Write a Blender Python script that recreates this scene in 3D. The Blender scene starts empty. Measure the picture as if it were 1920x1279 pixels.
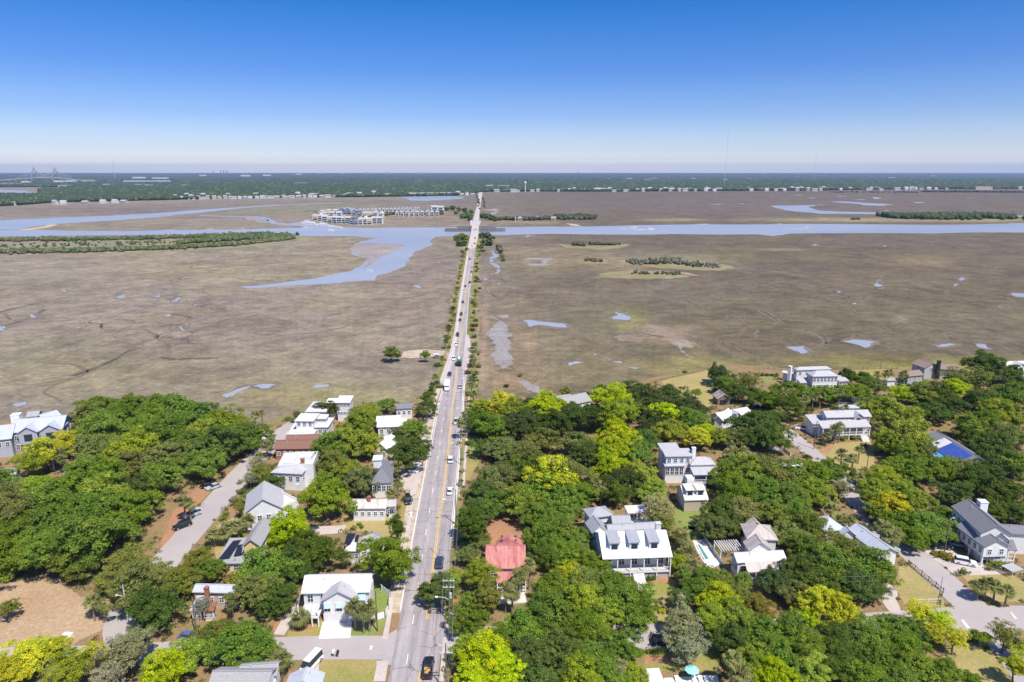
import bpy, math, random
import numpy as np
from mathutils import Vector, Matrix
R = math.radians
S = bpy.context.scene
COL = S.collection
rnd = random.Random(7)

# ------------------------------------------------------------------ camera
H = 92.0; PITCH = 14.0; F = 1280.0
cd = bpy.data.cameras.new("camera"); cam = bpy.data.objects.new("camera", cd); COL.objects.link(cam)
cam.location = (0, 0, H); cam.rotation_euler = (R(90 - PITCH), 0, 0)
cd.sensor_width = 36; cd.lens = 24; cd.clip_start = 1; cd.clip_end = 120000
S.camera = cam
# ------------------------------------------------------------------ light
SUN_EL, SUN_AZ = 58.0, None
sv = Vector((0.55, -0.83, 0)).normalized()
sdir = Vector((sv.x * math.cos(R(SUN_EL)), sv.y * math.cos(R(SUN_EL)), math.sin(R(SUN_EL))))
sl = bpy.data.lights.new("sun", 'SUN'); sun = bpy.data.objects.new("sun", sl); COL.objects.link(sun)
sl.energy = 5.0; sl.angle = R(0.53); sl.color = (1.0, 0.94, 0.86)
sun.rotation_euler = sdir.to_track_quat('Z', 'Y').to_euler(); sun.location = (0, 0, 400)
w = bpy.data.worlds.new("World"); S.world = w; w.use_nodes = True
nt = w.node_tree; nt.nodes.clear()
wo = nt.nodes.new('ShaderNodeOutputWorld'); bg = nt.nodes.new('ShaderNodeBackground')
sky = nt.nodes.new('ShaderNodeTexSky'); sky.sky_type = 'NISHITA'; sky.sun_disc = False
sky.sun_elevation = R(SUN_EL); sky.sun_rotation = math.atan2(sv.x, sv.y)
sky.air_density = 1.0; sky.dust_density = 0.3; sky.ozone_density = 3.0; sky.altitude = 50
tc = nt.nodes.new('ShaderNodeTexCoord'); sx = nt.nodes.new('ShaderNodeSeparateXYZ')
rp = nt.nodes.new('ShaderNodeValToRGB'); mx = nt.nodes.new('ShaderNodeMix'); mx.data_type = 'RGBA'; mx.blend_type = 'MULTIPLY'
mx.inputs[0].default_value = 1.0
nt.links.new(tc.outputs['Generated'], sx.inputs[0]); nt.links.new(sx.outputs['Z'], rp.inputs[0])
SKY_RAMP = [(0.0, (1.56, 1.50, 1.54)), (0.009, (1.50, 1.45, 1.50)), (0.014, (1.08, 1.06, 1.24)), (0.03, (0.78, 0.80, 1.02)), (0.072, (0.47, 0.58, 0.90)), (0.13, (0.25, 0.44, 0.84)), (0.215, (0.07, 0.385, 0.80)), (0.4, (0.3, 0.5, 1.0)), (0.7, (0.8, 0.85, 1.0))]
el = rp.color_ramp.elements
while len(el) < len(SKY_RAMP): el.new(0.5)
for e, (p, c) in zip(el, SKY_RAMP): e.position = p; e.color = (*c, 1)
nt.links.new(sky.outputs[0], mx.inputs[6]); nt.links.new(rp.outputs[0], mx.inputs[7])
nt.links.new(mx.outputs[2], bg.inputs[0]); bg.inputs[1].default_value = 0.13
nt.links.new(bg.outputs[0], wo.inputs[0])
S.view_settings.view_transform = 'Standard'; S.view_settings.look = 'None'
S.view_settings.exposure = 0.26; S.view_settings.gamma = 1.0
S.cycles.max_bounces = 5; S.cycles.diffuse_bounces = 2; S.cycles.glossy_bounces = 2
S.cycles.transmission_bounces = 2; S.cycles.volume_bounces = 0; S.cycles.transparent_max_bounces = 4

# ------------------------------------------------------------------ projection helper (source pixels -> ground)
_ct, _st = math.cos(R(PITCH)), math.sin(R(PITCH))
def ray(px, py):
    u = (px - 960) / F; v = (py - 639.5) / F
    return Vector((u, _ct - v * _st, -_st - v * _ct))
def G(px, py, z=0.0):
    d = ray(px, py); t = (H - z) / -d.z
    return Vector((d.x * t, d.y * t, z))
def scale_at(p):   # source pixels per metre at world point
    return F / (p[1] * _ct + (H - p[2]) * _st)

# ------------------------------------------------------------------ tagging
def tag(o, label=None, cat=None, group=None, kind=None):
    if label: o['label'] = label
    if cat: o['category'] = cat
    if group: o['group'] = group
    if kind: o['kind'] = kind
    return o
def empty(name, loc, rz=0.0, label=None, cat=None, group=None):
    o = bpy.data.objects.new(name, None); COL.objects.link(o); o.empty_display_size = 0.5
    o.location = loc; o.rotation_euler = (0, 0, rz)
    return tag(o, label, cat, group)
def copy_tree(o, parent=None):
    c = o.copy(); COL.objects.link(c); c.parent = parent
    for ch in list(o.children): copy_tree(ch, c)
    return c

# ------------------------------------------------------------------ materials
MATS = {}
class N:
    def __init__(s, name):
        s.m = bpy.data.materials.new(name); s.m.use_nodes = True; s.t = s.m.node_tree
        s.b = s.t.nodes['Principled BSDF']; s.b.inputs['Specular IOR Level'].default_value = 0.3
    def n(s, typ, **k):
        x = s.t.nodes.new(typ)
        for a, v in k.items(): setattr(x, a, v)
        return x
    def l(s, a, b): s.t.links.new(a, b)
    def noise(s, scale, detail=4, rough=0.6, vec=None, dist=0.0):
        x = s.n('ShaderNodeTexNoise'); x.inputs['Scale'].default_value = scale; x.inputs['Detail'].default_value = detail
        x.inputs['Roughness'].default_value = rough; x.inputs['Distortion'].default_value = dist
        if vec is not None: s.l(vec, x.inputs['Vector'])
        return x.outputs['Fac']
    def pos(s):
        return s.n('ShaderNodeNewGeometry').outputs['Position']
    def math(s, op, a, b=None, clamp=False):
        x = s.n('ShaderNodeMath', operation=op, use_clamp=clamp)
        for i, v in enumerate((a, b)):
            if v is None: continue
            if isinstance(v, (int, float)): x.inputs[i].default_value = v
            else: s.l(v, x.inputs[i])
        return x.outputs[0]
    def rng(s, v, a, b, c, d):
        x = s.n('ShaderNodeMapRange'); s.l(v, x.inputs[0])
        for i, q in enumerate((a, b, c, d)): x.inputs[i + 1].default_value = q
        return x.outputs[0]
    def mix(s, f, a, b, mode='MIX'):
        x = s.n('ShaderNodeMix', data_type='RGBA', blend_type=mode)
        for i, v in ((0, f), (6, a), (7, b)):
            if isinstance(v, tuple): x.inputs[i].default_value = (*v, 1)
            elif isinstance(v, (int, float)): x.inputs[i].default_value = v
            else: s.l(v, x.inputs[i])
        return x.outputs[2]
    def mul(s, c, f):   # colour * scalar
        x = s.n('ShaderNodeVectorMath', operation='SCALE'); 
        if isinstance(c, tuple): x.inputs[0].default_value = c
        else: s.l(c, x.inputs[0])
        s.l(f, x.inputs['Scale']); return x.outputs[0]
    def out(s, c, rough=0.8, bump=None, bs=0.3, bd=0.05):
        if isinstance(c, tuple): s.b.inputs['Base Color'].default_value = (*c, 1)
        else: s.l(c, s.b.inputs['Base Color'])
        s.b.inputs['Roughness'].default_value = rough
        if bump is not None:
            x = s.n('ShaderNodeBump'); x.inputs['Strength'].default_value = bs; x.inputs['Distance'].default_value = bd
            s.l(bump, x.inputs['Height']); s.l(x.outputs[0], s.b.inputs['Normal'])
        return s.m
def uvs(s):
    u = s.n('ShaderNodeUVMap'); q = s.n('ShaderNodeSeparateXYZ'); s.l(u.outputs[0], q.inputs[0]); return u.outputs[0], q.outputs[0], q.outputs[1]
def plain(name, c, rough=0.7, var=0.15, sc=1.5):
    if name in MATS: return MATS[name]
    s = N(name); f = s.rng(s.noise(sc, 5, 0.65, s.pos()), 0.3, 0.7, 1 - var, 1 + var)
    MATS[name] = s.out(s.mul(c, f), rough); return MATS[name]
def metal_roof(name, c, rust=None, seam=0.55):
    if name in MATS: return MATS[name]
    s = N(name); uv, u, v = uvs(s)
    fr = s.math('FRACT', s.math('DIVIDE', u, seam)); ln = s.math('LESS_THAN', fr, 0.13)
    mp = s.n('ShaderNodeMapping'); s.l(uv, mp.inputs[0]); mp.inputs['Scale'].default_value = (1.2, 0.25, 1)
    f = s.rng(s.noise(0.9, 6, 0.7, mp.outputs[0]), 0.3, 0.75, 0.84, 1.06)
    col = s.mul(c, s.math('MULTIPLY', f, s.rng(ln, 0, 1, 1, 0.80)))
    if rust:
        mp2 = s.n('ShaderNodeMapping'); s.l(uv, mp2.inputs[0]); mp2.inputs['Scale'].default_value = (0.9, 0.18, 1)
        col = s.mix(s.rng(s.noise(0.55, 6, 0.75, mp2.outputs[0]), 0.47, 0.60, 0, 1), col, rust)
    MATS[name] = s.out(col, 0.5, ln, 0.5, 0.03); return MATS[name]
def shingle(name, c):
    if name in MATS: return MATS[name]
    s = N(name); uv, u, v = uvs(s)
    row = s.math('LESS_THAN', s.math('FRACT', s.math('DIVIDE', v, 0.45)), 0.2)
    f = s.rng(s.noise(2.2, 6, 0.8, uv), 0.25, 0.75, 0.72, 1.25)
    MATS[name] = s.out(s.mul(c, s.math('MULTIPLY', f, s.rng(row, 0, 1, 1, 0.86))), 0.9); return MATS[name]
def siding(name, c):
    if name in MATS: return MATS[name]
    s = N(name); uv, u, v = uvs(s)
    row = s.math('LESS_THAN', s.math('FRACT', s.math('DIVIDE', v, 0.3)), 0.22)
    f = s.rng(s.noise(0.8, 5, 0.7, uv), 0.3, 0.7, 0.9, 1.05)
    MATS[name] = s.out(s.mul(c, s.math('MULTIPLY', f, s.rng(row, 0, 1, 1, 0.85))), 0.7); return MATS[name]
metal_roof('roof_white', (0.72, 0.70, 0.69)); metal_roof('roof_pale', (0.49, 0.475, 0.48)); metal_roof('roof_bright', (0.86, 0.85, 0.84)); metal_roof('roof_grey', (0.38, 0.385, 0.41))
metal_roof('roof_red', (0.56, 0.235, 0.205), (0.34, 0.095, 0.08)); metal_roof('roof_rusty', (0.50, 0.47, 0.46), (0.30, 0.16, 0.10))
metal_roof('roof_tan', (0.55, 0.49, 0.45), (0.40, 0.33, 0.29)); metal_roof('roof_bluewhite', (0.50, 0.53, 0.59)); metal_roof('roof_rust', (0.34, 0.13, 0.07), (0.2, 0.08, 0.05))
metal_roof('roof_worn', (0.72, 0.66, 0.60), (0.45, 0.36, 0.28))
shingle('sh_grey', (0.20, 0.20, 0.22)); shingle('sh_brown', (0.23, 0.125, 0.09)); shingle('sh_light', (0.34, 0.335, 0.33)); shingle('sh_dark', (0.10, 0.105, 0.12)); shingle('sh_tan', (0.27, 0.20, 0.165))
siding('wall_white', (0.74, 0.74, 0.73)); siding('wall_cream', (0.70, 0.62, 0.44)); siding('wall_yellow', (0.75, 0.56, 0.25)); siding('wall_grey', (0.40, 0.43, 0.45)); siding('wall_blue', (0.28, 0.33, 0.40)); siding('wall_tan', (0.50, 0.42, 0.32)); siding('wall_brick', (0.35, 0.16, 0.11)); siding('wall_wood', (0.20, 0.17, 0.14))
plain('glass', (0.035, 0.045, 0.06), 0.12, 0.3); plain('trim', (0.78, 0.78, 0.77), 0.6, 0.05); plain('shutter', (0.40, 0.60, 0.72), 0.6, 0.05)
plain('solar', (0.02, 0.022, 0.04), 0.25, 0.2); plain('dark', (0.03, 0.03, 0.032), 0.6); plain('brick', (0.33, 0.14, 0.09), 0.9, 0.25)
plain('tarp', (0.05, 0.095, 0.36), 0.5, 0.15, 0.6); plain('tarp_pale', (0.14, 0.38, 0.58), 0.5, 0.15, 0.6); plain('deck', (0.62, 0.60, 0.57), 0.8, 0.12, 0.8); plain('wood', (0.26, 0.18, 0.12), 0.9, 0.3)
plain('pole_wood', (0.17, 0.13, 0.10), 0.9, 0.2); plain('steel', (0.55, 0.56, 0.57), 0.4, 0.05); plain('wire', (0.30, 0.30, 0.30), 0.5, 0.0); plain('bark', (0.15, 0.115, 0.085), 0.95, 0.3); plain('palm_bark', (0.22, 0.18, 0.14), 0.95, 0.3)
plain('tyre', (0.02, 0.02, 0.02), 0.9, 0.1); plain('rim', (0.5, 0.5, 0.5), 0.3, 0.05); plain('lamp', (0.8, 0.8, 0.78), 0.3, 0.02); plain('red_lamp', (0.5, 0.02, 0.02), 0.4, 0.02)
plain('teal', (0.30, 0.72, 0.70), 0.6, 0.05); plain('cargo', (0.55, 0.33, 0.12), 0.8, 0.3, 4); plain('timber', (0.17, 0.16, 0.15), 0.9, 0.3); plain('pool', (0.10, 0.30, 0.29), 0.08, 0.1)
def paint():
    s = N('paint'); oi = s.n('ShaderNodeObjectInfo'); s.b.inputs['Coat Weight'].default_value = 0.6
    s.l(oi.outputs['Color'], s.b.inputs['Base Color']); s.b.inputs['Roughness'].default_value = 0.35; MATS['paint'] = s.m
paint()
def leafmat(name='leaf', tr=0.32):
    s = N(name); oi = s.n('ShaderNodeObjectInfo'); at = s.n('ShaderNodeAttribute'); at.attribute_name = 'cl'
    g = s.n('ShaderNodeNewGeometry')
    rf = s.rng(g.outputs['Random Per Island'], 0, 1, 0.70, 1.30)
    cf = s.rng(at.outputs['Fac'], 0, 1, 0.80, 1.22)
    col = s.mul(oi.outputs['Color'], s.math('MULTIPLY', rf, cf))
    hs = s.n('ShaderNodeHueSaturation'); s.l(col, hs.inputs['Color'])
    s.l(s.rng(at.outputs['Fac'], 0, 1, 0.515, 0.485), hs.inputs['Hue'])
    d = s.n('ShaderNodeBsdfDiffuse'); t = s.n('ShaderNodeBsdfTranslucent'); m = s.n('ShaderNodeMixShader'); m.inputs[0].default_value = tr
    s.l(hs.outputs[0], d.inputs[0]); s.l(hs.outputs[0], t.inputs[0]); s.l(d.outputs[0], m.inputs[1]); s.l(t.outputs[0], m.inputs[2])
    s.l(m.outputs[0], s.t.nodes['Material Output'].inputs[0]); MATS[name] = s.m
leafmat()
def farmat():
    s = N('far_foliage'); at = s.n('ShaderNodeAttribute'); at.attribute_name = 'Col'
    g = s.n('ShaderNodeNewGeometry')
    f = s.rng(s.noise(0.35, 3, 0.7, s.pos()), 0.3, 0.7, 0.6, 1.4)
    MATS['far_foliage'] = s.out(s.mul(at.outputs['Color'], f), 0.95)
farmat()
def vcol(name, nscale, lo, hi, sc2=None, rough=0.95, bump=None):
    s = N(name); at = s.n('ShaderNodeAttribute'); at.attribute_name = 'Col'
    p = s.pos()
    f = s.rng(s.noise(nscale, 7, 0.72, p), 0.3, 0.7, lo, hi)
    c = s.mul(at.outputs['Color'], f)
    if sc2:
        f2 = s.noise(sc2, 6, 0.7, p); c = s.mul(c, s.rng(f2, 0.32, 0.68, 0.78, 1.24))
    MATS[name] = s.out(c, rough, bump=f if bump else None, bs=0.5, bd=0.4)
def marshmat():
    s = N('marsh'); at = s.n('ShaderNodeAttribute'); at.attribute_name = 'Col'; p = s.pos()
    big = s.noise(0.004, 6, 0.66, p, 0.6); mid = s.noise(0.022, 8, 0.78, p, 0.5); fine = s.noise(0.35, 5, 0.8, p); 
    c = at.outputs['Color']
    c = s.mix(s.rng(big, 0.42, 0.60, 0, 0.45), c, s.mix(1.0, c, (1.10, 1.13, 0.76), 'MULTIPLY'))
    c = s.mix(s.rng(s.noise(0.009, 7, 0.7, p, 0.4), 0.50, 0.66, 0, 0.7), c, s.mix(1.0, c, (0.74, 0.66, 0.70), 'MULTIPLY'))
    mpx = s.n('ShaderNodeMapping'); s.l(p, mpx.inputs[0]); mpx.inputs['Scale'].default_value = (0.55, 1.0, 1); mpx.inputs['Rotation'].default_value = (0, 0, 0.12)
    st = s.noise(0.016, 8, 0.72, mpx.outputs[0], 1.2)
    c = s.mul(c, s.rng(mid, 0.35, 0.65, 0.72, 1.28)); c = s.mul(c, s.rng(s.noise(0.09, 6, 0.75, p), 0.36, 0.64, 0.74, 1.26)); c = s.mul(c, s.rng(fine, 0.3, 0.7, 0.66, 1.34))
    c = s.mix(s.rng(st, 0.60, 0.74, 0, 0.22), c, (0.26, 0.205, 0.15))
    vor = s.n('ShaderNodeTexVoronoi'); vor.feature = 'DISTANCE_TO_EDGE'; vor.inputs['Scale'].default_value = 0.011
    wv = s.n('ShaderNodeVectorMath', operation='ADD'); nn = s.n('ShaderNodeTexNoise'); nn.inputs['Scale'].default_value = 0.012; nn.inputs['Detail'].default_value = 6
    s.l(p, nn.inputs['Vector']); sc = s.n('ShaderNodeVectorMath', operation='SCALE'); sc.inputs['Scale'].default_value = 130; s.l(nn.outputs['Color'], sc.inputs[0])
    s.l(p, wv.inputs[0]); s.l(sc.outputs[0], wv.inputs[1]); s.l(wv.outputs[0], vor.inputs['Vector'])
    crack = s.math('MULTIPLY', s.rng(vor.outputs['Distance'], 0.002, 0.012, 0.7, 0), s.rng(s.noise(0.006, 3, 0.5, p), 0.50, 0.60, 0, 1))
    c = s.mix(s.math('MULTIPLY', crack, at.outputs['Alpha']), c, (0.075, 0.055, 0.04))
    MATS['marsh'] = s.out(c, 0.95, bump=fine, bs=0.6, bd=0.5)
marshmat()
vcol('wood_floor', 0.35, 0.7, 1.3, 0.06)
def groundmat(name, c1, c2, sc=0.12, fine=1.6, c3=None, am=.32):
    s = N(name); p = s.pos(); a = s.rng(s.noise(sc, 6, 0.7, p), 0.38, 0.62, 0, 1)
    c = s.mix(a, c1, c2)
    if c3: c = s.mix(s.rng(s.noise(sc * 0.6, 5, 0.6, s.mul(p, s.rng(p, 0, 1, 1, 1)) if False else p), 0.55, 0.68, 0, 1), c, c3)
    c = s.mul(c, s.rng(s.noise(fine, 5, 0.8, p), 0.3, 0.7, 1 - am, 1 + am))
    MATS[name] = s.out(c, 0.95)
groundmat('dirt', (0.30, 0.18, 0.095), (0.22, 0.17, 0.075), 0.10, 1.4, (0.13, 0.15, 0.04))
groundmat('pine_straw', (0.42, 0.20, 0.10), (0.33, 0.19, 0.11), 0.15)
groundmat('dry_field', (0.44, 0.32, 0.20), (0.37, 0.245, 0.14), 0.05, 1.2, (0.50, 0.41, 0.29))
groundmat('lawn', (0.23, 0.24, 0.055), (0.34, 0.26, 0.10), 0.10, 2.2); groundmat('lawn_green', (0.17, 0.24, 0.05), (0.24, 0.25, 0.07), 0.12, 2.0)
groundmat('lawn_dry', (0.38, 0.29, 0.12), (0.30, 0.26, 0.09), 0.10, 2.0); groundmat('grass_verge', (0.15, 0.17, 0.045), (0.26, 0.20, 0.08), 0.06, 0.5, (0.38, 0.29, 0.19))
groundmat('sand', (0.52, 0.42, 0.32), (0.40, 0.32, 0.22), 0.08, 0.6); groundmat('mud', (0.30, 0.255, 0.24), (0.24, 0.205, 0.19), 0.02, 0.3, (0.36, 0.31, 0.28))
groundmat('wet_mud', (0.25, 0.225, 0.215), (0.30, 0.275, 0.27), 0.04, 0.4, (0.19, 0.155, 0.115)); groundmat('hummock', (0.19, 0.185, 0.07), (0.29, 0.225, 0.13), 0.035, 0.5, (0.34, 0.27, 0.18))
groundmat('path', (0.53, 0.46, 0.415), (0.47, 0.405, 0.365), 0.2, 3.0, None, .12); groundmat('concrete', (0.70, 0.66, 0.60), (0.64, 0.60, 0.55), 0.3, 3.0, None, .08); groundmat('street', (0.42, 0.375, 0.355), (0.375, 0.335, 0.32), 0.05, 3.0, None, .10)
groundmat('creek_edge', (0.19, 0.155, 0.105), (0.155, 0.125, 0.082), 0.05, 0.5); groundmat('verge_sand', (0.30, 0.235, 0.13), (0.22, 0.19, 0.09), 0.08, 0.8); groundmat('traced_creek', (0.075, 0.058, 0.04), (0.12, 0.093, 0.06), 0.1, 1.0); groundmat('pool_mud', (0.20, 0.165, 0.13), (0.15, 0.125, 0.09), 0.08, 0.6); groundmat('salt_flat', (0.27, 0.205, 0.15), (0.20, 0.155, 0.105), 0.06, 0.4, (0.33, 0.27, 0.22)); groundmat('creek_bank', (0.12, 0.093, 0.066), (0.16, 0.125, 0.085), 0.1, 1.0)
def roadmat():
    s = N('asphalt'); p = s.pos(); uv, u, v = uvs(s)
    c = s.mix(s.rng(s.noise(0.12, 5, 0.7, p), 0.35, 0.65, 0, 1), (0.385, 0.343, 0.34), (0.325, 0.288, 0.287))
    mp = s.n('ShaderNodeMapping'); s.l(uv, mp.inputs[0]); mp.inputs['Scale'].default_value = (1.1, 0.03, 1)
    c = s.mul(c, s.rng(s.noise(0.8, 3, 0.5, mp.outputs[0]), 0.35, 0.65, 0.80, 1.12))
    c = s.mul(c, s.rng(s.noise(3.0, 4, 0.8, p), 0.3, 0.7, 0.88, 1.12))
    nn = s.n('ShaderNodeTexNoise'); nn.inputs['Scale'].default_value = 0.5; nn.inputs['Detail'].default_value = 4; s.l(p, nn.inputs['Vector'])
    mpu = s.n('ShaderNodeMapping'); s.l(uv, mpu.inputs[0]); mpu.inputs['Scale'].default_value = (0.28, 0.16, 1)
    ad = s.n('ShaderNodeVectorMath', operation='ADD'); sc = s.n('ShaderNodeVectorMath', operation='SCALE'); sc.inputs['Scale'].default_value = 0.22
    s.l(nn.outputs['Color'], sc.inputs[0]); s.l(mpu.outputs[0], ad.inputs[0]); s.l(sc.outputs[0], ad.inputs[1])
    vo = s.n('ShaderNodeTexVoronoi'); vo.feature = 'DISTANCE_TO_EDGE'; vo.distance = 'EUCLIDEAN'; vo.inputs['Scale'].default_value = 1.0; vo.inputs['Randomness'].default_value = 0.55
    s.l(ad.outputs[0], vo.inputs['Vector'])
    crack = s.rng(vo.outputs['Distance'], 0.008, 0.020, 1, 0)
    gate = s.rng(s.noise(0.09, 2, 0.5, p), 0.44, 0.52, 0.15, 1)
    c = s.mix(s.math('MULTIPLY', s.math('MULTIPLY', crack, gate), 0.62), c, (0.06, 0.05, 0.055))
    MATS['asphalt'] = s.out(c, 0.9)
roadmat()
plain('mark_white', (0.72, 0.71, 0.68), 0.8, 0.25, 1.0); plain('mark_yellow', (0.68, 0.44, 0.09), 0.8, 0.2, 1.0)
def watermat():
    s = N('water'); p = s.pos(); mp = s.n('ShaderNodeMapping'); s.l(p, mp.inputs[0]); mp.inputs['Scale'].default_value = (0.35, 1.0, 1)
    c = s.mix(s.rng(s.noise(0.006, 5, 0.6, mp.outputs[0]), 0.35, 0.65, 0, 1), (0.30, 0.315, 0.35), (0.36, 0.37, 0.395))
    s.b.inputs['Specular IOR Level'].default_value = 0.35
    MATS['water'] = s.out(c, 0.28, bump=s.noise(0.25, 4, 0.6, mp.outputs[0]), bs=0.5, bd=0.5)
watermat()
M = MATS

# ------------------------------------------------------------------ mesh builder
class MB:
    def __init__(s): s.v = []; s.f = []; s.mi = []
    def add(s, vs, fs, m=0):
        b = len(s.v); s.v += [tuple(x) for x in vs]; s.f += [tuple(b + i for i in f) for f in fs]; s.mi += [m] * len(fs); return s
    def box(s, x0, x1, y0, y1, z0, z1, m=0):
        v = [(x0,y0,z0),(x1,y0,z0),(x1,y1,z0),(x0,y1,z0),(x0,y0,z1),(x1,y0,z1),(x1,y1,z1),(x0,y1,z1)]
        return s.add(v, [(0,3,2,1),(4,5,6,7),(0,1,5,4),(1,2,6,5),(2,3,7,6),(3,0,4,7)], m)
    def prism_x(s, sec, x0, x1, m=0):       # section of (y,z), counter-clockwise seen from +x
        n = len(sec); v = [(x0, a, b) for a, b in sec] + [(x1, a, b) for a, b in sec]
        f = [tuple(range(n))[::-1], tuple(range(n, 2 * n))] + [(i, (i + 1) % n, n + (i + 1) % n, n + i) for i in range(n)]
        return s.add(v, f, m)
    def prism_y(s, sec, y0, y1, m=0):
        n = len(sec); v = [(a, y0, b) for a, b in sec] + [(a, y1, b) for a, b in sec]
        f = [tuple(range(n)), tuple(range(n, 2 * n))[::-1]] + [(i, n + i, n + (i + 1) % n, (i + 1) % n) for i in range(n)]
        return s.add(v, f, m)
    def tube(s, pts, r, n=6, m=0, cap=True):
        pts = [Vector(p) for p in pts]; rr = r if isinstance(r, (list, tuple)) else [r] * len(pts)
        b = len(s.v)
        for i, p in enumerate(pts):
            d = (pts[min(i + 1, len(pts) - 1)] - pts[max(i - 1, 0)]).normalized()
            a = d.orthogonal().normalized(); c = d.cross(a)
            for k in range(n):
                t = 2 * math.pi * k / n; s.v.append(tuple(p + a * math.cos(t) * rr[i] + c * math.sin(t) * rr[i]))
        fs = []
        for i in range(len(pts) - 1):
            for k in range(n):
                k2 = (k + 1) % n; fs.append((b + i * n + k, b + i * n + k2, b + (i + 1) * n + k2, b + (i + 1) * n + k))
        if cap: fs += [tuple(b + k for k in range(n))[::-1], tuple(b + (len(pts) - 1) * n + k for k in range(n))]
        s.f += fs; s.mi += [m] * len(fs); return s
    def mesh(s, name, mats):
        me = bpy.data.meshes.new(name); me.from_pydata(s.v, [], s.f)
        for m in (mats if isinstance(mats, (list, tuple)) else [mats]): me.materials.append(M[m] if isinstance(m, str) else m)
        if len(me.materials) > 1: me.polygons.foreach_set('material_index', s.mi)
        uv = me.uv_layers.new(name='UVMap'); me.update()
        V = s.v; d = uv.data
        for p in me.polygons:
            n = p.normal; h = Vector((-n.y, n.x, 0)); h = h.normalized() if h.length > 1e-3 else Vector((1, 0, 0)); k = n.cross(h)
            for li in p.loop_indices:
                c = Vector(V[me.loops[li].vertex_index]); d[li].uv = (c.dot(h), c.dot(k))
        return me
    def build(s, name, mats, parent=None, mat=None, me=None):
        me = me or s.mesh(name, mats); o = bpy.data.objects.new(name, me); COL.objects.link(o)
        if parent is not None: o.parent = parent
        if mat is not None: o.matrix_basis = mat
        return o

# ------------------------------------------------------------------ flat sheets from pixel outlines
from mathutils.geometry import tessellate_polygon
def fractal(pts, levels, amp, rs):
    for L in range(levels):
        out = []
        for i, a in enumerate(pts):
            b = pts[(i + 1) % len(pts)]; d = b - a; n = Vector((-d.y, d.x, 0))
            out += [a, (a + b) / 2 + n * rs.uniform(-amp, amp)]
        pts = out
    return pts
OCC = []
def sheet(name, px, mat, z, label=None, cat=None, levels=3, amp=0.10, kind='structure', group=None, seed=None, world=False):
    rs = random.Random(seed if seed is not None else int(abs(px[0][0]) * 7 + abs(px[0][1]) * 13))
    pts = [Vector((p[0], p[1], 0)) if world else G(*p) for p in px]
    pts = fractal(pts, levels, amp, rs)
    if name in ('lawn', 'driveway', 'street', 'field', 'patio', 'pine_straw', 'path'): OCC.append([(p.x, p.y) for p in pts])
    tri = tessellate_polygon([[Vector((p.x, p.y, 0)) for p in pts]])
    me = bpy.data.meshes.new(name); me.from_pydata([(p.x, p.y, z) for p in pts], [], [tuple(t) for t in tri])
    me.materials.append(M[mat]); me.update()
    me.uv_layers.new(name='UVMap')
    o = bpy.data.objects.new(name, me); COL.objects.link(o)
    if me.polygons and me.polygons[0].normal.z < 0: me.flip_normals()
    return tag(o, label, cat, group, kind)
def strip(name, rows, mat, z, zoff=None, kind='structure'):
    """rows of (world left, world right) points -> ribbon with uv in metres"""
    vs = []; uvp = []; d = 0; prev = None
    if name in ('road', 'street', 'path', 'sidewalk', 'dirt_verge'):
        for (a, b), (c, e_) in zip(rows, rows[1:]): OCC.append([(a.x, a.y), (b.x, b.y), (e_.x, e_.y), (c.x, c.y)])
    for i, (a, b) in enumerate(rows):
        c = (a + b) / 2
        if prev is not None: d += (c - prev).length
        prev = c; zz = z + (zoff[i] if zoff else 0)
        vs += [(a.x, a.y, zz), (b.x, b.y, zz)]; w2 = (b - a).length; uvp += [(-w2 / 2, d), (w2 / 2, d)]
    fs = [(2 * i, 2 * i + 1, 2 * i + 3, 2 * i + 2) for i in range(len(rows) - 1)]
    me = bpy.data.meshes.new(name); me.from_pydata(vs, [], fs); me.materials.append(M[mat]); uv = me.uv_layers.new(name='UVMap'); me.update()
    for l in me.loops: uv.data[l.index].uv = uvp[l.vertex_index]
    if me.polygons[0].normal.z < 0: me.flip_normals()
    o = bpy.data.objects.new(name, me); COL.objects.link(o); return tag(o, kind=kind) if kind else o
def ribbon(name, px, width, mat, z, smooth=2, kind='structure', jitter=0.0):
    pts = [G(*p) for p in px]
    for _ in range(smooth):
        q = [pts[0]]
        for a, b in zip(pts, pts[1:]): q += [a * .75 + b * .25, a * .25 + b * .75]
        pts = q + [pts[-1]]
    rows = []; rs = random.Random(len(px))
    for i, p in enumerate(pts):
        d = (pts[min(i + 1, len(pts) - 1)] - pts[max(0, i - 1)]).normalized(); n = Vector((-d.y, d.x, 0))
        wd = (width if not callable(width) else width(i / (len(pts) - 1))) / 2 * (1 + rs.uniform(-jitter, jitter))
        rows.append((p + n * wd, p - n * wd))
    return strip(name, rows, mat, z, kind=kind)

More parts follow.
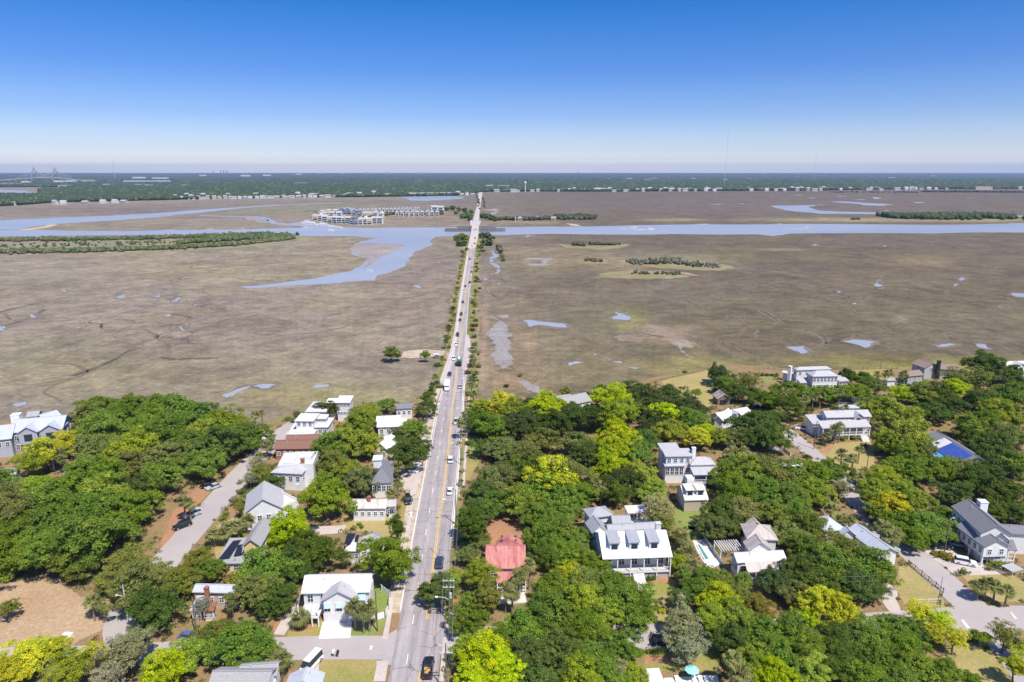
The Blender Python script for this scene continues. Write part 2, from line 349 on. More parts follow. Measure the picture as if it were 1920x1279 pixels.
# ------------------------------------------------------------------ marsh ground
def smooth(a, b, x): t = np.clip((x - a) / (b - a), 0, 1); return t * t * (3 - 2 * t)
def to_px(X, Y, Z=0.0):
    dz = Z - H; dep = Y * _ct - dz * _st; up = Y * _st + dz * _ct
    dep = np.maximum(dep, 1.0)
    return 960 + F * X / dep, 639.5 - F * up / dep
def ground():
    Ds = np.concatenate([[-500, -200, 0, 30], np.geomspace(60, 5000, 330), np.geomspace(5300, 29000, 30)])
    ss = np.linspace(-1, 1, 241); ss = np.sign(ss) * np.abs(ss) ** 1.15
    X = ss[None, :] * (np.maximum(Ds, 0)[:, None] * 0.95 + 260); Y = np.repeat(Ds[:, None], len(ss), 1)
    px, py = to_px(X, Y); far = Y > 30
    c = np.zeros(X.shape + (4,)); c[..., 3] = 1
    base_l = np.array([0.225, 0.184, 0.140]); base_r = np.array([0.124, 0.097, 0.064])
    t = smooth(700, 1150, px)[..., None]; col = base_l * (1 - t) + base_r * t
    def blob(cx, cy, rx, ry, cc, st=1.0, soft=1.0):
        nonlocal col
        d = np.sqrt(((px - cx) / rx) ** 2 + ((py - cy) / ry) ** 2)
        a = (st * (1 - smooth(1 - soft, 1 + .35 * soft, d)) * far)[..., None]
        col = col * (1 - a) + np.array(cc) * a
    # far marsh: purplish brown
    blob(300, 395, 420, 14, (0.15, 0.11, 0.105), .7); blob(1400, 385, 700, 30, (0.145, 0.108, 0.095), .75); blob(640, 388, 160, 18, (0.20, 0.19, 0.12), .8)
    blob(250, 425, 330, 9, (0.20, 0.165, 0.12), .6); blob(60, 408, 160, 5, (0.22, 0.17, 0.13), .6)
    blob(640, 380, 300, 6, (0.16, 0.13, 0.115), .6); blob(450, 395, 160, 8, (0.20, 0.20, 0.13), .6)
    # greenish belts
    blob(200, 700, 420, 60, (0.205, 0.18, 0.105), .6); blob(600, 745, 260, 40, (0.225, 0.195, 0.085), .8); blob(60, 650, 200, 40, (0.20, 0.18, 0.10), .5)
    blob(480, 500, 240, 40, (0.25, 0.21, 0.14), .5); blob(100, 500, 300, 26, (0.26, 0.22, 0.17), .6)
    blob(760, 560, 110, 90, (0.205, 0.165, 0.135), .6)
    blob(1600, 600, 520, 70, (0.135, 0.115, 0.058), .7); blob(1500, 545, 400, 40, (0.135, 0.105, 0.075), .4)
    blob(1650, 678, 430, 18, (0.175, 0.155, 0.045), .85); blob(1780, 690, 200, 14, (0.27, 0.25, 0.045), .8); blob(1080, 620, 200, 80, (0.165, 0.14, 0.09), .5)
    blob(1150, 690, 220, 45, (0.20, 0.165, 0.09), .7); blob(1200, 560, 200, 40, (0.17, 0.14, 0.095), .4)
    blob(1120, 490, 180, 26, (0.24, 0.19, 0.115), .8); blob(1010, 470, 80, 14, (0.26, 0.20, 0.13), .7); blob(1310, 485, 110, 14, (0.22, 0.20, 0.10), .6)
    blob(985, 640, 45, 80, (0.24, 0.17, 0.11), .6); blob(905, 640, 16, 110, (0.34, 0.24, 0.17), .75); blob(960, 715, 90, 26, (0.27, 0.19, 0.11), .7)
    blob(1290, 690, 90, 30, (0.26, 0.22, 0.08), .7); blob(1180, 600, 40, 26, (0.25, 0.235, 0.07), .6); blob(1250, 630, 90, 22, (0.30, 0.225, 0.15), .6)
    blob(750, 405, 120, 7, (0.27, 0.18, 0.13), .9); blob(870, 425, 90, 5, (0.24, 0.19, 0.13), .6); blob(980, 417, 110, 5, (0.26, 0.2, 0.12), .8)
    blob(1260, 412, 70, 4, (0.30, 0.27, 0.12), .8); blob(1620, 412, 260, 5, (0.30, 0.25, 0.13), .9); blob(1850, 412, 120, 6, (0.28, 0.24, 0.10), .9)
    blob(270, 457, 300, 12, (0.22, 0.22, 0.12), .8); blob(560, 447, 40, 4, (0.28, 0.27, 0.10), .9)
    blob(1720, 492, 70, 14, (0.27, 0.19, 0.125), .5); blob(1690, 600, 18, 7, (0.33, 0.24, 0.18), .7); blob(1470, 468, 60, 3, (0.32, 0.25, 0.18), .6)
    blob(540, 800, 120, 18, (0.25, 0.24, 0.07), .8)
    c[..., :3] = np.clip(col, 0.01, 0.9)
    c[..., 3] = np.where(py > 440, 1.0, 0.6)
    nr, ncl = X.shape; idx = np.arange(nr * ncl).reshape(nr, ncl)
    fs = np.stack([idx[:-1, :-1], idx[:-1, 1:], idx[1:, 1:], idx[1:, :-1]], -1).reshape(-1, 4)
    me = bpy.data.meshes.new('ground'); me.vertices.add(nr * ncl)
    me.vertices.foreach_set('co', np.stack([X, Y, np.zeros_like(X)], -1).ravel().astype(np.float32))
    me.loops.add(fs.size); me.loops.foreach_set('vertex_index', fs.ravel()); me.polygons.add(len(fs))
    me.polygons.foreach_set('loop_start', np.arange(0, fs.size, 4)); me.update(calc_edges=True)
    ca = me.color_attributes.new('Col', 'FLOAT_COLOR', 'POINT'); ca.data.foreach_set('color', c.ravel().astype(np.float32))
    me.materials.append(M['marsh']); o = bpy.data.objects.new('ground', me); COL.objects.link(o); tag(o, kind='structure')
ground()

# ------------------------------------------------------------------ water
def wtr(pts, lv=3, amp=0.09):
    cx = sum(p[0] for p in pts) / len(pts); cy = sum(p[1] for p in pts) / len(pts)
    if max(p[0] for p in pts) - min(p[0] for p in pts) < 110 and cy > 430:
        rs = random.Random(int(cx)); sheet('mud_margin', [(cx + (x - cx) * rs.uniform(1.12, 1.5), cy + (y - cy) * rs.uniform(1.2, 1.9)) for x, y in pts], 'pool_mud', 0.018, levels=3, amp=.2)
    return sheet('water', pts, 'water', 0.03, levels=lv, amp=amp)
wtr([(-700,432),(30,431.7),(133,432.7),(267,432.7),(400,430.7),(567,427.5),(577,426),(560,423.5),(533,422.5),(519,421),(508,418.5),(500,413.5),(493,409),(457,406.9),(375,405.2),(375,403.8),(460,405.6),(497,407),(508,411),(516,416.5),(540,419.5),(567,415),(584,416),(590,420),(638,425.3),(682,427.5),(759,427),(824,426.4),(949,426),(1035,424.7),(1103,424.7),(1225,422),(1400,421),(1833,420.6),(1920,418),(2700,415),(2700,434),(1920,436),(1562,437.7),(1481,438),(1449,442.8),(1420,439.6),(1252,439),(1144,440),(1035,438.5),(949,441),(881,441.7),(818,444),(809,449),(811,460),(778.5,471),(772,480),(767.5,489),(759,500),(737,508),(706,517),(704,526),(671,528),(606,532.5),(540,536),(467,541),(450,537.5),(540,528.5),(605,519.4),(658,508.5),(680,497.5),(696,484.5),(671,481),(659,472),(667,457),(682,451.6),(706,447.4),(662,443),(553,442.4),(367,441),(133,441.7),(0,442.7),(-700,443)], 3, 0.07)
wtr([(-700,416),(0,413.3),(100,408.3),(200,405),(300,399.3),(400,391.7),(500,385),(567,382.3),(640,380),(640,381),(533,384.6),(433,392.3),(367,400),(323,403.3),(326,404.5),(233,411.7),(100,420.5),(33,430.5),(-100,432.1),(-700,432.1)], 3, 0.06)
wtr([(743,368.4),(757,371),(770,376),(800,376.5),(861,373.2),(855,367.8),(802,366),(754,367)]); wtr([(636,391.5),(650,388.5),(668,390),(672,394.5),(655,397.5),(640,396)])
wtr([(470,407.5),(495,409.5),(503,414.5),(480,412)])
wtr([(1447,385.6),(1475,385.8),(1519,384.6),(1545,384),(1524,387),(1522,390),(1532,394.5),(1580,397),(1665,398.7),(1661,401.7),(1537,400.8),(1490,396.5),(1462,391.5)])
wtr([(1552,378),(1590,378),(1620,380.5),(1676,383),(1650,386),(1620,385),(1597,381.2),(1570,380)])
for a in ([(1633,369.6),(1642,369.9),(1650,372.8),(1640,373.4)],[(1493,365),(1503,365.6),(1500,366.5)],[(1565,367),(1588,367.4),(1575,368.3)],[(1515,370.8),(1530,371),(1524,372)],[(1600,373.7),(1622,374),(1610,375.2)],[(1712,379),(1733,379.4),(1720,381)],[(1807,371),(1824,371.5),(1815,372)],[(1327,382.6),(1358,382),(1350,383.8)],[(1384,381.5),(1395,381.7),(1390,382.6)],[(1886,404),(2400,403),(2400,406.5),(1890,406.5)],
          [(919,470),(925,470),(926,485),(930,495),(936,504.6),(935,512),(927,513),(924,497),(917,483)],[(910,521),(915,523),(909,526)],[(933,531),(938,530),(936,534)],[(913,543),(919,547),(915,547)],
          [(980,600),(995,600),(1010,603),(1035,605),(1053,606.5),(1064,614),(1040,613),(1010,609),(994,613)],[(1153.6,585),(1165,588),(1183,596),(1177,600),(1163,599),(1148,597.6),(1157,592)],[(1067,680),(1080,677.5),(1096,680),(1083,681.5),(1069,686)],[(1175,688),(1201,689),(1190,691.5)],[(1148,678.5),(1165,678),(1168,682)],[(1112,663),(1122,664),(1115,666.5)],
          [(1476,650.7),(1508,650),(1516,660),(1504,663),(1489,657.5)],[(1580,641),(1603,636.8),(1641,641),(1633,646.7),(1621,652),(1608,646)],[(1744,644),(1760,647.5),(1779,644),(1795,646),(1776,649.4),(1762,650)],[(1830,646),(1847,646),(1863,656),(1839,652)],
          [(120,543),(128,542),(126,548),(119,548)],[(217,558),(229,549),(235,553),(231,559)],[(321,566),(333,557.5),(340,561),(333,566)],[(357,569),(370,571),(364,573)],[(310,594),(318,588),(320,593)],[(335,612),(340,612),(346,620),(341,619)],[(55,590),(66,588),(67,595),(59,596)],[(-4,612),(8,612),(6,620),(-4,620)],[(278,555),(300,554),(296,558)],
          [(475,723),(495,720),(517,721),(505,728),(490,729)],[(417,741),(440,732),(470,724),(460,730),(436,742),(425,746)],[(585,724),(617,720.5),(617,724),(595,728)],[(23,758),(50,752),(50,758),(33,763)],[(776,532.5),(784,535),(791,538),(784,541)],
          [(1643,527),(1650,526),(1657,536),(1645,538)],[(1525,458),(1531,458.5),(1527,462)],[(1570,546),(1577,547),(1572,549)],[(1598,569),(1605,568),(1601,571)],[(1790,532),(1797,533),(1792,537)],[(1800,525),(1806,520),(1803,527)],[(1898,550),(1925,551),(1925,557),(1905,556)],[(1870,575),(1876,574),(1877,578)],
          [(1657,460),(1662,461),(1658,463)],[(985,443),(992,440),(988,445)],[(940,498),(947,500),(943,502)],[(0,355.6),(35,357),(67,360),(66,362.5),(34,365.6),(0,365),(-500,368),(-500,356)],[(-500,343.5),(41,344.5),(30,346.5),(-500,347)],[(226,339),(330,338),(320,342),(240,343)]):
    wtr(a, 3, 0.13)
def mud(pts, m='mud', z=0.045, lv=4, amp=.16): return sheet('mud_flat', pts, m, z, levels=lv, amp=amp)
mud([(667,457),(690,455),(720,456.5),(756,458),(748,466),(730,476),(714,484),(700,484),(686,481),(671,481),(660,471)]); mud([(697,484),(712,486),(700,496),(683,503),(690,495)], lv=2)
mud([(457,407),(480,408),(492,411),(496,416),(508,420),(480,416.5),(462,412)], z=.045)
mud([(703,525),(680,528),(640,530),(671,526)], lv=2); mud([(920,591),(935,600),(950,615),(956,640),(961,669),(953,688),(940,692),(931,683),(918,667),(920,634),(925,612)], 'wet_mud', .02); mud([(968,716),(985,712),(1010,725),(1030,738),(1000,736)], 'wet_mud', .02)
mud([(905,393),(925,391),(946,392),(930,398),(928,405),(917,402)], 'wet_mud', .02); mud([(930,591),(955,590),(958,596),(940,596)], 'wet_mud', .02)
mud([(972,486),(1000,483),(1036,484),(1034,497),(1005,499),(985,497),(1015,494),(1018,488)], 'wet_mud', .02); mud([(1215,604),(1235,612),(1262,626),(1290,640),(1300,652),(1280,650),(1258,640),(1240,630),(1225,618)], 'salt_flat', .012, 4, .3); mud([(1150,632),(1180,628),(1215,632),(1200,642),(1165,640)], 'salt_flat', .012, 4, .3); mud([(1270,646),(1280,650),(1305,672),(1297,671),(1285,661)], 'wet_mud', .02, 3)
for p in ([(1020,455),(1080,460),(1140,461),(1178,457),(1165,464),(1120,468),(1060,465)],[(1075,489),(1110,486),(1140,489),(1130,494),(1090,494)],[(1105,520),(1140,510),(1200,507),(1280,510),(1312,517),(1260,522),(1180,523)],[(1150,491),(1200,485),(1300,488),(1345,494),(1385,503),(1350,508),(1290,506),(1220,500)]):
    sheet('sand', p, 'hummock', 0.01, levels=4, amp=0.2)
for p in ([(30,431.5),(95,420.5),(110,421),(60,431)],[(380,429.7),(400,428.6),(398,430.4)],[(433,428.4),(460,427.8),(458,429)],[(1295,420.6),(1330,419.6),(1325,421)],[(1450,419.8),(1470,419),(1465,420.6)],[(1060,419),(1080,420.5),(1090,424),(1070,423)],[(300,431.6),(330,431),(325,432.4)],[(565,427.3),(576,425),(575,427.5)]):
    sheet('sand', p, 'sand', 0.035, levels=1, amp=0.1)
for k, p in enumerate(([(1400,575),(1430,583),(1452,597),(1466,607)],[(1510,565),(1550,570),(1585,573),(1605,588)],[(1530,552),(1545,556),(1590,566)],[(1575,546),(1610,540),(1645,537)],[(1700,525),(1760,532),(1800,540),(1850,548),(1900,553)],[(1655,522),(1690,523),(1715,524)],[(1262,558),(1285,562),(1300,570),(1320,574)],[(135,706),(180,690),(215,675),(240,658),(265,652)],[(0,585),(40,575),(90,565)],[(5,612),(50,600),(85,580)],[(345,620),(335,606),(300,613)],[(320,588),(345,592),(360,597)],[(915,516),(935,520),(950,530)],[(920,550),(935,560),(942,562)],[(700,532),(740,531),(776,534)],[(935,590),(980,588),(1030,583),(1060,590)],[(1210,506),(1300,518)],[(300,670),(330,675),(350,672),(385,672),(410,671)])):
    ribbon('creek', p, 5.0, 'creek_edge', 0.012, 2, jitter=0.5); ribbon('creek', p, 1.9 if k < 8 else 1.5, 'traced_creek', 0.016, 2, jitter=0.6)

def wcreek(P, w_):
    def rows(k):
        out = []
        for i, p in enumerate(P):
            d = (P[min(i + 1, len(P) - 1)] - P[max(0, i - 1)]).normalized(); n = Vector((-d.y, d.x, 0)); t = 1 - .75 * i / len(P); ww = w_ * k * t / 2 * crk.uniform(.6, 1.4); out.append((p + n * ww, p - n * ww))
        return out
    strip('creek', rows(3.2), 'creek_edge', 0.011); strip('creek', rows(1.0), 'creek_bank', 0.016)
crk = random.Random(77)
def walk(p, a, n, st, w_, depth):
    P = [p]; turn = 0; a0 = a
    for i in range(n):
        turn = turn * .3 + crk.uniform(-.62, .62) - .10 * math.sin(a - a0); a += turn; p = p + Vector((math.cos(a), math.sin(a), 0)) * st * crk.uniform(.6, 1.3); P.append(p)
        if depth and crk.random() < .09: walk(p, a + crk.choice((-1, 1)) * crk.uniform(.6, 1.2), int(n * .45), st * .8, w_ * .6, depth - 1)
    if len(P) > 2: wcreek(P, w_)
for cx, cy in [(140,600),(330,640),(520,600),(200,520),(700,560),(90,680),(1000,570),(1080,540),(1240,560),(1300,600),(1400,520),(1480,560),(1560,600),(1640,560),(1700,540),(1780,580),(1850,620),(1700,630),(1580,490),(1750,470),(1420,470),(1880,500),(1350,640),(1500,620),(1620,600),(1060,650),(1400,400),(1250,395),(1600,390),(1750,388),(1150,380),(500,398),(200,420)]:
    D_ = G(cx, cy).length; walk(G(cx, cy), crk.choice((0, math.pi)) + crk.uniform(-.5, .5), int(crk.uniform(12, 30)), 3.4 + D_ / 200, .45 + D_ / 800, 1)
# ------------------------------------------------------------------ island ground and yards
sheet('island_ground', [(-900,820),(-100,800),(20,790),(60,778),(140,775),(300,770),(450,790),(490,797),(530,778),(570,770),(650,760),(745,758),(790,752),(812,742),(870,738),(900,748),(1000,744),(1100,738),(1200,716),(1245,703),(1325,690),(1380,684),(1450,688),(1500,694),(1600,693),(1700,693),(1800,689),(1920,686),(2200,684),(3400,690),(3400,1279),(2600,2600),(-600,2600),(-1900,1279)], 'dirt', 0.02, levels=3, amp=0.05)
yard = lambda p, m='lawn', z=0.04, n='lawn', lv=2, amp=.06: sheet(n, p, m, z, levels=lv, amp=amp)
yard([(-300,1105),(0,1100),(80,1078),(110,1085),(150,1120),(200,1120),(215,1150),(195,1180),(150,1200),(120,1220),(0,1215),(-300,1230)], 'dry_field', n='field')
yard([(536,1201),(545,1170),(557,1164),(607,1163),(597,1201)], lv=0); yard([(658,1198),(665,1160),(690,1100),(730,1105),(729,1150),(715,1185),(690,1194)], 'lawn_green', lv=0)
yard([(598,1238),(608,1231),(700,1231),(708,1240),(705,1300),(596,1300)], lv=1, amp=.02); yard([(640,968),(752,965),(745,1012),(725,1010),(640,990)], 'lawn_dry'); yard([(752,945),(775,945),(765,985),(752,980)])
yard([(1206,1090),(1262,1090),(1250,1150),(1200,1150)]); yard([(1195,1150),(1252,1150),(1245,1176),(1190,1174)], 'lawn_dry'); yard([(1258,955),(1330,950),(1320,1000),(1262,985)], 'lawn_green'); yard([(1290,985),(1320,995),(1310,1012),(1290,1008)], 'lawn_green')
yard([(1525,845),(1560,832),(1640,828),(1640,880),(1600,890),(1545,868)], 'lawn_dry'); yard([(1686,1062),(1705,1060),(1768,1115),(1772,1140),(1700,1142),(1676,1100)], 'lawn_dry'); yard([(1700,1050),(1712,1050),(1800,1130),(1790,1142)], 'lawn_dry')
yard([(1770,1215),(1830,1200),(1880,1212),(1900,1290),(1790,1290)], 'lawn_dry'); yard([(1240,715),(1325,694),(1345,720),(1330,765),(1300,770)], 'lawn_dry'); yard([(1425,708),(1450,706),(1455,715),(1430,718)], 'lawn_green')
yard([(1600,695),(1670,692),(1690,722),(1650,728)], 'lawn'); yard([(1666,722),(1700,720),(1700,735),(1668,738)], 'lawn'); yard([(866,818),(900,818),(880,900),(860,905)], 'lawn'); yard([(1206,1205),(1350,1210),(1345,1260),(1210,1258)], 'lawn')
yard([(1800,1075),(1900,1080),(1960,1120),(1860,1130)], 'lawn_dry'); yard([(1140,938),(1155,950),(1150,965),(1100,975),(1085,985)], 'lawn_dry'); yard([(395,990),(450,965),(470,990),(400,1060)], 'lawn_dry'); yard([(525,825),(545,800),(560,805),(545,830)], 'lawn')
yard([(525,785),(560,770),(600,765),(590,778),(545,782),(510,800)], 'grass_verge')
yard([(905,958),(1000,955),(1010,1000),(930,1015),(905,1085),(890,1060)], 'pine_straw', n='pine_straw'); yard([(545,1165),(560,1160),(590,1162),(588,1180),(550,1182)], 'pine_straw', 0.05, 'pine_straw'); yard([(1205,1078),(1255,1078),(1250,1092),(1208,1092)], 'pine_straw', 0.05, 'pine_straw'); yard([(1210,1232),(1300,1228),(1290,1242),(1212,1245)], 'pine_straw', .05, 'pine_straw')
yard([(325,960),(345,935),(375,915),(395,920),(350,975),(318,1030),(300,1030)], 'pine_straw', n='pine_straw'); yard([(510,1175),(525,1160),(540,1145),(545,1160),(520,1190)], 'pine_straw', n='pine_straw'); yard([(1545,838),(1568,835),(1552,850),(1530,850)], 'pine_straw', .05, 'pine_straw')
yard([(270,1207),(320,1205),(320,1214),(275,1216)], 'pine_straw', n='pine_straw')

# ------------------------------------------------------------------ roads
ROWS = [(1900,600,699,739),(1279,728,787,821),(1147,752,802.5,834),(1010,775,819,847.5),(860,802.5,839,861),(762,821,848.5,868.5),(720,833,853,870.3),(663,849.5,859.6,872),(622,857,863.9,875.4),(567,863.6,871,879),(520,871,876.7,884.4),(480,877.3,882.4,889.3),(466,879.2,884,891)]
def interp(rows, y, k):
    ys = [r[0] for r in rows]
    for a, b in zip(rows, rows[1:]):
        if b[0] <= y <= a[0]: t = (a[0] - y) / (a[0] - b[0]); return a[k] + t * (b[k] - a[k])
    return rows[-1][k]
def between(f1, k1, f2, k2, ys, rows=ROWS):  # lateral position as offsets in metres from a table column
    out = []
    for y in ys: out.append((G(interp(rows, y, k1), y) + Vector((f1, 0, 0)), G(interp(rows, y, k2), y) + Vector((f2, 0, 0))))
    return out
YS = [r[0] for r in ROWS]; YF = [r[0] for r in ROWS[1:]]
# causeway embankment
EMB = [(740,806,893),(720,815,893),(663,834,895.5),(622,841,897),(567,850,897.5),(520,858,898),(480,868,899),(452,874,901),(441,876,899)]
_e = [(EMB[0][0], EMB[0][1], EMB[0][2])]
for a, b in zip(EMB, EMB[1:]):
    for k in range(1, 6): _e.append(tuple(a[i] + (b[i] - a[i]) * k / 5 for i in range(3)))
sheet('causeway_verge', [(a - 1, y) for y, a, b in _e] + [(b + 1, y) for y, a, b in _e[::-1]], 'verge_sand', 0.055, levels=3, amp=.10); sheet('causeway_verge', [(a + 1, y) for y, a, b in _e] + [(b - 1, y) for y, a, b in _e[::-1]], 'grass_verge', 0.065, levels=3, amp=.10, seed=4)
strip('road', between(0, 1, 0, 3, YS), 'asphalt', 0.12)
strip('curb', between(-0.35, 1, 0.0, 1, [1147,1010,860,762,720,663,622,567,520,480]), 'concrete', 0.22)
strip('curb', between(-0.1, 3, 0.35, 3, [1010,860,762,720]), 'concrete', 0.22)
# path on the left of the causeway
PATH = [(780,800,808),(762,808,816),(720,822,830.5),(663,842.5,848),(622,852,856.2),(567,859.6,863),(520,867.6,870.4),(480,874.5,877),(466,877,879)]
strip('path', [(G(a, y), G(b, y)) for y, a, b in PATH], 'path', 0.13)
strip('path', [(G(a, y), G(b, y)) for y, a, b in [(720,870.3,873),(690,871,877),(663,872.5,884),(640,873.5,882),(628,874.8,877.5)]], 'path', 0.10)
SW = [(1200,716,727),(1150,727,735),(1100,736,743),(1010,758,766),(960,766,773),(900,776,785),(840,787,794),(780,799,806)]
strip('sidewalk', [(G(a, y), G(b, y)) for y, a, b in SW], 'path', 0.14)
strip('dirt_verge', [(G(a, y), G(b, y)) for y, a, b in [(1150,727,752),(1100,733,760),(1010,752,775),(940,763,788),(880,770,799),(830,785,807),(780,797,817)]], 'sand', 0.05)
strip('sidewalk', [(G(a, y), G(b, y)) for y, a, b in [(1279,823,832),(1210,830,838),(1190,832,842)]], 'path', 0.14)
strip('sidewalk', [(G(a, y), G(b, y)) for y, a, b in [(1279,700,722),(1250,706,727),(1240,706,730)]], 'path', 0.14)
strip('sidewalk', [(G(a, y), G(b, y)) for y, a, b in [(912,866,871),(880,868.5,873.5),(820,873,877.5),(760,877,880),(730,879,881)]], 'path', 0.14)
strip('dirt_verge', [(G(a, y), G(b, y)) for y, a, b in [(1060,843,850),(1010,848,856),(930,855,862),(860,861,868),(762,869,874)]], 'grass_verge', 0.05)
yard([(836,1190),(835,1165),(842,1140),(856,1160),(858,1180),(848,1210),(836,1215)], 'path', 0.07, 'path', 1, .03)
yard([(1000,960),(905,870),(905,958),(1005,955)][:0] or [(845,1165),(850,1050),(858,1050),(856,1160)], 'pine_straw', 0.05, 'pine_straw')
# markings
def mark(name, rows, mat): return strip(name, rows, mat, 0.135)
mark('centre_line', between(-0.22, 2, -0.07, 2, [1900,1279]+[1175,1175][:0]), 'mark_yellow')
for a, b in (((1279, 1260), None), ((1162, 1040), None), ((1040, 466), None)):
    ys = [a[0]] + [y for y in YF if a[1] < y < a[0]] + [a[1]]
    mark('centre_line', between(-0.32, 2, -0.12, 2, ys), 'mark_yellow'); mark('centre_line', between(0.10, 2, 0.30, 2, ys), 'mark_yellow')
ys = [860,762,720,663,622,567,520,480]
mark('edge_line', between(0.35, 1, 0.52, 1, ys), 'mark_white'); mark('edge_line', between(-0.5, 3, -0.33, 3, [1010] + ys), 'mark_white')
mid = lambda y: (interp(ROWS, y, 1) + interp(ROWS, y, 2)) / 2
Dd = 100.0
def y_of_D(D): return float(to_px(0.0, D)[1])
while Dd < 270:
    y0, y1 = y_of_D(Dd), y_of_D(Dd + 3.0)
    if y0 < 1279 and not (1175 < y0 < 1240): mark('lane_dash', [(G(mid(y0), y0) + Vector((-.08, 0, 0)), G(mid(y0), y0) + Vector((.08, 0, 0))), (G(mid(y1), y1) + Vector((-.08, 0, 0)), G(mid(y1), y1) + Vector((.08, 0, 0)))], 'mark_white')
    Dd += 12.0
# side streets
ribbon('street', [(600,782),(560,790),(520,822),(450,890),(395,955),(325,1035),(262,1110),(222,1175),(250,1220)], lambda t: 8.5 - 1.5 * t, 'street', 0.07)
ribbon('street', [(-300,1242),(100,1236),(300,1226),(540,1216),(640,1214),(750,1215)], 7.0, 'street', 0.08, 1)
ribbon('street', [(820,1202),(1000,1198),(1200,1196),(1400,1190),(1600,1176),(1750,1166),(1820,1160),(1960,1158),(2300,1160)], 8.2, 'street', 0.08, 1)
ribbon('street', [(1470,806),(1492,822),(1530,858),(1585,905),(1612,945),(1660,1000),(1720,1045),(1780,1100),(1850,1165),(1910,1230),(1960,1300)], lambda t: 5.5 + 3.0 * t, 'street', 0.075)
ribbon('street', [(1575,722),(1590,745),(1600,765)], 10, 'street', 0.07, 1); ribbon('street', [(1410,762),(1440,765)], 9, 'street', 0.07, 0)
sheet('street', [(706,1204),(728,1190),(745,1180),(742,1250),(722,1246),(712,1232)], 'street', 0.09, levels=0)
sheet('driveway', [(597,1199),(607,1159),(661,1160),(657,1197)], 'concrete', 0.10, levels=0); sheet('driveway', [(513,1190),(535,1150),(562,1130),(555,1160),(533,1192)], 'path', 0.10, levels=1, amp=.04)
sheet('driveway', [(1650,1105),(1668,1095),(1683,1110),(1680,1125),(1690,1150),(1670,1150),(1655,1130)], 'path', 0.10, levels=1, amp=.05)
sheet('driveway', [(1726,1035),(1760,1010),(1800,1040),(1845,1060),(1890,1075),(1850,1078),(1790,1078),(1770,1062)], 'path', 0.06, levels=1, amp=.04)
sheet('driveway', [(560,1279),(570,1240),(598,1238),(597,1279)], 'path', 0.07, levels=0); sheet('driveway', [(0,900),(0,885),(30,878),(20,895),(8,915)], 'path', 0.07, levels=0); sheet('driveway', [(108,885),(125,873),(140,885),(130,893)], 'path', 0.07, levels=0)
sheet('driveway', [(755,860),(792,858),(788,905),(762,925),(750,905)], 'path', 0.055, levels=1, amp=.05); sheet('driveway', [(412,985),(460,983),(462,990),(410,994)], 'path', 0.07, levels=0)
sheet('driveway', [(505,995),(650,985),(640,1000),(520,1010)], 'path', 0.045, levels=1, amp=.05)
for q in ([(1802,1164),(1806,1163),(1818,1178),(1813,1179.5)], [(1893,1150),(1896,1149),(1907,1161),(1903,1162)], [(694,1212.5),(699,1212),(697,1219),(692,1219.5)]):
    sheet('stop_bar', q, 'mark_white', 0.14, levels=0)
sheet('driveway', [(1298,1014),(1322,1010),(1340,1035),(1354,1058),(1330,1068),(1312,1045)], 'concrete', 0.10, levels=0)

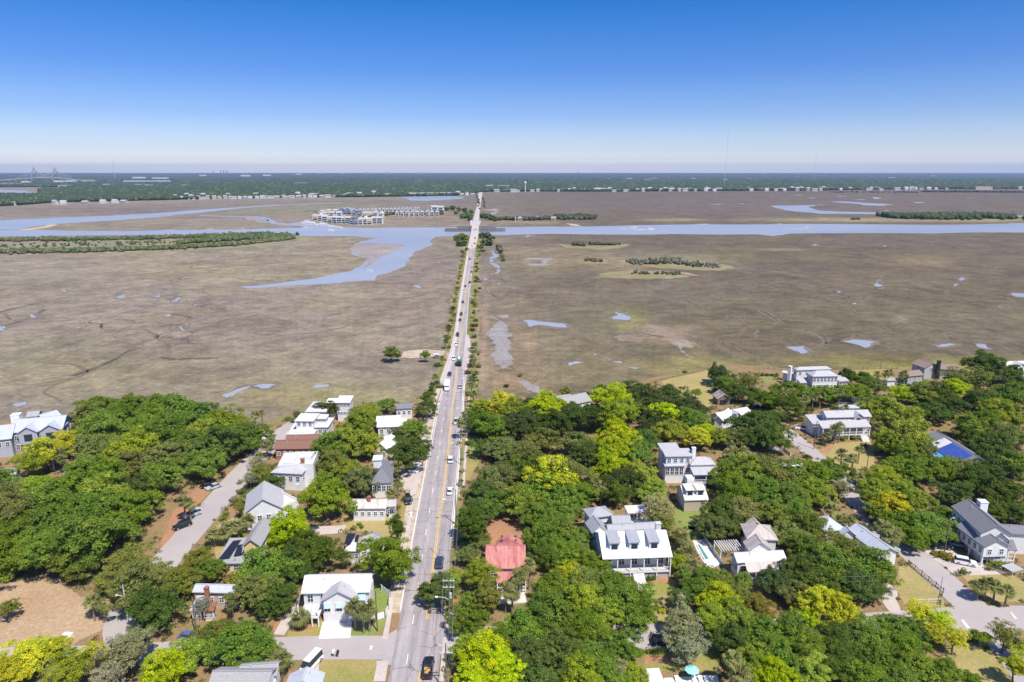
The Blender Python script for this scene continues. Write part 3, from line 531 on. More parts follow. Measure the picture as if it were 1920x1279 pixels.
# ------------------------------------------------------------------ houses
WIN = {}
def win_mesh(w_, h_):
    k = (round(w_, 2), round(h_, 2))
    if k not in WIN:
        a = MB().box(-w_/2, w_/2, -0.05, 0.02, 0, h_).mesh('window', 'glass')
        f = MB(); t = 0.12
        f.box(-w_/2 - t, w_/2 + t, -0.09, 0.02, -t, 0).box(-w_/2 - t, w_/2 + t, -0.09, 0.02, h_, h_ + t)
        f.box(-w_/2 - t, -w_/2, -0.09, 0.02, 0, h_).box(w_/2, w_/2 + t, -0.09, 0.02, 0, h_).box(-0.04, 0.04, -0.08, 0.0, 0, h_).box(-w_/2, -0.04, -0.08, 0, h_/2 - .04, h_/2 + .04).box(0.04, w_/2, -0.08, 0, h_/2 - .04, h_/2 + .04)
        WIN[k] = (a, f.mesh('window_frame', 'trim'))
    return WIN[k]
class House:
    def __init__(s, label, cat='house', name='house', group=None): s.label = label; s.cat = cat; s.name = name; s.group = group; s.e = None
    def frame(s, fl, fr, ze):
        a, b = G(*fl, ze), G(*fr, ze); a.z = b.z = 0; X = (b - a); Wd = X.length; X.normalize(); Y = Vector((-X.y, X.x, 0))
        Mx = Matrix(((X.x, Y.x, 0, a.x), (X.y, Y.y, 0, a.y), (0, 0, 1, 0), (0, 0, 0, 1)))
        if s.e is None:
            s.e = empty(s.name, a, math.atan2(X.y, X.x), s.label, s.cat, s.group); s.inv = Mx.inverted()
        return Mx, Wd, a, Y
    def part(s, mb, name, mats, Mx, parent=None, me=None):
        return mb.build(name, mats, s.e, s.inv @ Mx, me) if parent is None else mb.build(name, mats, parent, Mx, me)
    def window(s, Mx, x, y, z, w_, h_, rz=0.0, shutter=None):
        a, f = win_mesh(w_, h_)
        o = MB().build('window', None, s.e, s.inv @ Mx @ Matrix.Translation((x, y, z)) @ Matrix.Rotation(rz, 4, 'Z'), a)
        MB().build('window_frame', None, o, None, f); return o
    def blk(s, fl, fr, rp, ze, zr=None, roof='gx', wall='wall_white', rm='roof_white', wins=None, side=2, oh=0.45, z0=0.0, th=0.22, stor=1, pitch=.55, fin=None):
        zr = ze if zr is None else zr
        Mx, W_, a, Y = s.frame(fl, fr, ze)
        if isinstance(rp, tuple) and roof in ('gx', 'hip'):
            lo, hi = ze + .1, ze + 9
            for _ in range(30):
                zr = (lo + hi) / 2; q = G(*rp, zr); q.z = 0; hd = (q - a).dot(Y)
                if (zr - ze) / max(hd, .1) > pitch: hi = zr
                else: lo = zr
        if roof == 'gy': zr = min(zr, ze + W_ / 2 * .85)
        if isinstance(rp, tuple):
            q = G(*rp, zr); q.z = 0; d = (q - a).dot(Y); D = d * 2 if roof in ('gx', 'hip') else d
        else: D = rp
        D = max(D, 2.0); rf = MB(); wl = MB(); o = oh; fi = oh if fin is None else fin
        if roof == 'gx':
            m = D / 2; sl_ = (zr - ze) / m
            rf.prism_x([(0, ze), (0, ze - th), (m, zr - th), (D, ze - th), (D, ze), (m, zr)][::1], 0, W_)
            wl.prism_x([(fi, z0), (D - o, z0), (D - o, ze - th + o * sl_ - .02), (m, zr - th - .02), (fi, ze - th + fi * sl_ - .02)], o, W_ - o)
        elif roof == 'gy':
            m = W_ / 2; sl_ = (zr - ze) / m
            rf.prism_y([(0, ze), (m, zr), (W_, ze), (W_, ze - th), (m, zr - th), (0, ze - th)][::-1], 0, D)
            wl.prism_y([(o, z0), (W_ - o, z0), (W_ - o, ze - th + o * sl_ - .02), (m, zr - th - .02), (o, ze - th + o * sl_ - .02)], o, D - o)
        elif roof == 'hip':
            L = abs(W_ - D) / 2
            r1, r2 = ((W_/2 - L, D/2, zr), (W_/2 + L, D/2, zr)) if W_ >= D else ((W_/2, D/2 - L, zr), (W_/2, D/2 + L, zr))
            v = [(0,0,ze),(W_,0,ze),(W_,D,ze),(0,D,ze),r1,r2,(0,0,ze-th),(W_,0,ze-th),(W_,D,ze-th),(0,D,ze-th)]
            if W_ >= D: f = [(0,1,5,4),(1,2,5),(2,3,4,5),(3,0,4)]
            else: f = [(0,1,4),(1,2,5,4),(2,3,5),(3,0,4,5)]
            rf.add(v, f + [(6,7,1,0),(7,8,2,1),(8,9,3,2),(9,6,0,3),(9,8,7,6)])
            wl.box(o, W_ - o, o, D - o, z0, ze - th - .02)
        elif roof == 'flat':
            rf.box(0, W_, 0, D, ze - th, ze); wl.box(o, W_ - o, o, D - o, z0, ze - th - .02)
        elif roof == 'parapet':
            t = .25
            rf.box(t, W_ - t, t, D - t, ze - .5, ze - .3); wl.box(0, W_, 0, D, z0, ze - .52)
            wl.box(0, W_, 0, t, ze - .5, ze + .3).box(0, W_, D - t, D, ze - .5, ze + .3).box(0, t, t, D - t, ze - .5, ze + .3).box(W_ - t, W_, t, D - t, ze - .5, ze + .3)
        elif roof == 'shed':
            rf.prism_x([(0, ze), (0, ze - th), (D, zr - th), (D, zr)], 0, W_)
            sl_ = (zr - ze) / D
            wl.prism_x([(o, z0), (D - o, z0), (D - o, zr - th - o * sl_ - .03), (o, ze - th + o * sl_ - .03)], o, W_ - o)
        if roof == 'gx' and rm: rf.box(.05, W_ - .05, D/2 - .14, D/2 + .14, zr - .02, zr + .05)
        if roof == 'gy' and rm: rf.box(W_/2 - .14, W_/2 + .14, .05, D - .05, zr - .02, zr + .05)
        if roof in ('gx', 'gy') and wall and W_ > 6:
            vx, vy = (W_ * .3, D * .36) if roof == 'gx' else (W_ * .64, D * .6); vz = ze + (zr - ze) * .7
            s.part(MB().tube([(vx, vy, vz - .3), (vx, vy, vz + .75)], .09, 6), 'vent_pipe', 'steel', Mx)
        OCC.append([tuple((Mx @ Vector((x, y, 0)))[:2]) for x, y in ((-.5, -2.5), (W_ + .5, -2.5), (W_ + .5, D + .5), (-.5, D + .5))])
        ro = s.part(rf, 'roof', rm, Mx); wo_ = s.part(wl, 'wall', wall, Mx) if wall else None
        if wins and wall:
            n, ww, wh, zb = wins
            for st in range(stor if zb < 4 or stor > 1 else 2):
                for i in range(n): s.window(Mx, o + (W_ - 2 * o) * (i + .5) / n, fi - .02, zb - st * 3.1, ww, wh)
                for i in range(side):
                    y = o + (D - 2 * o) * (i + .5) / side
                    s.window(Mx, W_ - o + .02, y, zb - st * 3.1, ww, wh, math.pi / 2); s.window(Mx, o - .02, y, zb - st * 3.1, ww, wh, -math.pi / 2)
        s.M, s.W, s.D = Mx, W_, D; s.last = ro; s.zm = max(getattr(s, 'zm', 0), zr)
        return s
    def chimney(s, px, z1, w_=1.0, m='trim', z0=2.0):
        z1 = min(z1, s.zm + 1.1); p = G(*px, z1); b = MB().box(-w_/2, w_/2, -w_/2, w_/2, z0, z1).box(-w_/2 - .1, w_/2 + .1, -w_/2 - .1, w_/2 + .1, z1, z1 + .15)
        Mx = s.M.copy(); Mx.translation = (p.x, p.y, 0); s.part(b, 'chimney', m, Mx); return s
    def porch(s, depth, z1, zf=1.0, n=5, roof_mat='roof_white', x0=0.2, x1=None, rail=True, zroof=None):
        """deck, posts and railing in front of the last block"""
        x1 = s.W - .2 if x1 is None else x1; Mx = s.M
        s.part(MB().box(x0, x1, -depth, .44, zf - .2, zf), 'porch_floor', 'deck', Mx)
        if zroof: s.part(MB().prism_x([(-depth - .3, z1), (-depth - .3, z1 - .15), (.3, zroof - .15), (.3, zroof)], x0 - .3, x1 + .3), 'porch_roof', roof_mat, Mx)
        for i in range(n):
            x = x0 + .1 + (x1 - x0 - .2) * i / (n - 1); s.part(MB().box(x - .11, x + .11, -depth + .05, -depth + .27, 0, z1 - .16), 'post', 'trim', Mx)
        if rail:
            r = MB().box(x0 + .2, x1 - .2, -depth + .12, -depth + .2, zf + .95, zf + 1.05).box(x0 + .2, x1 - .2, -depth + .12, -depth + .2, zf + .1, zf + .18)
            k = x0 + .5
            while k < x1 - .4: r.box(k, k + .08, -depth + .13, -depth + .19, zf + .18, zf + .95); k += .55
            s.part(r, 'railing', 'trim', Mx)
        return s
    def stair(s, x, w_, y0, zf, steps=7):
        b = MB()
        for i in range(steps): b.box(x - w_/2, x + w_/2, y0 - (i + 1) * .32, y0 - i * .32, 0, zf - (i + 1) * zf / (steps + 1))
        s.part(b, 'stairs', 'deck', s.M); return s
    def shed_dormer(s, x, w_, y, z, h_, depth, rm='roof_grey', drop=0.5, wall='wall_white'):
        Mx = s.M; e = s.part(MB().box(x - w_/2, x + w_/2, y, y + depth, z - .6, z + h_ - .12), 'dormer', wall, Mx)
        MB().prism_x([(y - .4, z + h_), (y - .4, z + h_ - .12), (y + depth + 1.6, z + h_ + drop - .12), (y + depth + 1.6, z + h_ + drop)], x - w_/2 - .25, x + w_/2 + .25).build('dormer_roof', rm, e)
        a, f = win_mesh(w_ * .62, h_ * .62); o = MB().build('window', None, e, Matrix.Translation((x, y - .02, z + .1)), a); return s
    def gable_dormer(s, x, w_, y, z, h_, depth, rm, wall='wall_white', rise=1.2):
        Mx = s.M; e = s.part(MB().prism_y([(x - w_/2, z - 1), (x + w_/2, z - 1), (x + w_/2, z + h_), (x, z + h_ + rise), (x - w_/2, z + h_)], y, y + depth), 'dormer', wall, Mx)
        q = w_/2 + .35; dz = rise / (w_/2) * .35
        MB().prism_y([(x - q, z + h_ - dz + .06), (x, z + h_ + rise + .06), (x + q, z + h_ - dz + .06), (x + q, z + h_ - dz + .22), (x, z + h_ + rise + .24), (x - q, z + h_ - dz + .22)], y - .4, y + depth).build('dormer_roof', rm, e)
        a, f = win_mesh(w_ * .45, h_ * .75); MB().build('window', None, e, Matrix.Translation((x, y - .02, z + .1)), a); return s
    def panel(s, corners, z, name='solar_panel', mat='solar', th=.1):
        pts = [G(*c, zz) for c, zz in zip(corners, z)]; b = MB()
        lo = [p - Vector((0, 0, th)) for p in pts]; b.add([tuple(p) for p in pts + lo], [(0,1,2,3),(7,6,5,4)] + [(i, i + 4, (i + 1) % 4 + 4, (i + 1) % 4) for i in range(4)])
        o = b.build(name, mat, s.e, s.e_inv()); return s
    def e_inv(s):
        return s.inv.copy()

# -- left of the road
h = House('white house with gabled garage front and blue awnings beside the main road')
h.blk((563.8,1112.5),(693.8,1110),(634,1078),5.6,7.6,'gx',rm='roof_white',wins=(5,1.1,1.6,3.2)); Mn = h.M; Wn = h.W
for xx in (1.0, 3.2): pass
h.porch(3.6,5.3,2.2,4,x1=h.W*.30); 
h.blk((601,1127.5),(667.5,1125),(644,1088),5.4,7.6,'gy',rm='roof_pale',wins=None)
for i in range(3):
    x = h.W * (i + .5) / 3; h.window(h.M, x, .43, 2.6, 1.2, 2.0)
    h.part(MB().prism_x([(-.25, 3.75), (-.2, 3.70), (.42, 4.65), (.42, 4.75)], x - .62, x + .62), 'awning', 'shutter', h.M)
for i in range(2):
    x = h.W * (i + .5) / 2; h.part(MB().box(x - h.W*.21, x + h.W*.21, .38, .46, .05, 2.2), 'garage_door', 'roof_white', h.M)
h.M = Mn; h.window(Mn, Wn - 1.8, .42, 1.0, 1.0, 1.8); h.part(MB().prism_x([(-.45, 3.9), (-.4, 3.85), (.40, 4.95), (.40, 5.05)], Wn - 2.6, Wn - 1.0), 'awning', 'shutter', Mn)
h = House('white modern flat roofed house nearest the marsh with raised box storey')
h.blk((629,755),(656.5,755),(659,741.5),7.5,8.2,'shed',rm='roof_white',wins=(4,1.2,.8,6.0),side=1); h.blk((610,755),(631,755),(634,746.5),6.6,6.9,'shed',rm='roof_white',wins=(4,.8,.7,5.3),side=0); h.blk((571.5,772),(612,772),(620,753),4.6,4.6,'flat',rm='roof_white',wins=(5,1,1.4,2))
h = House('white modern flat roofed house with a railed terrace at the street end')
h.blk((551.4,789),(588,789.5),(592,775),7.2,7.4,'shed',rm='roof_white',wins=(3,1.0,1.3,5.2),side=1); h.porch(5,4.2,3.9,6,x0=-1.5,x1=h.W+1,rail=True); h.blk((587,785),(612,785),(612,777),6.6,6.8,'shed',rm='roof_white',wins=(4,.9,.7,5.4),side=0); h.blk((584,801),(615,801),(624,783),4.4,4.6,'shed',rm='roof_white',wins=(3,1.2,1,2.2)); h.blk((543,804),(586,804),9.0,3.4,None,'flat',rm='roof_white',wins=(4,1,1.3,1.2))
h = House('long low house with brown shingle roof below the white modern house')
h.blk((512.6,842),(588,841),(552,825),4.0,5.4,'gx','wall_brick','sh_brown',wins=(6,.9,1.2,1.6)); h.blk((534,829),(597,827),(567,815),4.2,5.8,'gx','wall_brick','sh_brown',wins=(5,.9,1.2,1.6))
h = House('white stucco house with flat roof terrace and hipped front wing')
h.blk((521,874),(587,871),(585,848.5),7.2,None,'parapet','wall_white','roof_white',wins=(4,1,1.4,4.8),side=3,stor=2); h.blk((507,886),(566,889),(538,868),5.6,9.0,'hip','wall_white','roof_pale',wins=(4,1,1.5,3),side=2,stor=1); h.chimney((567,861),9.6,.9,'brick')
h.blk((553,858),(583,858),(583,849),8.0,None,'parapet','wall_white','deck',wins=None)
h = House('large grey gabled house with white flat annex beside the side street')
h.blk((457,963),(531,953),(523,898),5.2,8.6,'gy','wall_white','roof_pale',wins=(4,1,1.4,2.4),side=4); h.blk((527,952),(560,938),(556,905),5.2,None,'parapet','wall_white','roof_white',wins=(2,1,1.5,3.4),side=2); h.blk((505,975),(522,973),4.0,3.4,4.6,'gy','wall_white','roof_pale',wins=(2,.6,1.2,1.2),side=1); h.part(MB().box(h.W+4, h.W+5.2, 12, 13, 5.8, 7.0), 'roof_vent', 'steel', h.M)
h = House('yellow gabled house with black solar panels on its low side roof')
h.blk((452,1026),(489,1025),(492,969),6.8,9.6,'gy','wall_yellow','sh_light',wins=(3,1.4,1.4,3.4),side=3); h.porch(.3,4.2,3.0,3,rail=True); M1 = h.M
h.blk((404,1057),(455,1056),(458,1008),3.2,4.4,'shed','wall_cream','sh_light',wins=(2,1,1.2,1.2),side=0); h.panel([(408,1050),(430,1047),(452,1012),(437,1014)],[3.55,3.55,4.55,4.55]); h.panel([(438,1043),(452,1041),(456,1020),(446,1022)],[3.75,3.75,4.45,4.45])
h.blk((472,1004),(504,1000),(487,980),6.0,8.0,'gx','wall_yellow','sh_light',wins=(2,1,1.2,3))
h = House('dark grey steep roofed house with white roof lantern facing the main road')
h.blk((694,907),(735,905),(712,868),4.8,8.8,'hip','wall_white','sh_grey',wins=(4,1,1.5,2.2),side=3); h.part(MB().box(h.W*.12, h.W*.5, h.D*.36, h.D*.62, 7.2, 9.9), 'roof_lantern', 'wall_white', h.M); h.part(MB().box(h.W*.12-.25, h.W*.5+.25, h.D*.36-.25, h.D*.62+.25, 9.92, 10.1), 'lantern_roof', 'roof_white', h.M); h.blk((712,884),(739,882),(733,864),4.6,7.4,'gx','wall_white','sh_grey',wins=(2,1,1.2,2)); 
h = House('white metal roofed cottage set back from the causeway end'); h.blk((706,801),(763,799),(728,785),4.2,6.6,'gx',rm='roof_white',wins=(4,1,1.3,1.8)); h.blk((705,790),(752,788),(727,779.5),4.4,6.8,'gx',rm='roof_white',wins=None)
h = House('cream cottage with bright white gable roof beside the round green tree'); h.blk((699,842),(727,845),(724,812),4.0,6.6,'gy','wall_cream','roof_white',wins=(2,.9,1.3,1.8)); h.blk((720,830),(740,829),(730,817),4.0,5.8,'gx','wall_cream','roof_white',wins=None)
h = House('long low white cottage with worn tin roof and screened porch end'); h.blk((657.8,953.5),(724,953),(691,936),3.9,5.2,'gx','wall_white','roof_worn',wins=(5,.8,1.0,1.6)); h.chimney((692,932),6.2,.8,'brick'); h.blk((725,950),(743,949),(736,937),3.5,4.4,'gx','wall_white','roof_pale',wins=(3,1.0,1.2,1.2),side=2)
h = House('grey and white hipped house with two solar arrays'); h.blk((645,1033),(673,1033),(663,1013),3.6,5.0,'hip','wall_white','roof_white',wins=(3,1,1.2,1.4)); h.panel([(645,1020),(658,1021),(667,1000),(652,1000)],[4.6,4.6,5.0,5.0]); h.panel([(664,1015),(671,1015),(674,1003),(668,1003)],[4.9,4.9,5.1,5.1]); h.blk((672,1032),(725,1012),(698,1000),3.8,5.8,'hip','wall_white','sh_light',wins=(3,1,1.2,1.4))
h = House('old rusty tin roofed shack with brick chimney under the oaks'); h.blk((360,1110),(445,1112),(405,1096),4.2,5.4,'gx','wall_tan','roof_bluewhite',wins=(4,.9,1.1,1.6)); h.chimney((387,1102),6.0,.8,'brick'); h.blk((355,1145),(377,1145),(385,1116),3.0,4.0,'shed','wall_tan','roof_rusty',wins=(2,.8,1,1)); h.blk((377.5,1146),(401,1145),(404,1128),2.8,3.5,'shed','wall_cream','roof_rust',wins=(2,1,1.1,1))
h = House('grey shingled house at the bottom edge below the palm'); h.blk((385,1300),(500,1300),(450,1258),5.0,7.6,'gx','wall_white','sh_light',wins=(3,1,1.3,2)); h.blk((445,1272),(520,1266),(483,1245),4.8,6.6,'gx','wall_white','sh_light',wins=None)
h = House('small pale metal roofed outbuilding beside the white van', 'shed', 'outbuilding'); h.blk((533,1290),(602,1288),(572,1250),2.8,4.2,'gy','wall_white','roof_bluewhite',wins=(2,1,1,1))
h = House('long blue grey mansion with twin front gables by the marsh, with white chimney stack')
h.blk((17,812),(118,803),(68,783),7.4,10.6,'gx','wall_blue','roof_bluewhite',wins=(6,1,1.5,4.4),side=3,stor=2); h.gable_dormer(h.W*.36,5.4,-1.2,4.2,3.2,7,'roof_bluewhite','wall_grey',1.8); h.gable_dormer(h.W*.78,6.0,-1.2,4.2,3.2,7,'roof_bluewhite','wall_grey',1.9); h.chimney((30,777),11.6,2.6,'trim',2)
h.blk((88,795),(122,785),(108,768),7.0,10.4,'gx','wall_blue','roof_bluewhite',wins=None); h.blk((-30,828),(22,822),(-5,798),6.4,9.0,'gx','wall_grey','roof_bluewhite',wins=(3,1,1.5,3.6),side=2); h.blk((48,782),(72,780),(60,771),5.2,6.2,'gx','wall_blue','roof_grey',wins=None)
h = House('small grey roofed white house at the causeway end, left of the road'); h.blk((741,767),(774,765),(757,756),4.4,6.0,'gx','wall_white','sh_grey',wins=(3,1,1.2,2))
# -- right of the road
h = House('red metal roofed cottage with white porch beneath the oaks')
h.blk((909.5,1066),(986,1066),(947,1022),3.8,6.4,'gx','wall_white','roof_red',wins=(3,1,1.3,1.6)); h.blk((932,1036),(980,1036),(978,1002),5.2,6.3,'gy','wall_white','roof_red',wins=None)
pz = h.panel
for i in range(3):
    for j in range(2): h.panel([(939+13*i,1013.5-8*j),(942.5+13*i,1013.5-8*j),(942.5+13*i,1011.5-8*j),(939+13*i,1011.5-8*j)],[6.1]*4,'skylight','glass',.12)
h.blk((930,1093),(988,1090),(985,1070),2.8,3.6,'shed',None,'roof_red'); h.porch(.2,3.0,.6,6,rail=True); h.part(MB().box(.5,h.W-.5,-4,-.3,.05,.3),'patio','deck',h.M)
h = House('big white farmhouse with three grey shed dormers and long front porch')
h.blk((1130,1048),(1261.3,1043.5),(1188,996),5.8,11.2,'gx','wall_white','roof_bright',wins=(5,1.3,2.1,2.3),side=3,fin=2.9)
for k in range(3): h.shed_dormer(h.W * (.19 + .285 * k), 2.3, 1.9, 6.9, 1.9, 3.0, 'roof_grey', .55)
h.porch(-.2,6.0,1.9,6,x0=.4); h.part(MB().box(.5,h.W-.5,.45,2.88,1.68,1.88),'porch_deck','deck',h.M); h.part(MB().box(.7,h.W-.7,.6,2.85,0,1.6),'porch_base','wall_grey',h.M); h.stair(h.W*.52,2.6,0,1.9,12); h.chimney((1234,981),12.2,1.1,'steel')
h.blk((1140,996),(1240,990),(1185,981),6.4,8.6,'gx','wall_white','roof_grey',wins=None); h.blk((1106,972),(1150,966),(1130,949),6.2,9.2,'hip','wall_white','roof_grey',wins=(2,1,1.4,3)); h.blk((1110,1000),(1142,996),(1140,962),6.0,8.2,'gy','wall_white','roof_grey',wins=None); h.blk((1149,985),(1185,984),(1168,966),5.6,7.4,'gx','wall_white','roof_grey',wins=(2,1,1.4,2.8))
h = House('white roofed open pavilion behind the big farmhouse', 'pavilion', 'pavilion'); h.blk((1177,962),(1214.5,960),(1212,946),3.6,3.9,'shed',None,'roof_white')
for x in (.4, h.W/2, h.W-.4):
    for y in (.4, h.D-.4): h.part(MB().box(x-.12,x+.12,y-.12,y+.12,0,3.3),'post','trim',h.M)
h.part(MB().box(-.5,h.W+1.5,-5.5,h.D,.12,.3),'patio','deck',h.M)
h = House('three storey white house with stacked flat metal roofs and a row of tall windows')
h.blk((1247.5,856),(1300,855),(1297,840),8.8,9.4,'shed','wall_white','roof_pale',wins=(4,.9,1.3,6.6),side=2); h.blk((1240,844),(1276,843),(1272,829.5),9.2,9.6,'shed','wall_white','roof_pale',wins=None)
h.blk((1246,874),(1286,873.5),3.2,5.8,6.4,'shed','wall_white','roof_pale',wins=(4,1.0,2.2,2.8),side=0); h.blk((1295,872),(1343,871),(1322,856),6.6,9,'hip','wall_white','roof_pale',wins=(3,1,1.6,3.8)); h.porch(3.2,5.0,2.2,3,roof_mat='roof_pale',zroof=5.9); h.chimney((1301,840),12,1.0)
h = House('white garage cottage with two shed dormers and striped awning', 'garage', 'garage_cottage'); h.blk((1283.8,938),(1329,936.5),(1302,909),3.8,7.2,'gx','wall_white','roof_white',wins=None)
for k in (.27, .70): h.shed_dormer(h.W*k,2.2,1.2,4.6,1.7,1.6,'roof_worn',.4)
for k in (.25,.72): h.part(MB().box(h.W*k-1.6,h.W*k+1.6,.38,.46,.1,2.8),'garage_door','wall_tan',h.M)
h.part(MB().box(h.W*.3,h.W*.6,h.D*.55,h.D*.85,6.0,7.9),'roof_box','wall_white',h.M)
h = House('large grey metal hipped house by the marsh with black topped chimney')
h.blk((1524,706),(1574,705),(1548,694.5),7.0,9.6,'hip','wall_white','roof_pale',wins=(7,.9,1.5,4.6),side=3); h.blk((1494,694),(1560,692),(1528,687),7.2,9.6,'hip','wall_white','roof_pale',wins=(5,.9,1.4,4.8)); h.blk((1501,718),(1560,716),4.5,3.6,4.6,'shed','wall_white','roof_pale',wins=(5,1,1.6,1.4),side=0); h.blk((1574,715),(1593,714),(1589,703),3.8,4.8,'shed','wall_white','roof_pale',wins=(3,1,1.6,1.4)); h.blk((1466,698),(1494,704),(1484,697.5),3.8,4.6,'gx','wall_white','roof_white',wins=None); h.chimney((1482,687),8.4,1.3,'trim')
h = House('weathered grey barn with rusty tin gable roof on the shore field', 'barn', 'barn'); h.blk((1345,748),(1372,747),(1339,731),2.9,4.8,'gy','wall_wood','roof_rusty',wins=None); h.part(MB().box(h.W*.22,h.W*.62,.38,.44,.05,2.2),'doorway','dark',h.M)
h = House('white metal roofed bungalow with cross gable below the barn'); h.blk((1352,788),(1412,776),(1380,767),4.0,6.6,'gx','wall_white','roof_white',wins=(4,1,1.3,1.8)); h.blk((1337,786),(1356,790),(1352,762),4.0,6.2,'gy','wall_white','roof_white',wins=None); h.blk((1377,783),(1392,780),(1385,764),4.2,6.4,'gy','wall_white','roof_bluewhite',wins=None)
h = House('long two storey white house with raised porch above the dry lawn')
h.blk((1550,783),(1635,781),(1588,769),7.2,10.4,'gx','wall_white','roof_pale',wins=(12,.8,1.2,5.5),side=2); h.gable_dormer(h.W*.70,3.2,-.2,5.4,1.8,4,'roof_pale','wall_grey',1.3)
h.blk((1542,803),(1634,800),(1626,786),4.8,6.2,'shed',None,'roof_pale'); h.porch(-.1,4.8,1.9,8,x0=.4); h.part(MB().box(.5,h.W-.5,2.6,h.D,.0,4.6),'wall','wall_white',h.M); h.stair(h.W*.86,2.6,0,1.9,7)
h.blk((1524,795),(1551,794),(1550,776),4.6,6.0,'shed','wall_white','roof_pale',wins=None)
h = House('small hipped grey pavilion roof behind the long two storey house', 'pavilion', 'pavilion'); h.blk((1578,766),(1613,765),(1595,759),3.8,5.8,'hip','wall_white','roof_pale',wins=None)
h = House('brown roofed grey shingle house at the marsh edge with dark chimney')
h.blk((1734,690.5),(1763,688.5),(1730,671.5),5.2,7.4,'gy','wall_grey','sh_tan',wins=(1,1.2,1.5,3.4),side=1); h.blk((1703,706),(1733,703),(1716,694),3.8,6.4,'gx','wall_grey','sh_tan',wins=(3,.9,1.4,2)); h.blk((1763,692),(1803,694),(1784,682),5.0,8.2,'gx','wall_grey','sh_tan',wins=None); h.chimney((1761,677),9.6,1.3,'dark')
h = House('white roofed house cut by the right edge at the marsh'); h.blk((1893,693),(1938,692),(1912,677),6.6,9.6,'gx','wall_white','roof_white',wins=(4,1,1.4,4)); h.gable_dormer(h.W*.45,3.4,-.3,5.6,2.4,4,'roof_white','wall_white',1.4)
h = House('small white pool house with grey hipped roof', 'pool house', 'pool_house'); h.blk((1664,714),(1686,713),(1674,708),3.0,4.4,'hip','wall_white','sh_light',wins=None)
h = House('dark roofed house with bright blue tarpaulin over its roof')
h.blk((1722,822),(1797,872),(1774,819),4.2,7.2,'gx','wall_white','sh_grey',wins=(5,1,1.3,1.8),pitch=.5); W0 = h.W; D0 = h.D; z1_ = 4.2 + .5 * D0 * .44
h.part(MB().prism_x([(-.1, 4.32), (-.1, 4.26), (D0*.44, z1_ + .06), (D0*.44, z1_ + .12)], W0*.46, W0*.93),'tarpaulin','tarp',h.M); h.part(MB().prism_x([(-2.0, 3.2), (-2.0, 3.1), (-.15, 4.0), (-.15, 4.1)], W0*.50, W0*.99),'porch_roof','tarp_pale',h.M)
h.part(MB().prism_x([(-.1, 4.30), (-.1, 4.24), (D0*.44, z1_ + .04), (D0*.44, z1_ + .10)], W0*.26, W0*.455),'new_roof_patch','roof_white',h.M)
h = House('large grey shingled house with carport, white chimney and flag by the right street')
h.blk((1783,949),(1838,1000),7.6,7.4,9.8,'gx','wall_white','sh_grey',wins=(6,.9,1.3,4.8),side=2,z0=.0); 
h.blk((1790,985),(1845,1026),6.8,5.4,7.2,'gx','wall_white','sh_grey',wins=(5,.9,1.3,3.2),side=2,z0=2.5)
for x in (.8, h.W*.5, h.W-.8): h.part(MB().box(x-.15,x+.15,.6,.9,0,2.5),'carport_post','trim',h.M)
h.blk((1841,1028),(1908,1032),(1905,1012),4.2,5.8,'shed',None,'sh_grey'); h.porch(-.1,4.2,1.3,6,x0=.3); h.part(MB().box(.6,h.W-.4,2.4,h.D,0,4.0),'wall','wall_white',h.M)
h.blk((1862,1014),(1896,1016),(1872,982),5.8,8.4,'gy','wall_white','sh_grey',wins=(1,1.6,1.6,4.2),side=0); h.blk((1880,1000),(1950,1004),(1915,985),5.6,8.0,'gx','wall_white','sh_grey',wins=None); h.chimney((1843,940),11.6,1.8)
h = House('long pale metal roofed house running down to the fence by the right street')
h.blk((1548,997),(1587,992),(1566,967),4.6,7.6,'hip','wall_white','roof_bluewhite',wins=(2,1,1.3,2)); h.blk((1586,993),(1648,1040),5.6,3.8,5.4,'gx','wall_white','roof_bluewhite',wins=None); h.blk((1578,1003),(1606,1004),(1590,985),4.2,6.2,'gy','wall_white','roof_bluewhite',wins=None)
h = House('rambling tan metal roofed house with white front wing and pergola')
h.blk((1382,1055),(1476,1050),(1432,1034),4.6,6.4,'gx','wall_white','roof_white',wins=(4,1,1.4,2)); h.blk((1402,1073),(1462,1070),(1458,1053),3.6,4.9,'shed',None,'roof_tan'); h.porch(-.1,3.6,.8,5,x0=.3)
h.blk((1403,1032),(1450,1032),(1418,1000),5.0,7.2,'gy','wall_white','roof_tan',wins=None); h.blk((1400,1010),(1460,1013),(1425,983),4.8,7.2,'hip','wall_white','roof_tan',wins=None); h.blk((1404,990),(1432,988),(1412,969),4.6,6.6,'gy','wall_white','roof_tan',wins=None)
h = House('white slatted pergola beside the swimming pool', 'pergola', 'pergola'); h.frame((1352,1032),(1388,1030),2.8); h.M = h.inv.inverted(); 
for x in (0, 5.5): 
    for y in (0, 4): h.part(MB().box(x-.1,x+.1,y-.1,y+.1,0,2.7),'post','trim',h.M)
b = MB()
for i in range(10): b.box(i*.62-.08,i*.62+.08,-.4,4.4,2.72,2.9)
h.part(b,'slats','trim',h.M)
h = House('light grey roof peeking out of the trees at the marsh'); h.blk((1058,762),(1110,751),(1080,739),5.0,7.2,'gx','wall_white','sh_light',wins=None); h.blk((1048,752),(1075,748),(1060,740),4.8,6.4,'gx','wall_white','sh_light',wins=None)
h = House('white flat roofed garage at the bottom edge beside the patio', 'garage', 'garage_building'); h.blk((1221,1290),(1250,1288),(1240,1252),3.2,3.4,'shed','wall_white','roof_white',wins=None)
h = House('pale grey roof behind the oaks at the left edge, below the mansion'); h.blk((-30,895),(30,889),(0,880),4.0,5.6,'gx','wall_white','sh_light',wins=None)
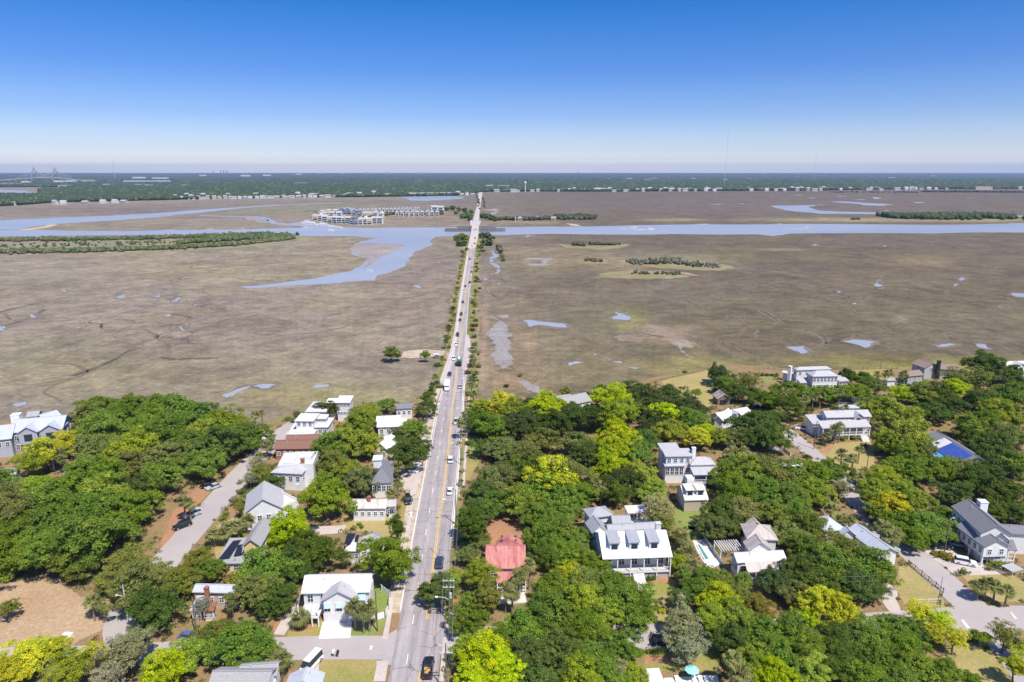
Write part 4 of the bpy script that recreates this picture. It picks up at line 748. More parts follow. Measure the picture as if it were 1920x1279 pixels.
h = House('small white roofed shed among the trees behind the garage cottage', 'shed', 'garden_shed'); h.blk((1363,826),(1385,825),(1375,819),2.8,3.8,'gx','wall_white','roof_white',wins=None)
h = House('white roofed house half hidden by oaks right of the lawn strip'); h.blk((1458,880),(1510,878),(1484,868),3.8,5.4,'gx','wall_white','roof_white',wins=None)

# ------------------------------------------------------------------ trees
def crown_mesh(name, seed, rx, rz, R0=6.0, nclump=150, per=104, leaf=0.305, cone=0.0, open_=0.0):
    rs = np.random.RandomState(seed); V = []; C = []; cl = []
    nl = 8; lobes = []       # a few big lobes first, clumps ride on the lobes
    for k in range(nl):
        a = 2 * math.pi * (k + rs.rand() * .6) / nl; q = rs.uniform(.36, .72)
        lobes.append((np.array([q * math.cos(a), q * math.sin(a), rs.uniform(-.3, .3) * rz]), rs.uniform(.26, .50)))
    for k in range(3): lobes.append((np.array([rs.uniform(-.25, .25), rs.uniform(-.25, .25), rs.uniform(.15, .55) * rz]), rs.uniform(.34, .56)))
    while len(cl) < nclump:
        lc, lr = lobes[rs.randint(len(lobes))]
        d = rs.randn(3); d /= np.linalg.norm(d)
        if d[2] < -.75: d[2] *= -1
        c = lc + d * lr * rs.uniform(.82, 1.04) * np.array([1, 1, rz])
        if any(np.linalg.norm((c - l2) / np.array([1, 1, rz])) < r2 * .62 for l2, r2 in lobes): continue
        c[:2] *= rx
        if cone: c[:2] *= 1 - cone * np.clip((c[2] + .4) / 1.4, 0, 1)
        r = rs.uniform(.075, .165); cl.append((c, r, rs.rand()))
    for c, r, t in cl:
        n = int(per * rs.uniform(.7, 1.3) * (r / .12) ** 1.5 * (1 - open_))
        d = rs.randn(n, 3); d /= np.linalg.norm(d, axis=1)[:, None]; d[:, 2] = np.where(d[:, 2] < -.4, -d[:, 2], d[:, 2])
        p = (c + d * (r * (rs.uniform(.5, 1.1, (n, 1)) + .5 * rs.rand(n, 1) ** 6)) * np.array([1, 1, .75])) * R0
        nr = d * .8 + rs.randn(n, 3) * .5 + np.array([0, 0, .5]); nr /= np.linalg.norm(nr, axis=1)[:, None]
        a = np.cross(nr, rs.randn(n, 3)); a /= np.linalg.norm(a, axis=1)[:, None]; b = np.cross(nr, a)
        s1 = leaf * rs.uniform(.6, 1.3, (n, 1)); s2 = s1 * rs.uniform(.5, .9, (n, 1))
        V.append(np.stack([p - a * s1 * .5, p - b * s2 * .5, p + a * s1 * .5, p + b * s2 * .5], 1)); C.append(np.full(n, t))
    # leaves inside the crown, so that it is not hollow
    n = int(1500 * (1 - open_)); d = rs.randn(n, 3); d /= np.linalg.norm(d, axis=1)[:, None]
    p = d * rs.uniform(.1, .62, (n, 1)) * np.array([rx, rx, rz]) * R0; a = rs.randn(n, 3); a /= np.linalg.norm(a, axis=1)[:, None]; b = np.cross(a, d); b /= np.linalg.norm(b, axis=1)[:, None]; q = R0 * .052
    V.append(np.stack([p - a * q, p - b * q, p + a * q, p + b * q], 1)); C.append(rs.rand(n) * .5)  # inner leaves get only the darker tints: crown shade put into colour
    V = np.concatenate(V).reshape(-1, 3); C = np.concatenate(C); F4 = np.arange(len(V)).reshape(-1, 4)
    me = bpy.data.meshes.new(name); me.vertices.add(len(V)); me.vertices.foreach_set('co', V.astype(np.float32).ravel())
    me.loops.add(F4.size); me.loops.foreach_set('vertex_index', F4.ravel().astype(np.int32)); me.polygons.add(len(F4)); me.polygons.foreach_set('loop_start', np.arange(0, F4.size, 4)); me.update(calc_edges=True)
    at = me.attributes.new('cl', 'FLOAT', 'FACE'); at.data.foreach_set('value', C.astype(np.float32))
    me.materials.append(M['leaf']); return me
def trunk_mesh(seed, hgt, r, spread, zc, name='trunk', n=6, mat='bark', lean=.5):
    rs = random.Random(seed); b = MB(); top = Vector((rs.uniform(-lean, lean), rs.uniform(-lean, lean), zc * .55))
    b.tube([(0, 0, -.3), (top.x * .4, top.y * .4, top.z * .5), top], [r * 1.3, r, r * .8], 7)
    for k in range(n):
        a = 2 * math.pi * (k + rs.random()) / n; l = spread * rs.uniform(.5, .85); e = Vector((math.cos(a) * l, math.sin(a) * l, zc + rs.uniform(-.5, 2.0)))
        m1 = top.lerp(e, .5) + Vector((0, 0, rs.uniform(-.6, .4))); b.tube([top - Vector((0, 0, .2)), m1, e], [r * .55, r * .35, r * .1], 5)
    return b.mesh(name, mat)
PROTO = {}
def proto(kind, crowns, hc):
    PROTO[kind] = ([crown_mesh('crown', **c) for c in crowns], [trunk_mesh(i + 3, hc, .35, 4.0, hc, mat='bark') for i in range(2)], hc)
proto('oak', [dict(seed=i, rx=1.04, rz=.66) for i in range(6)], 4.6)
proto('round', [dict(seed=20 + i, rx=1.0, rz=.86) for i in range(5)], 5.6)
proto('tall', [dict(seed=40 + i, rx=.80, rz=1.30, cone=.45) for i in range(3)], 7.2)
proto('loose', [dict(seed=60 + i, rx=1.04, rz=.85, nclump=130, per=60, leaf=.30, open_=.3) for i in range(3)], 5.6)
proto('bush', [dict(seed=80 + i, rx=1.0, rz=.66, R0=2.0, nclump=40, per=34, leaf=.28) for i in range(4)], 1.0)
def palm_protos():
    out = []
    for sd in range(3):
        rs = random.Random(sd + 5); b = MB()
        for k in range(34):
            az = rs.uniform(0, 2 * math.pi); elv = rs.uniform(-.7, 1.25); L = rs.uniform(1.5, 2.1)
            d = Vector((math.cos(az) * math.cos(elv), math.sin(az) * math.cos(elv), math.sin(elv))); side = Vector((-math.sin(az), math.cos(az), 0)); up = d.cross(side) * -1
            base = d * .35; hub = d * L * .55
            for j in range(7):
                t = (j - 3) / 3 * 1.15; e = hub + (d * math.cos(t) + side * math.sin(t)) * L * .52 + Vector((0, 0, -.28 - .2 * abs(t)))
                m = hub + (d * math.cos(t) + side * math.sin(t)) * L * .28; wv = side * math.cos(t) * .09 - d * math.sin(t) * .09
                b.add([base, m + wv, e, m - wv], [(0, 1, 2, 3)])
        me = bpy.data.meshes.new('crown'); me.from_pydata(b.v, [], b.f); me.materials.append(M['leaf']); at = me.attributes.new('cl', 'FLOAT', 'FACE')
        for i in range(len(me.polygons)): at.data[i].value = rs.random()
        out.append(me)
    tr = []
    for sd in range(2):
        b = MB().tube([(0, 0, -.2), (.1, .05, .35), (.15 * sd, .1, .7), (0, 0, 1.0)], [.26, .2, .18, .2], 7); tr.append(b.mesh('trunk', 'palm_bark'))
    return out, tr
PALM = palm_protos()
COLORS = dict(dark=(0.115, 0.170, 0.032), mid=(0.175, 0.262, 0.034), fresh=(0.290, 0.360, 0.040), lime=(0.42, 0.52, 0.016), yellow=(0.52, 0.53, 0.035), olive=(0.215, 0.240, 0.058), grey=(0.33, 0.33, 0.19), deep=(0.095, 0.132, 0.036), palm=(0.24, 0.25, 0.085), rust=(0.16, 0.075, 0.04), gold=(0.30, 0.25, 0.04))
CNAME = dict(dark='dark green', mid='mid green', fresh='fresh green', lime='bright lime green', yellow='yellow green', olive='olive green', grey='grey green', deep='very dark green', palm='pale green', rust='rust red', gold='golden green')
LAND = [(634,1120,'blue awning house'),(640,755,'marsh side modern house'),(580,795,'terraced modern house'),(552,832,'brown roofed long house'),(545,870,'white terrace roofed house'),(505,935,'large grey gabled house'),(470,1010,'yellow solar house'),(715,885,'roof lantern house'),(733,790,'white metal roofed cottage'),(715,825,'cream cottage'),(695,945,'worn tin cottage'),(685,1015,'hipped solar house'),(400,1115,'rusty tin roofed shack'),(455,1260,'bottom shingled house'),(60,800,'blue grey mansion'),(90,1140,'dry brown field'),(375,960,'left side street'),(640,1215,'left cross street'),(757,758,'causeway end house'),(947,1045,'red roofed cottage'),(1190,1020,'three dormer farmhouse'),(1195,952,'open pavilion'),(1295,870,'three storey white house'),(1306,925,'garage cottage'),(1540,700,'grey hipped mansion'),(1357,745,'weathered barn'),(1380,775,'cross gabled bungalow'),(1590,790,'long two storey house'),(1750,690,'brown roofed marsh house'),(1905,690,'right edge house'),(1785,830,'blue tarpaulin house'),(1850,1000,'grey carport house'),(1595,1000,'long pale roofed house'),(1430,1030,'rambling tan roofed house'),(1325,1040,'swimming pool'),(1080,745,'grey marsh side roof'),(1280,1265,'parasol patio'),(1720,1100,'fenced dry lawn'),(1220,1190,'right cross street'),(1850,1150,'right street junction'),(835,1100,'main road wires'),(870,850,'straight main road verge'),(880,600,'causeway'),(890,430,'river bridge'),(1600,850,'upper right lawn'),(1270,720,'shore field'),(730,670,'sandy causeway landing')]
TREES = []; PLACED = []
SIZE = lambda r: 'huge' if r > 8.5 else 'broad' if r > 6.5 else 'medium sized' if r > 4.6 else 'small' if r > 2.6 else 'tiny'
def note(o, px, py, col, noun, rm, grp): TREES.append((o, px, py, col, noun, rm, grp))
def tree(px, py, rpx, kind='oak', col='mid', noun='tree', grp='broadleaf trees on the island', hscale=1.0):
    cr, tr, hc0 = PROTO[kind]
    R0 = 2.0 if kind == 'bush' else 6.0
    p = G(px, py, 5.0); rm = rpx / scale_at(p); s = rm / R0; hc = hc0 * (.45 + .55 * s) * hscale if kind != 'bush' else hc0 * s
    p = G(px, py, hc); rm = rpx / scale_at(p); s = rm / R0; rz = rnd.uniform(0, 6.28)
    e = empty(kind + '_plant' if False else ('bush' if kind == 'bush' else 'tree'), (p.x, p.y, 0.0), rz)
    c = bpy.data.objects.new('crown', rnd.choice(cr)); COL.objects.link(c); c.parent = e; c.location = (0, 0, hc); j = rnd.uniform(.92, 1.08); c.scale = (s, s * rnd.uniform(.9, 1.1), s * j)
    k = COLORS[col]; v = rnd.uniform(.85, 1.18); hshift = rnd.uniform(-.06, .06); c.color = (k[0] * v * (1 + hshift * 1.5), k[1] * v, k[2] * v * (1 + rnd.uniform(-.3, .3)), 1)
    if kind != 'bush' or rm > 1.5:
        t = bpy.data.objects.new('trunk', rnd.choice(tr)); COL.objects.link(t); t.parent = e; f = hc / hc0; t.scale = (s, s, f)
    note(e, px, py, CNAME[col], noun, rm, grp); PLACED.append((px, py, rpx)); return e
def palm(px, py, h_=6.0, s=1.0, col='palm', grp='cabbage palms on the island'):   # px,py = pixel of the head centre
    p = G(px, py, h_); e = empty('palm_tree', (p.x, p.y, 0), rnd.uniform(0, 6.28))
    c = bpy.data.objects.new('crown', rnd.choice(PALM[0])); COL.objects.link(c); c.parent = e; c.location = (0, 0, h_); c.scale = (s, s, s * .95)
    k = COLORS[col]; v = rnd.uniform(.85, 1.15); c.color = (k[0] * v, k[1] * v, k[2] * v, 1)
    t = bpy.data.objects.new('trunk', rnd.choice(PALM[1])); COL.objects.link(t); t.parent = e; t.scale = (s, s, h_)
    note(e, px, py, CNAME[col], 'palm', s * 2, grp); return e
# hand placed trees: x, y, crown radius in px, shape, colour
HAND = [(85,850,34,'round','yellow'),(125,832,28,'round','yellow'),(60,868,26,'round','fresh'),
(612,935,48,'round','fresh'),(545,990,42,'round','lime'),(520,1005,28,'round','lime'),(590,1035,50,'oak','dark'),(500,1065,55,'oak','mid'),(545,1060,40,'oak','dark'),(560,1010,30,'oak','dark'),(730,1052,52,'round','mid'),(470,1110,42,'oak','olive'),(520,1120,36,'oak','dark'),(445,1085,26,'bush','gold'),(410,1075,22,'bush','gold'),
(762,852,36,'round','dark'),(790,842,22,'oak','dark'),(778,806,26,'oak','mid'),(745,815,16,'oak','dark'),(802,765,20,'oak','dark'),(800,745,14,'oak','mid'),(745,990,20,'tall','dark'),(700,768,20,'oak','fresh'),(725,758,20,'oak','mid'),(675,790,34,'round','fresh'),(690,775,26,'oak','fresh'),(620,840,36,'round','mid'),(655,830,42,'round','fresh'),(690,832,30,'round','fresh'),(625,870,30,'round','olive'),(650,880,32,'oak','fresh'),(675,900,34,'round','olive'),(640,910,26,'oak','mid'),(618,765,22,'oak','deep'),(598,768,14,'oak','deep'),(575,838,12,'bush','mid'),(545,845,12,'bush','gold'),
(494,888,24,'oak','olive'),(510,905,24,'oak','dark'),(530,895,14,'oak','dark'),(482,872,20,'loose','grey'),(468,898,15,'loose','grey'),(490,870,18,'loose','olive'),(472,928,18,'oak','olive'),(452,952,12,'loose','olive'),
(395,1065,24,'oak','mid'),(370,1050,30,'oak','olive'),(330,1090,36,'oak','olive'),(290,1080,40,'oak','olive'),(380,1135,18,'loose','grey'),
(15,1140,18,'oak','olive'),(175,1130,14,'loose','dark'),(225,1235,46,'loose','grey'),(250,1210,36,'round','grey'),(205,1265,34,'loose','grey'),(310,1255,42,'round','lime'),(350,1230,36,'oak','fresh'),(130,1255,40,'round','fresh'),(60,1225,44,'oak','yellow'),(20,1255,40,'oak','yellow'),(100,1215,28,'oak','yellow'),(170,1230,30,'oak','yellow'),(440,1205,55,'oak','mid'),(400,1190,40,'oak','olive'),(490,1220,40,'oak','mid'),(370,1215,30,'oak','fresh'),(520,1240,22,'oak','mid'),
(828,1105,38,'oak','dark'),(800,1110,22,'oak','dark'),(850,1080,20,'oak','fresh'),(880,1040,22,'oak','olive'),(905,1015,18,'oak','olive'),(888,990,34,'tall','dark'),(868,975,22,'tall','mid'),(900,1080,34,'round','fresh'),(915,1120,34,'tall','olive'),(885,1130,36,'oak','mid'),(880,1160,34,'oak','mid'),
(905,1235,52,'round','lime'),(940,1260,40,'round','lime'),(875,1215,30,'oak','fresh'),(890,1270,36,'round','lime'),(935,1200,34,'oak','mid'),
(985,1180,50,'oak','mid'),(1030,1150,50,'round','mid'),(1080,1130,44,'round','fresh'),(1035,1100,36,'oak','mid'),(1065,1075,28,'loose','yellow'),(1100,1180,44,'oak','mid'),(1120,1150,38,'round','fresh'),(1170,1130,52,'oak','mid'),(1200,1140,32,'round','mid'),(1150,1090,34,'oak','mid'),(1095,1085,34,'oak','olive'),(990,1235,50,'oak','dark'),(1050,1230,50,'oak','dark'),(1110,1225,44,'oak','mid'),(1160,1215,36,'oak','mid'),(1085,1265,44,'round','fresh'),(1140,1260,40,'oak','mid'),(1180,1265,30,'oak','fresh'),(1010,1275,44,'oak','dark'),(1160,1255,22,'loose','grey'),
(1015,1010,36,'round','mid'),(1050,1000,40,'oak','mid'),(1085,1010,26,'oak','mid'),(1060,1035,36,'oak','mid'),(1025,1045,30,'oak','dark'),(1095,1030,20,'oak','olive'),(1110,1060,30,'oak','mid'),
(925,900,36,'oak','olive'),(905,920,30,'oak','dark'),(950,890,36,'oak','olive'),(985,880,42,'oak','dark'),(1030,895,48,'round','yellow'),(1065,890,44,'round','olive'),(1010,920,44,'oak','mid'),(975,940,40,'oak','fresh'),(1055,940,42,'oak','mid'),(1095,920,32,'oak','mid'),(930,945,32,'oak','mid'),(900,955,28,'oak','dark'),(1040,975,30,'oak','mid'),(1000,965,30,'oak','mid'),
(935,760,30,'round','yellow'),(905,765,24,'round','fresh'),(960,775,30,'round','fresh'),(1025,765,34,'round','lime'),(1050,760,20,'round','lime'),(1150,750,34,'round','lime'),(1120,745,20,'round','lime'),(1180,765,34,'oak','fresh'),(1250,778,30,'round','lime'),(1150,780,34,'round','fresh'),(1165,820,38,'round','lime'),(1150,850,36,'round','lime'),(1140,880,34,'round','lime'),(1195,850,34,'oak','mid'),(1120,830,20,'oak','lime'),(1200,890,38,'oak','fresh'),(1165,905,38,'oak','deep'),(1220,915,30,'oak','fresh'),(1155,925,30,'oak','dark'),
(985,765,26,'oak','dark'),(970,800,36,'oak','deep'),(1000,790,34,'oak','dark'),(1040,795,36,'oak','deep'),(1075,780,34,'oak','dark'),(1110,785,34,'oak','deep'),(920,800,38,'oak','mid'),(900,795,26,'oak','dark'),(890,780,24,'oak','mid'),(1020,825,32,'oak','olive'),(985,845,34,'oak','olive'),(940,840,34,'oak','olive'),(905,838,22,'oak','dark'),(1080,830,34,'oak','olive'),(1100,850,32,'oak','dark'),(1215,750,40,'oak','deep'),(1250,745,36,'oak','deep'),(1190,735,30,'oak','dark'),(1285,765,36,'oak','deep'),(1230,790,30,'oak','deep'),(1295,790,34,'oak','mid'),(1210,820,30,'oak','dark'),(1260,810,30,'oak','fresh'),(1310,820,24,'round','yellow'),(1325,805,22,'oak','lime'),(1305,735,10,'oak','fresh'),(1345,820,22,'oak','fresh'),(1060,735,14,'oak','olive'),(1095,745,16,'oak','dark'),(1125,728,12,'oak','mid'),
(1235,955,36,'loose','grey'),(1245,985,26,'loose','olive'),(1275,1000,14,'oak','olive'),(1215,1000,12,'oak','olive'),
(1410,800,48,'oak','dark'),(1440,820,36,'oak','dark'),(1380,815,30,'oak','olive'),(1440,790,30,'oak','dark'),(1350,705,24,'oak','deep'),(1365,720,26,'oak','mid'),(1385,735,26,'oak','dark'),(1405,715,20,'loose','olive'),(1415,740,20,'oak','dark'),(1440,750,28,'oak','mid'),(1470,735,30,'oak','mid'),(1500,735,26,'oak','mid'),(1540,740,28,'oak','mid'),(1570,735,22,'oak','mid'),(1480,765,30,'oak','dark'),(1590,705,20,'oak','dark'),(1620,712,24,'oak','mid'),(1605,735,24,'oak','mid'),(1640,725,22,'oak','olive'),(1340,695,14,'tall','deep'),
(1845,685,34,'round','dark'),(1860,700,28,'oak','dark'),(1790,712,30,'loose','olive'),(1830,712,30,'loose','olive'),(1795,730,24,'round','lime'),(1760,740,34,'oak','dark'),(1725,740,30,'oak','olive'),(1785,760,30,'oak','dark'),(1870,770,34,'round','fresh'),(1895,740,34,'oak','mid'),(1840,750,30,'oak','dark'),(1905,785,26,'oak','fresh'),(1850,790,30,'oak','mid'),(1895,700,24,'oak','dark'),(1920,720,26,'oak','dark'),(1690,740,20,'round','lime'),(1745,770,30,'oak','dark'),
(1665,775,36,'oak','fresh'),(1700,790,36,'round','fresh'),(1690,820,40,'round','fresh'),(1725,825,30,'oak','fresh'),(1735,840,26,'oak','olive'),(1640,755,26,'oak','mid'),(1665,830,30,'oak','fresh'),(1700,850,30,'oak','mid'),(1820,800,34,'oak','mid'),(1860,830,36,'oak','dark'),(1830,825,26,'oak','dark'),(1895,820,34,'oak','olive'),(1900,870,36,'oak','mid'),(1860,870,34,'oak','dark'),(1800,880,30,'oak','olive'),(1760,880,34,'oak','mid'),(1720,885,32,'oak','mid'),(1690,880,30,'oak','mid'),(1830,900,40,'oak','dark'),(1880,920,40,'oak','dark'),(1790,920,30,'oak','dark'),(1860,955,32,'oak','dark'),(1910,960,30,'oak','dark'),
(1660,900,34,'oak','fresh'),(1640,925,32,'round','fresh'),(1670,945,34,'round','yellow'),(1700,930,34,'oak','fresh'),(1725,940,26,'oak','fresh'),(1700,975,36,'oak','mid'),(1745,985,40,'oak','mid'),(1720,1005,30,'oak','mid'),(1765,965,26,'oak','mid'),(1645,960,22,'oak','fresh'),(1765,1000,26,'oak','mid'),
(1560,885,36,'oak','mid'),(1530,890,34,'oak','mid'),(1490,890,36,'oak','mid'),(1440,880,44,'oak','olive'),(1400,880,44,'oak','fresh'),(1365,895,34,'oak','mid'),(1380,925,40,'oak','mid'),(1430,925,46,'oak','mid'),(1480,930,40,'oak','mid'),(1530,925,30,'oak','fresh'),(1575,915,20,'loose','grey'),(1400,955,34,'oak','olive'),(1350,960,34,'oak','dark'),(1450,960,34,'oak','olive'),(1345,985,34,'oak','olive'),(1375,990,22,'oak','dark'),(1495,965,34,'oak','mid'),(1520,990,34,'oak','olive'),(1480,1000,32,'oak','olive'),(1510,1030,34,'oak','mid'),(1585,1040,44,'oak','olive'),(1620,1060,46,'oak','mid'),(1650,1075,36,'oak','mid'),(1560,1060,44,'oak','mid'),(1510,1070,40,'oak','dark'),(1600,1100,40,'oak','dark'),(1550,1100,40,'oak','dark'),(1640,1105,26,'oak','dark'),(1460,1090,34,'oak','deep'),(1490,1110,30,'oak','olive'),
(1530,1130,36,'round','yellow'),(1565,1145,38,'round','yellow'),(1600,1160,24,'loose','yellow'),(1515,1160,22,'oak','lime'),(1330,1085,32,'oak','mid'),(1360,1100,36,'oak','olive'),(1300,1100,28,'oak','mid'),(1390,1090,22,'oak','mid'),(1280,1120,24,'oak','dark'),(1395,1125,26,'oak','olive'),(1275,1050,22,'oak','fresh'),(1285,1080,20,'oak','mid'),
(1280,1185,42,'loose','grey'),(1275,1150,32,'tall','grey'),(1290,1215,34,'loose','grey'),(1345,1130,38,'round','lime'),(1340,1165,38,'round','fresh'),(1385,1155,36,'round','fresh'),(1420,1145,32,'round','gold'),(1375,1200,40,'oak','dark'),(1430,1190,44,'oak','mid'),(1480,1180,40,'oak','mid'),(1460,1230,46,'oak','mid'),(1520,1220,44,'oak','mid'),(1570,1200,42,'oak','dark'),(1420,1240,40,'oak','fresh'),(1580,1240,46,'oak','dark'),(1630,1200,44,'oak','mid'),(1670,1180,34,'oak','mid'),(1700,1210,40,'oak','mid'),(1650,1245,44,'oak','mid'),(1720,1250,40,'oak','mid'),(1770,1260,36,'oak','mid'),(1520,1265,40,'round','fresh'),(1620,1275,40,'oak','mid'),(1690,1275,40,'oak','mid'),(1450,1270,36,'round','lime'),(1820,1275,24,'oak','mid'),(1720,1180,26,'oak','mid'),
(1725,1150,30,'loose','yellow'),(1760,1165,30,'loose','lime'),(1790,1195,26,'loose','yellow'),(1755,1185,22,'loose','yellow'),(1885,1190,28,'loose','olive'),(1905,1250,26,'round','yellow'),(1915,1215,22,'oak','yellow'),(1830,1190,14,'oak','mid'),(1850,1195,12,'oak','fresh'),
(733,662,15,'round','olive'),(797,665,10,'round','mid'),(745,666,8,'oak','olive')]
_k = []
for a in sorted(HAND, key=lambda t: -t[2]):
    if all(math.hypot(a[0] - b[0], (a[1] - b[1]) * 1.5) > .50 * (a[2] + b[2]) * .5 + .12 * b[2] for b in _k): _k.append(a)
print('hand', len(HAND), len(_k))
for a in _k: tree(a[0], a[1], a[2] * 1.10, *a[3:])
# the two big woods are filled in with oaks
KEEP = [(0,760,128,826),(120,1078,205,1200),(0,1090,200,1185),(320,905,470,1040),(60,820,140,890)]
def inside(x, y, P):
    c = False; n = len(P)
    for i in range(n):
        x1, y1 = P[i]; x2, y2 = P[(i + 1) % n]
        if (y1 > y) != (y2 > y) and x < (x2 - x1) * (y - y1) / (y2 - y1) + x1: c = not c
    return c
def fill(P, rm, pal, sx=1.0, sy=.56, tries=5000, seed=1):
    rs = random.Random(seed); xs = [p[0] for p in P]; ys = [p[1] for p in P]
    for _ in range(tries):
        x, y = rs.uniform(min(xs), max(xs)), rs.uniform(min(ys), max(ys))
        if not inside(x, y, P): continue
        r = rm * rs.uniform(.8, 1.2) * scale_at(G(x, y, 6))
        if not all(inside(x + dx * r * .95, y + dy * r * .72, P) for dx, dy in ((1, 0), (-1, 0), (0, 1), (0, -1))): continue
        if any(((x - a) / sx) ** 2 + ((y - b) / sy) ** 2 < ((r + c) / 2) ** 2 for a, b, c in PLACED): continue
        tree(x, y, r, rs.choice(['oak', 'oak', 'oak', 'round']), rs.choice(pal))
P1 = [(130,742),(200,733),(300,724),(380,744),(450,764),(500,798),(506,838),(452,872),(402,892),(384,912),(335,932),(318,955),(314,990),(292,1016),(240,1010),(172,1108),(95,1108),(70,1082),(0,1095),(-60,1098),(-60,885),(60,880),(140,888),(150,860),(130,830)]
fill(P1, 8.0, ['mid', 'mid', 'mid', 'dark', 'olive', 'mid', 'fresh'], seed=4)
fill([(200,1010),(330,1035),(395,1030),(420,1060),(360,1090),(352,1150),(350,1195),(240,1200),(250,1150),(180,1110)], 7.4, ['mid', 'olive', 'dark', 'olive'], seed=5)
fill([(-60,1190),(60,1180),(300,1235),(540,1190),(545,1262),(500,1262),(460,1232),(395,1250),(380,1310),(-60,1310)], 6.6, ['fresh', 'mid', 'yellow', 'olive'], seed=6)
# palms: pixel of the head
for a in ((172,1125,5),(665,1137,5.5),(680,1147,5),(690,1140,5.5),(562,1155,3),(345,940,6),(336,905,7),(355,945,5),(430,990,4.5),(445,985,5),(420,998,4),(462,975,4),(400,1002,3.5),(500,835,4.5),(485,855,4),(508,815,4),(490,775,6),(478,778,6),(745,875,5),(745,905,5),(735,925,4.5),(112,850,6.5),(118,862,5),(525,1235,4),(510,1250,4),(650,1043,3.5),(735,765,5),
          (947,1106,5.5),(972,1080,6),(992,1058,6.5),(978,1075,5),(960,1112,5),(1375,1235,7),(1388,1262,6),(1128,910,6),(1115,905,5),(1282,1010,4),(1290,1035,4.5),(1278,1040,4),(1300,1060,4),(1285,1070,4),(1195,730,5),(880,765,4.5),(875,780,5),(890,757,5),(1585,765,5),
          (1395,705,5),(1400,712,5),(1470,735,7),(1485,742,6),(1510,748,6),(1525,745,5.5),(1540,740,6),(1575,735,7),(1500,760,5),(1480,770,5),(1460,770,5),(1575,800,6),(1567,803,6),(1580,850,5),(1600,858,4.5),(1612,843,5),(1550,818,3.5),(1690,705,5),(1697,700,5),(1660,700,5),(1668,698,5),(1645,702,5),(1635,790,4),(1650,800,4.5),(1610,895,5),(1620,885,4.5),(1655,985,6),(1665,990,6),(1680,1000,6),(1672,1008,5.5),(1570,975,4),(1590,978,4),(1640,880,4),
          (1850,1095,4),(1868,1100,4),(1888,1108,4),(1835,1100,3.5),(1365,850,3.5),(1385,850,3.5),(1375,845,3.5),(1395,845,3.5),(1545,930,4),(1560,955,4),(1075,780,5),(1160,770,5),(865,795,6),(800,770,5),(792,760,5),(811,750,5)):
    palm(*a, s=rnd.uniform(.95, 1.25))
# causeway palms and oleander shrubs
for k, (x, y, c) in enumerate([(866,489,'b'),(864,498,'b'),(862,510,'p'),(860,522,'b'),(858,530,'b'),(857,540,'r'),(855,550,'p'),(852,565,'p'),(849,578,'r'),(847,585,'b'),(842,612,'r'),(840,618,'p'),(838,630,'b'),(836,640,'p'),(829,672,'p'),(820,684,'b'),(816,706,'p'),(811,722,'p'),(806,735,'b'),(801,745,'p'),(866,480,'b'),(869,472,'b'),
                               (894,494,'r'),(893,500,'r'),(893,508,'b'),(892.5,520,'r'),(892,527,'r'),(891,545,'p'),(891,553,'p'),(887,567,'r'),(890,569,'b'),(889,585,'p'),(887,610,'r'),(886,618,'r'),(889,631,'r'),(885,655,'r'),(888,658,'b'),(882,685,'r'),(878,698,'r'),(889,706,'p'),(884,722,'p'),(880,738,'b'),(888,738,'p'),(892,600,'b'),(890,645,'b'),(886,675,'b'),(884,710,'b'),(897,480,'b'),(897,470,'b')]):
    if c == 'p': palm(x, y, 4.2, 1.0, 'deep' if k % 2 else 'olive', grp='cabbage palms along the causeway')
    else:
        q = tree(x, y, (2.1 if c == 'r' else 2.0) * scale_at(G(x, y)), 'bush', 'rust' if c == 'r' else 'mid', 'shrub', 'shrubs along the causeway')
rv = random.Random(9)
for i in range(84):
    y = 470 + 270 * rv.random() ** 1.3; sd = rv.choice((1, 2)); x = interp([(b[0], b[1], b[2]) for b in EMB], y, sd) + rv.uniform(-1, 4) * (1 if sd == 1 else -1.2) * (1 + (y - 470) / 150)
    if sd == 1 and 655 < y < 668: continue
    tree(x, y, rv.uniform(.7, 1.9) * scale_at(G(x, y)), 'bush', rv.choice(['mid', 'olive', 'mid', 'dark', 'fresh', 'grey']), 'shrub', 'shrubs along the causeway')
BRIDGE_TREES = [(858,452,8,'mid'),(866,449,8,'fresh'),(873,450,7,'fresh'),(862,462,8,'dark'),(871,461,7,'dark'),(905,447,8,'dark'),(914,449,9,'dark'),(922,452,7,'dark'),(909,460,9,'mid'),(901,466,7,'mid'),(918,461,7,'dark'),(905,472,5,'mid'),(935,466,6,'olive'),(938,475,7,'olive'),(934,470,5,'olive'),(941,484,6,'olive'),(943,490,5,'olive'),(868,410,7,'mid'),(875,406,7,'mid'),(882,409,7,'mid'),(878,414,7,'dark'),(905,409,7,'mid'),(912,411,8,'mid'),(920,413,8,'mid'),(928,415,6,'dark'),(872,398,6,'dark'),(860,397,6,'mid'),(848,394,6,'dark'),(838,395,6,'mid'),(884,400,5,'mid'),(828,401,5,'mid'),(855,402,5,'mid'),(875,470,4,'mid'),(867,474,4,'mid')]
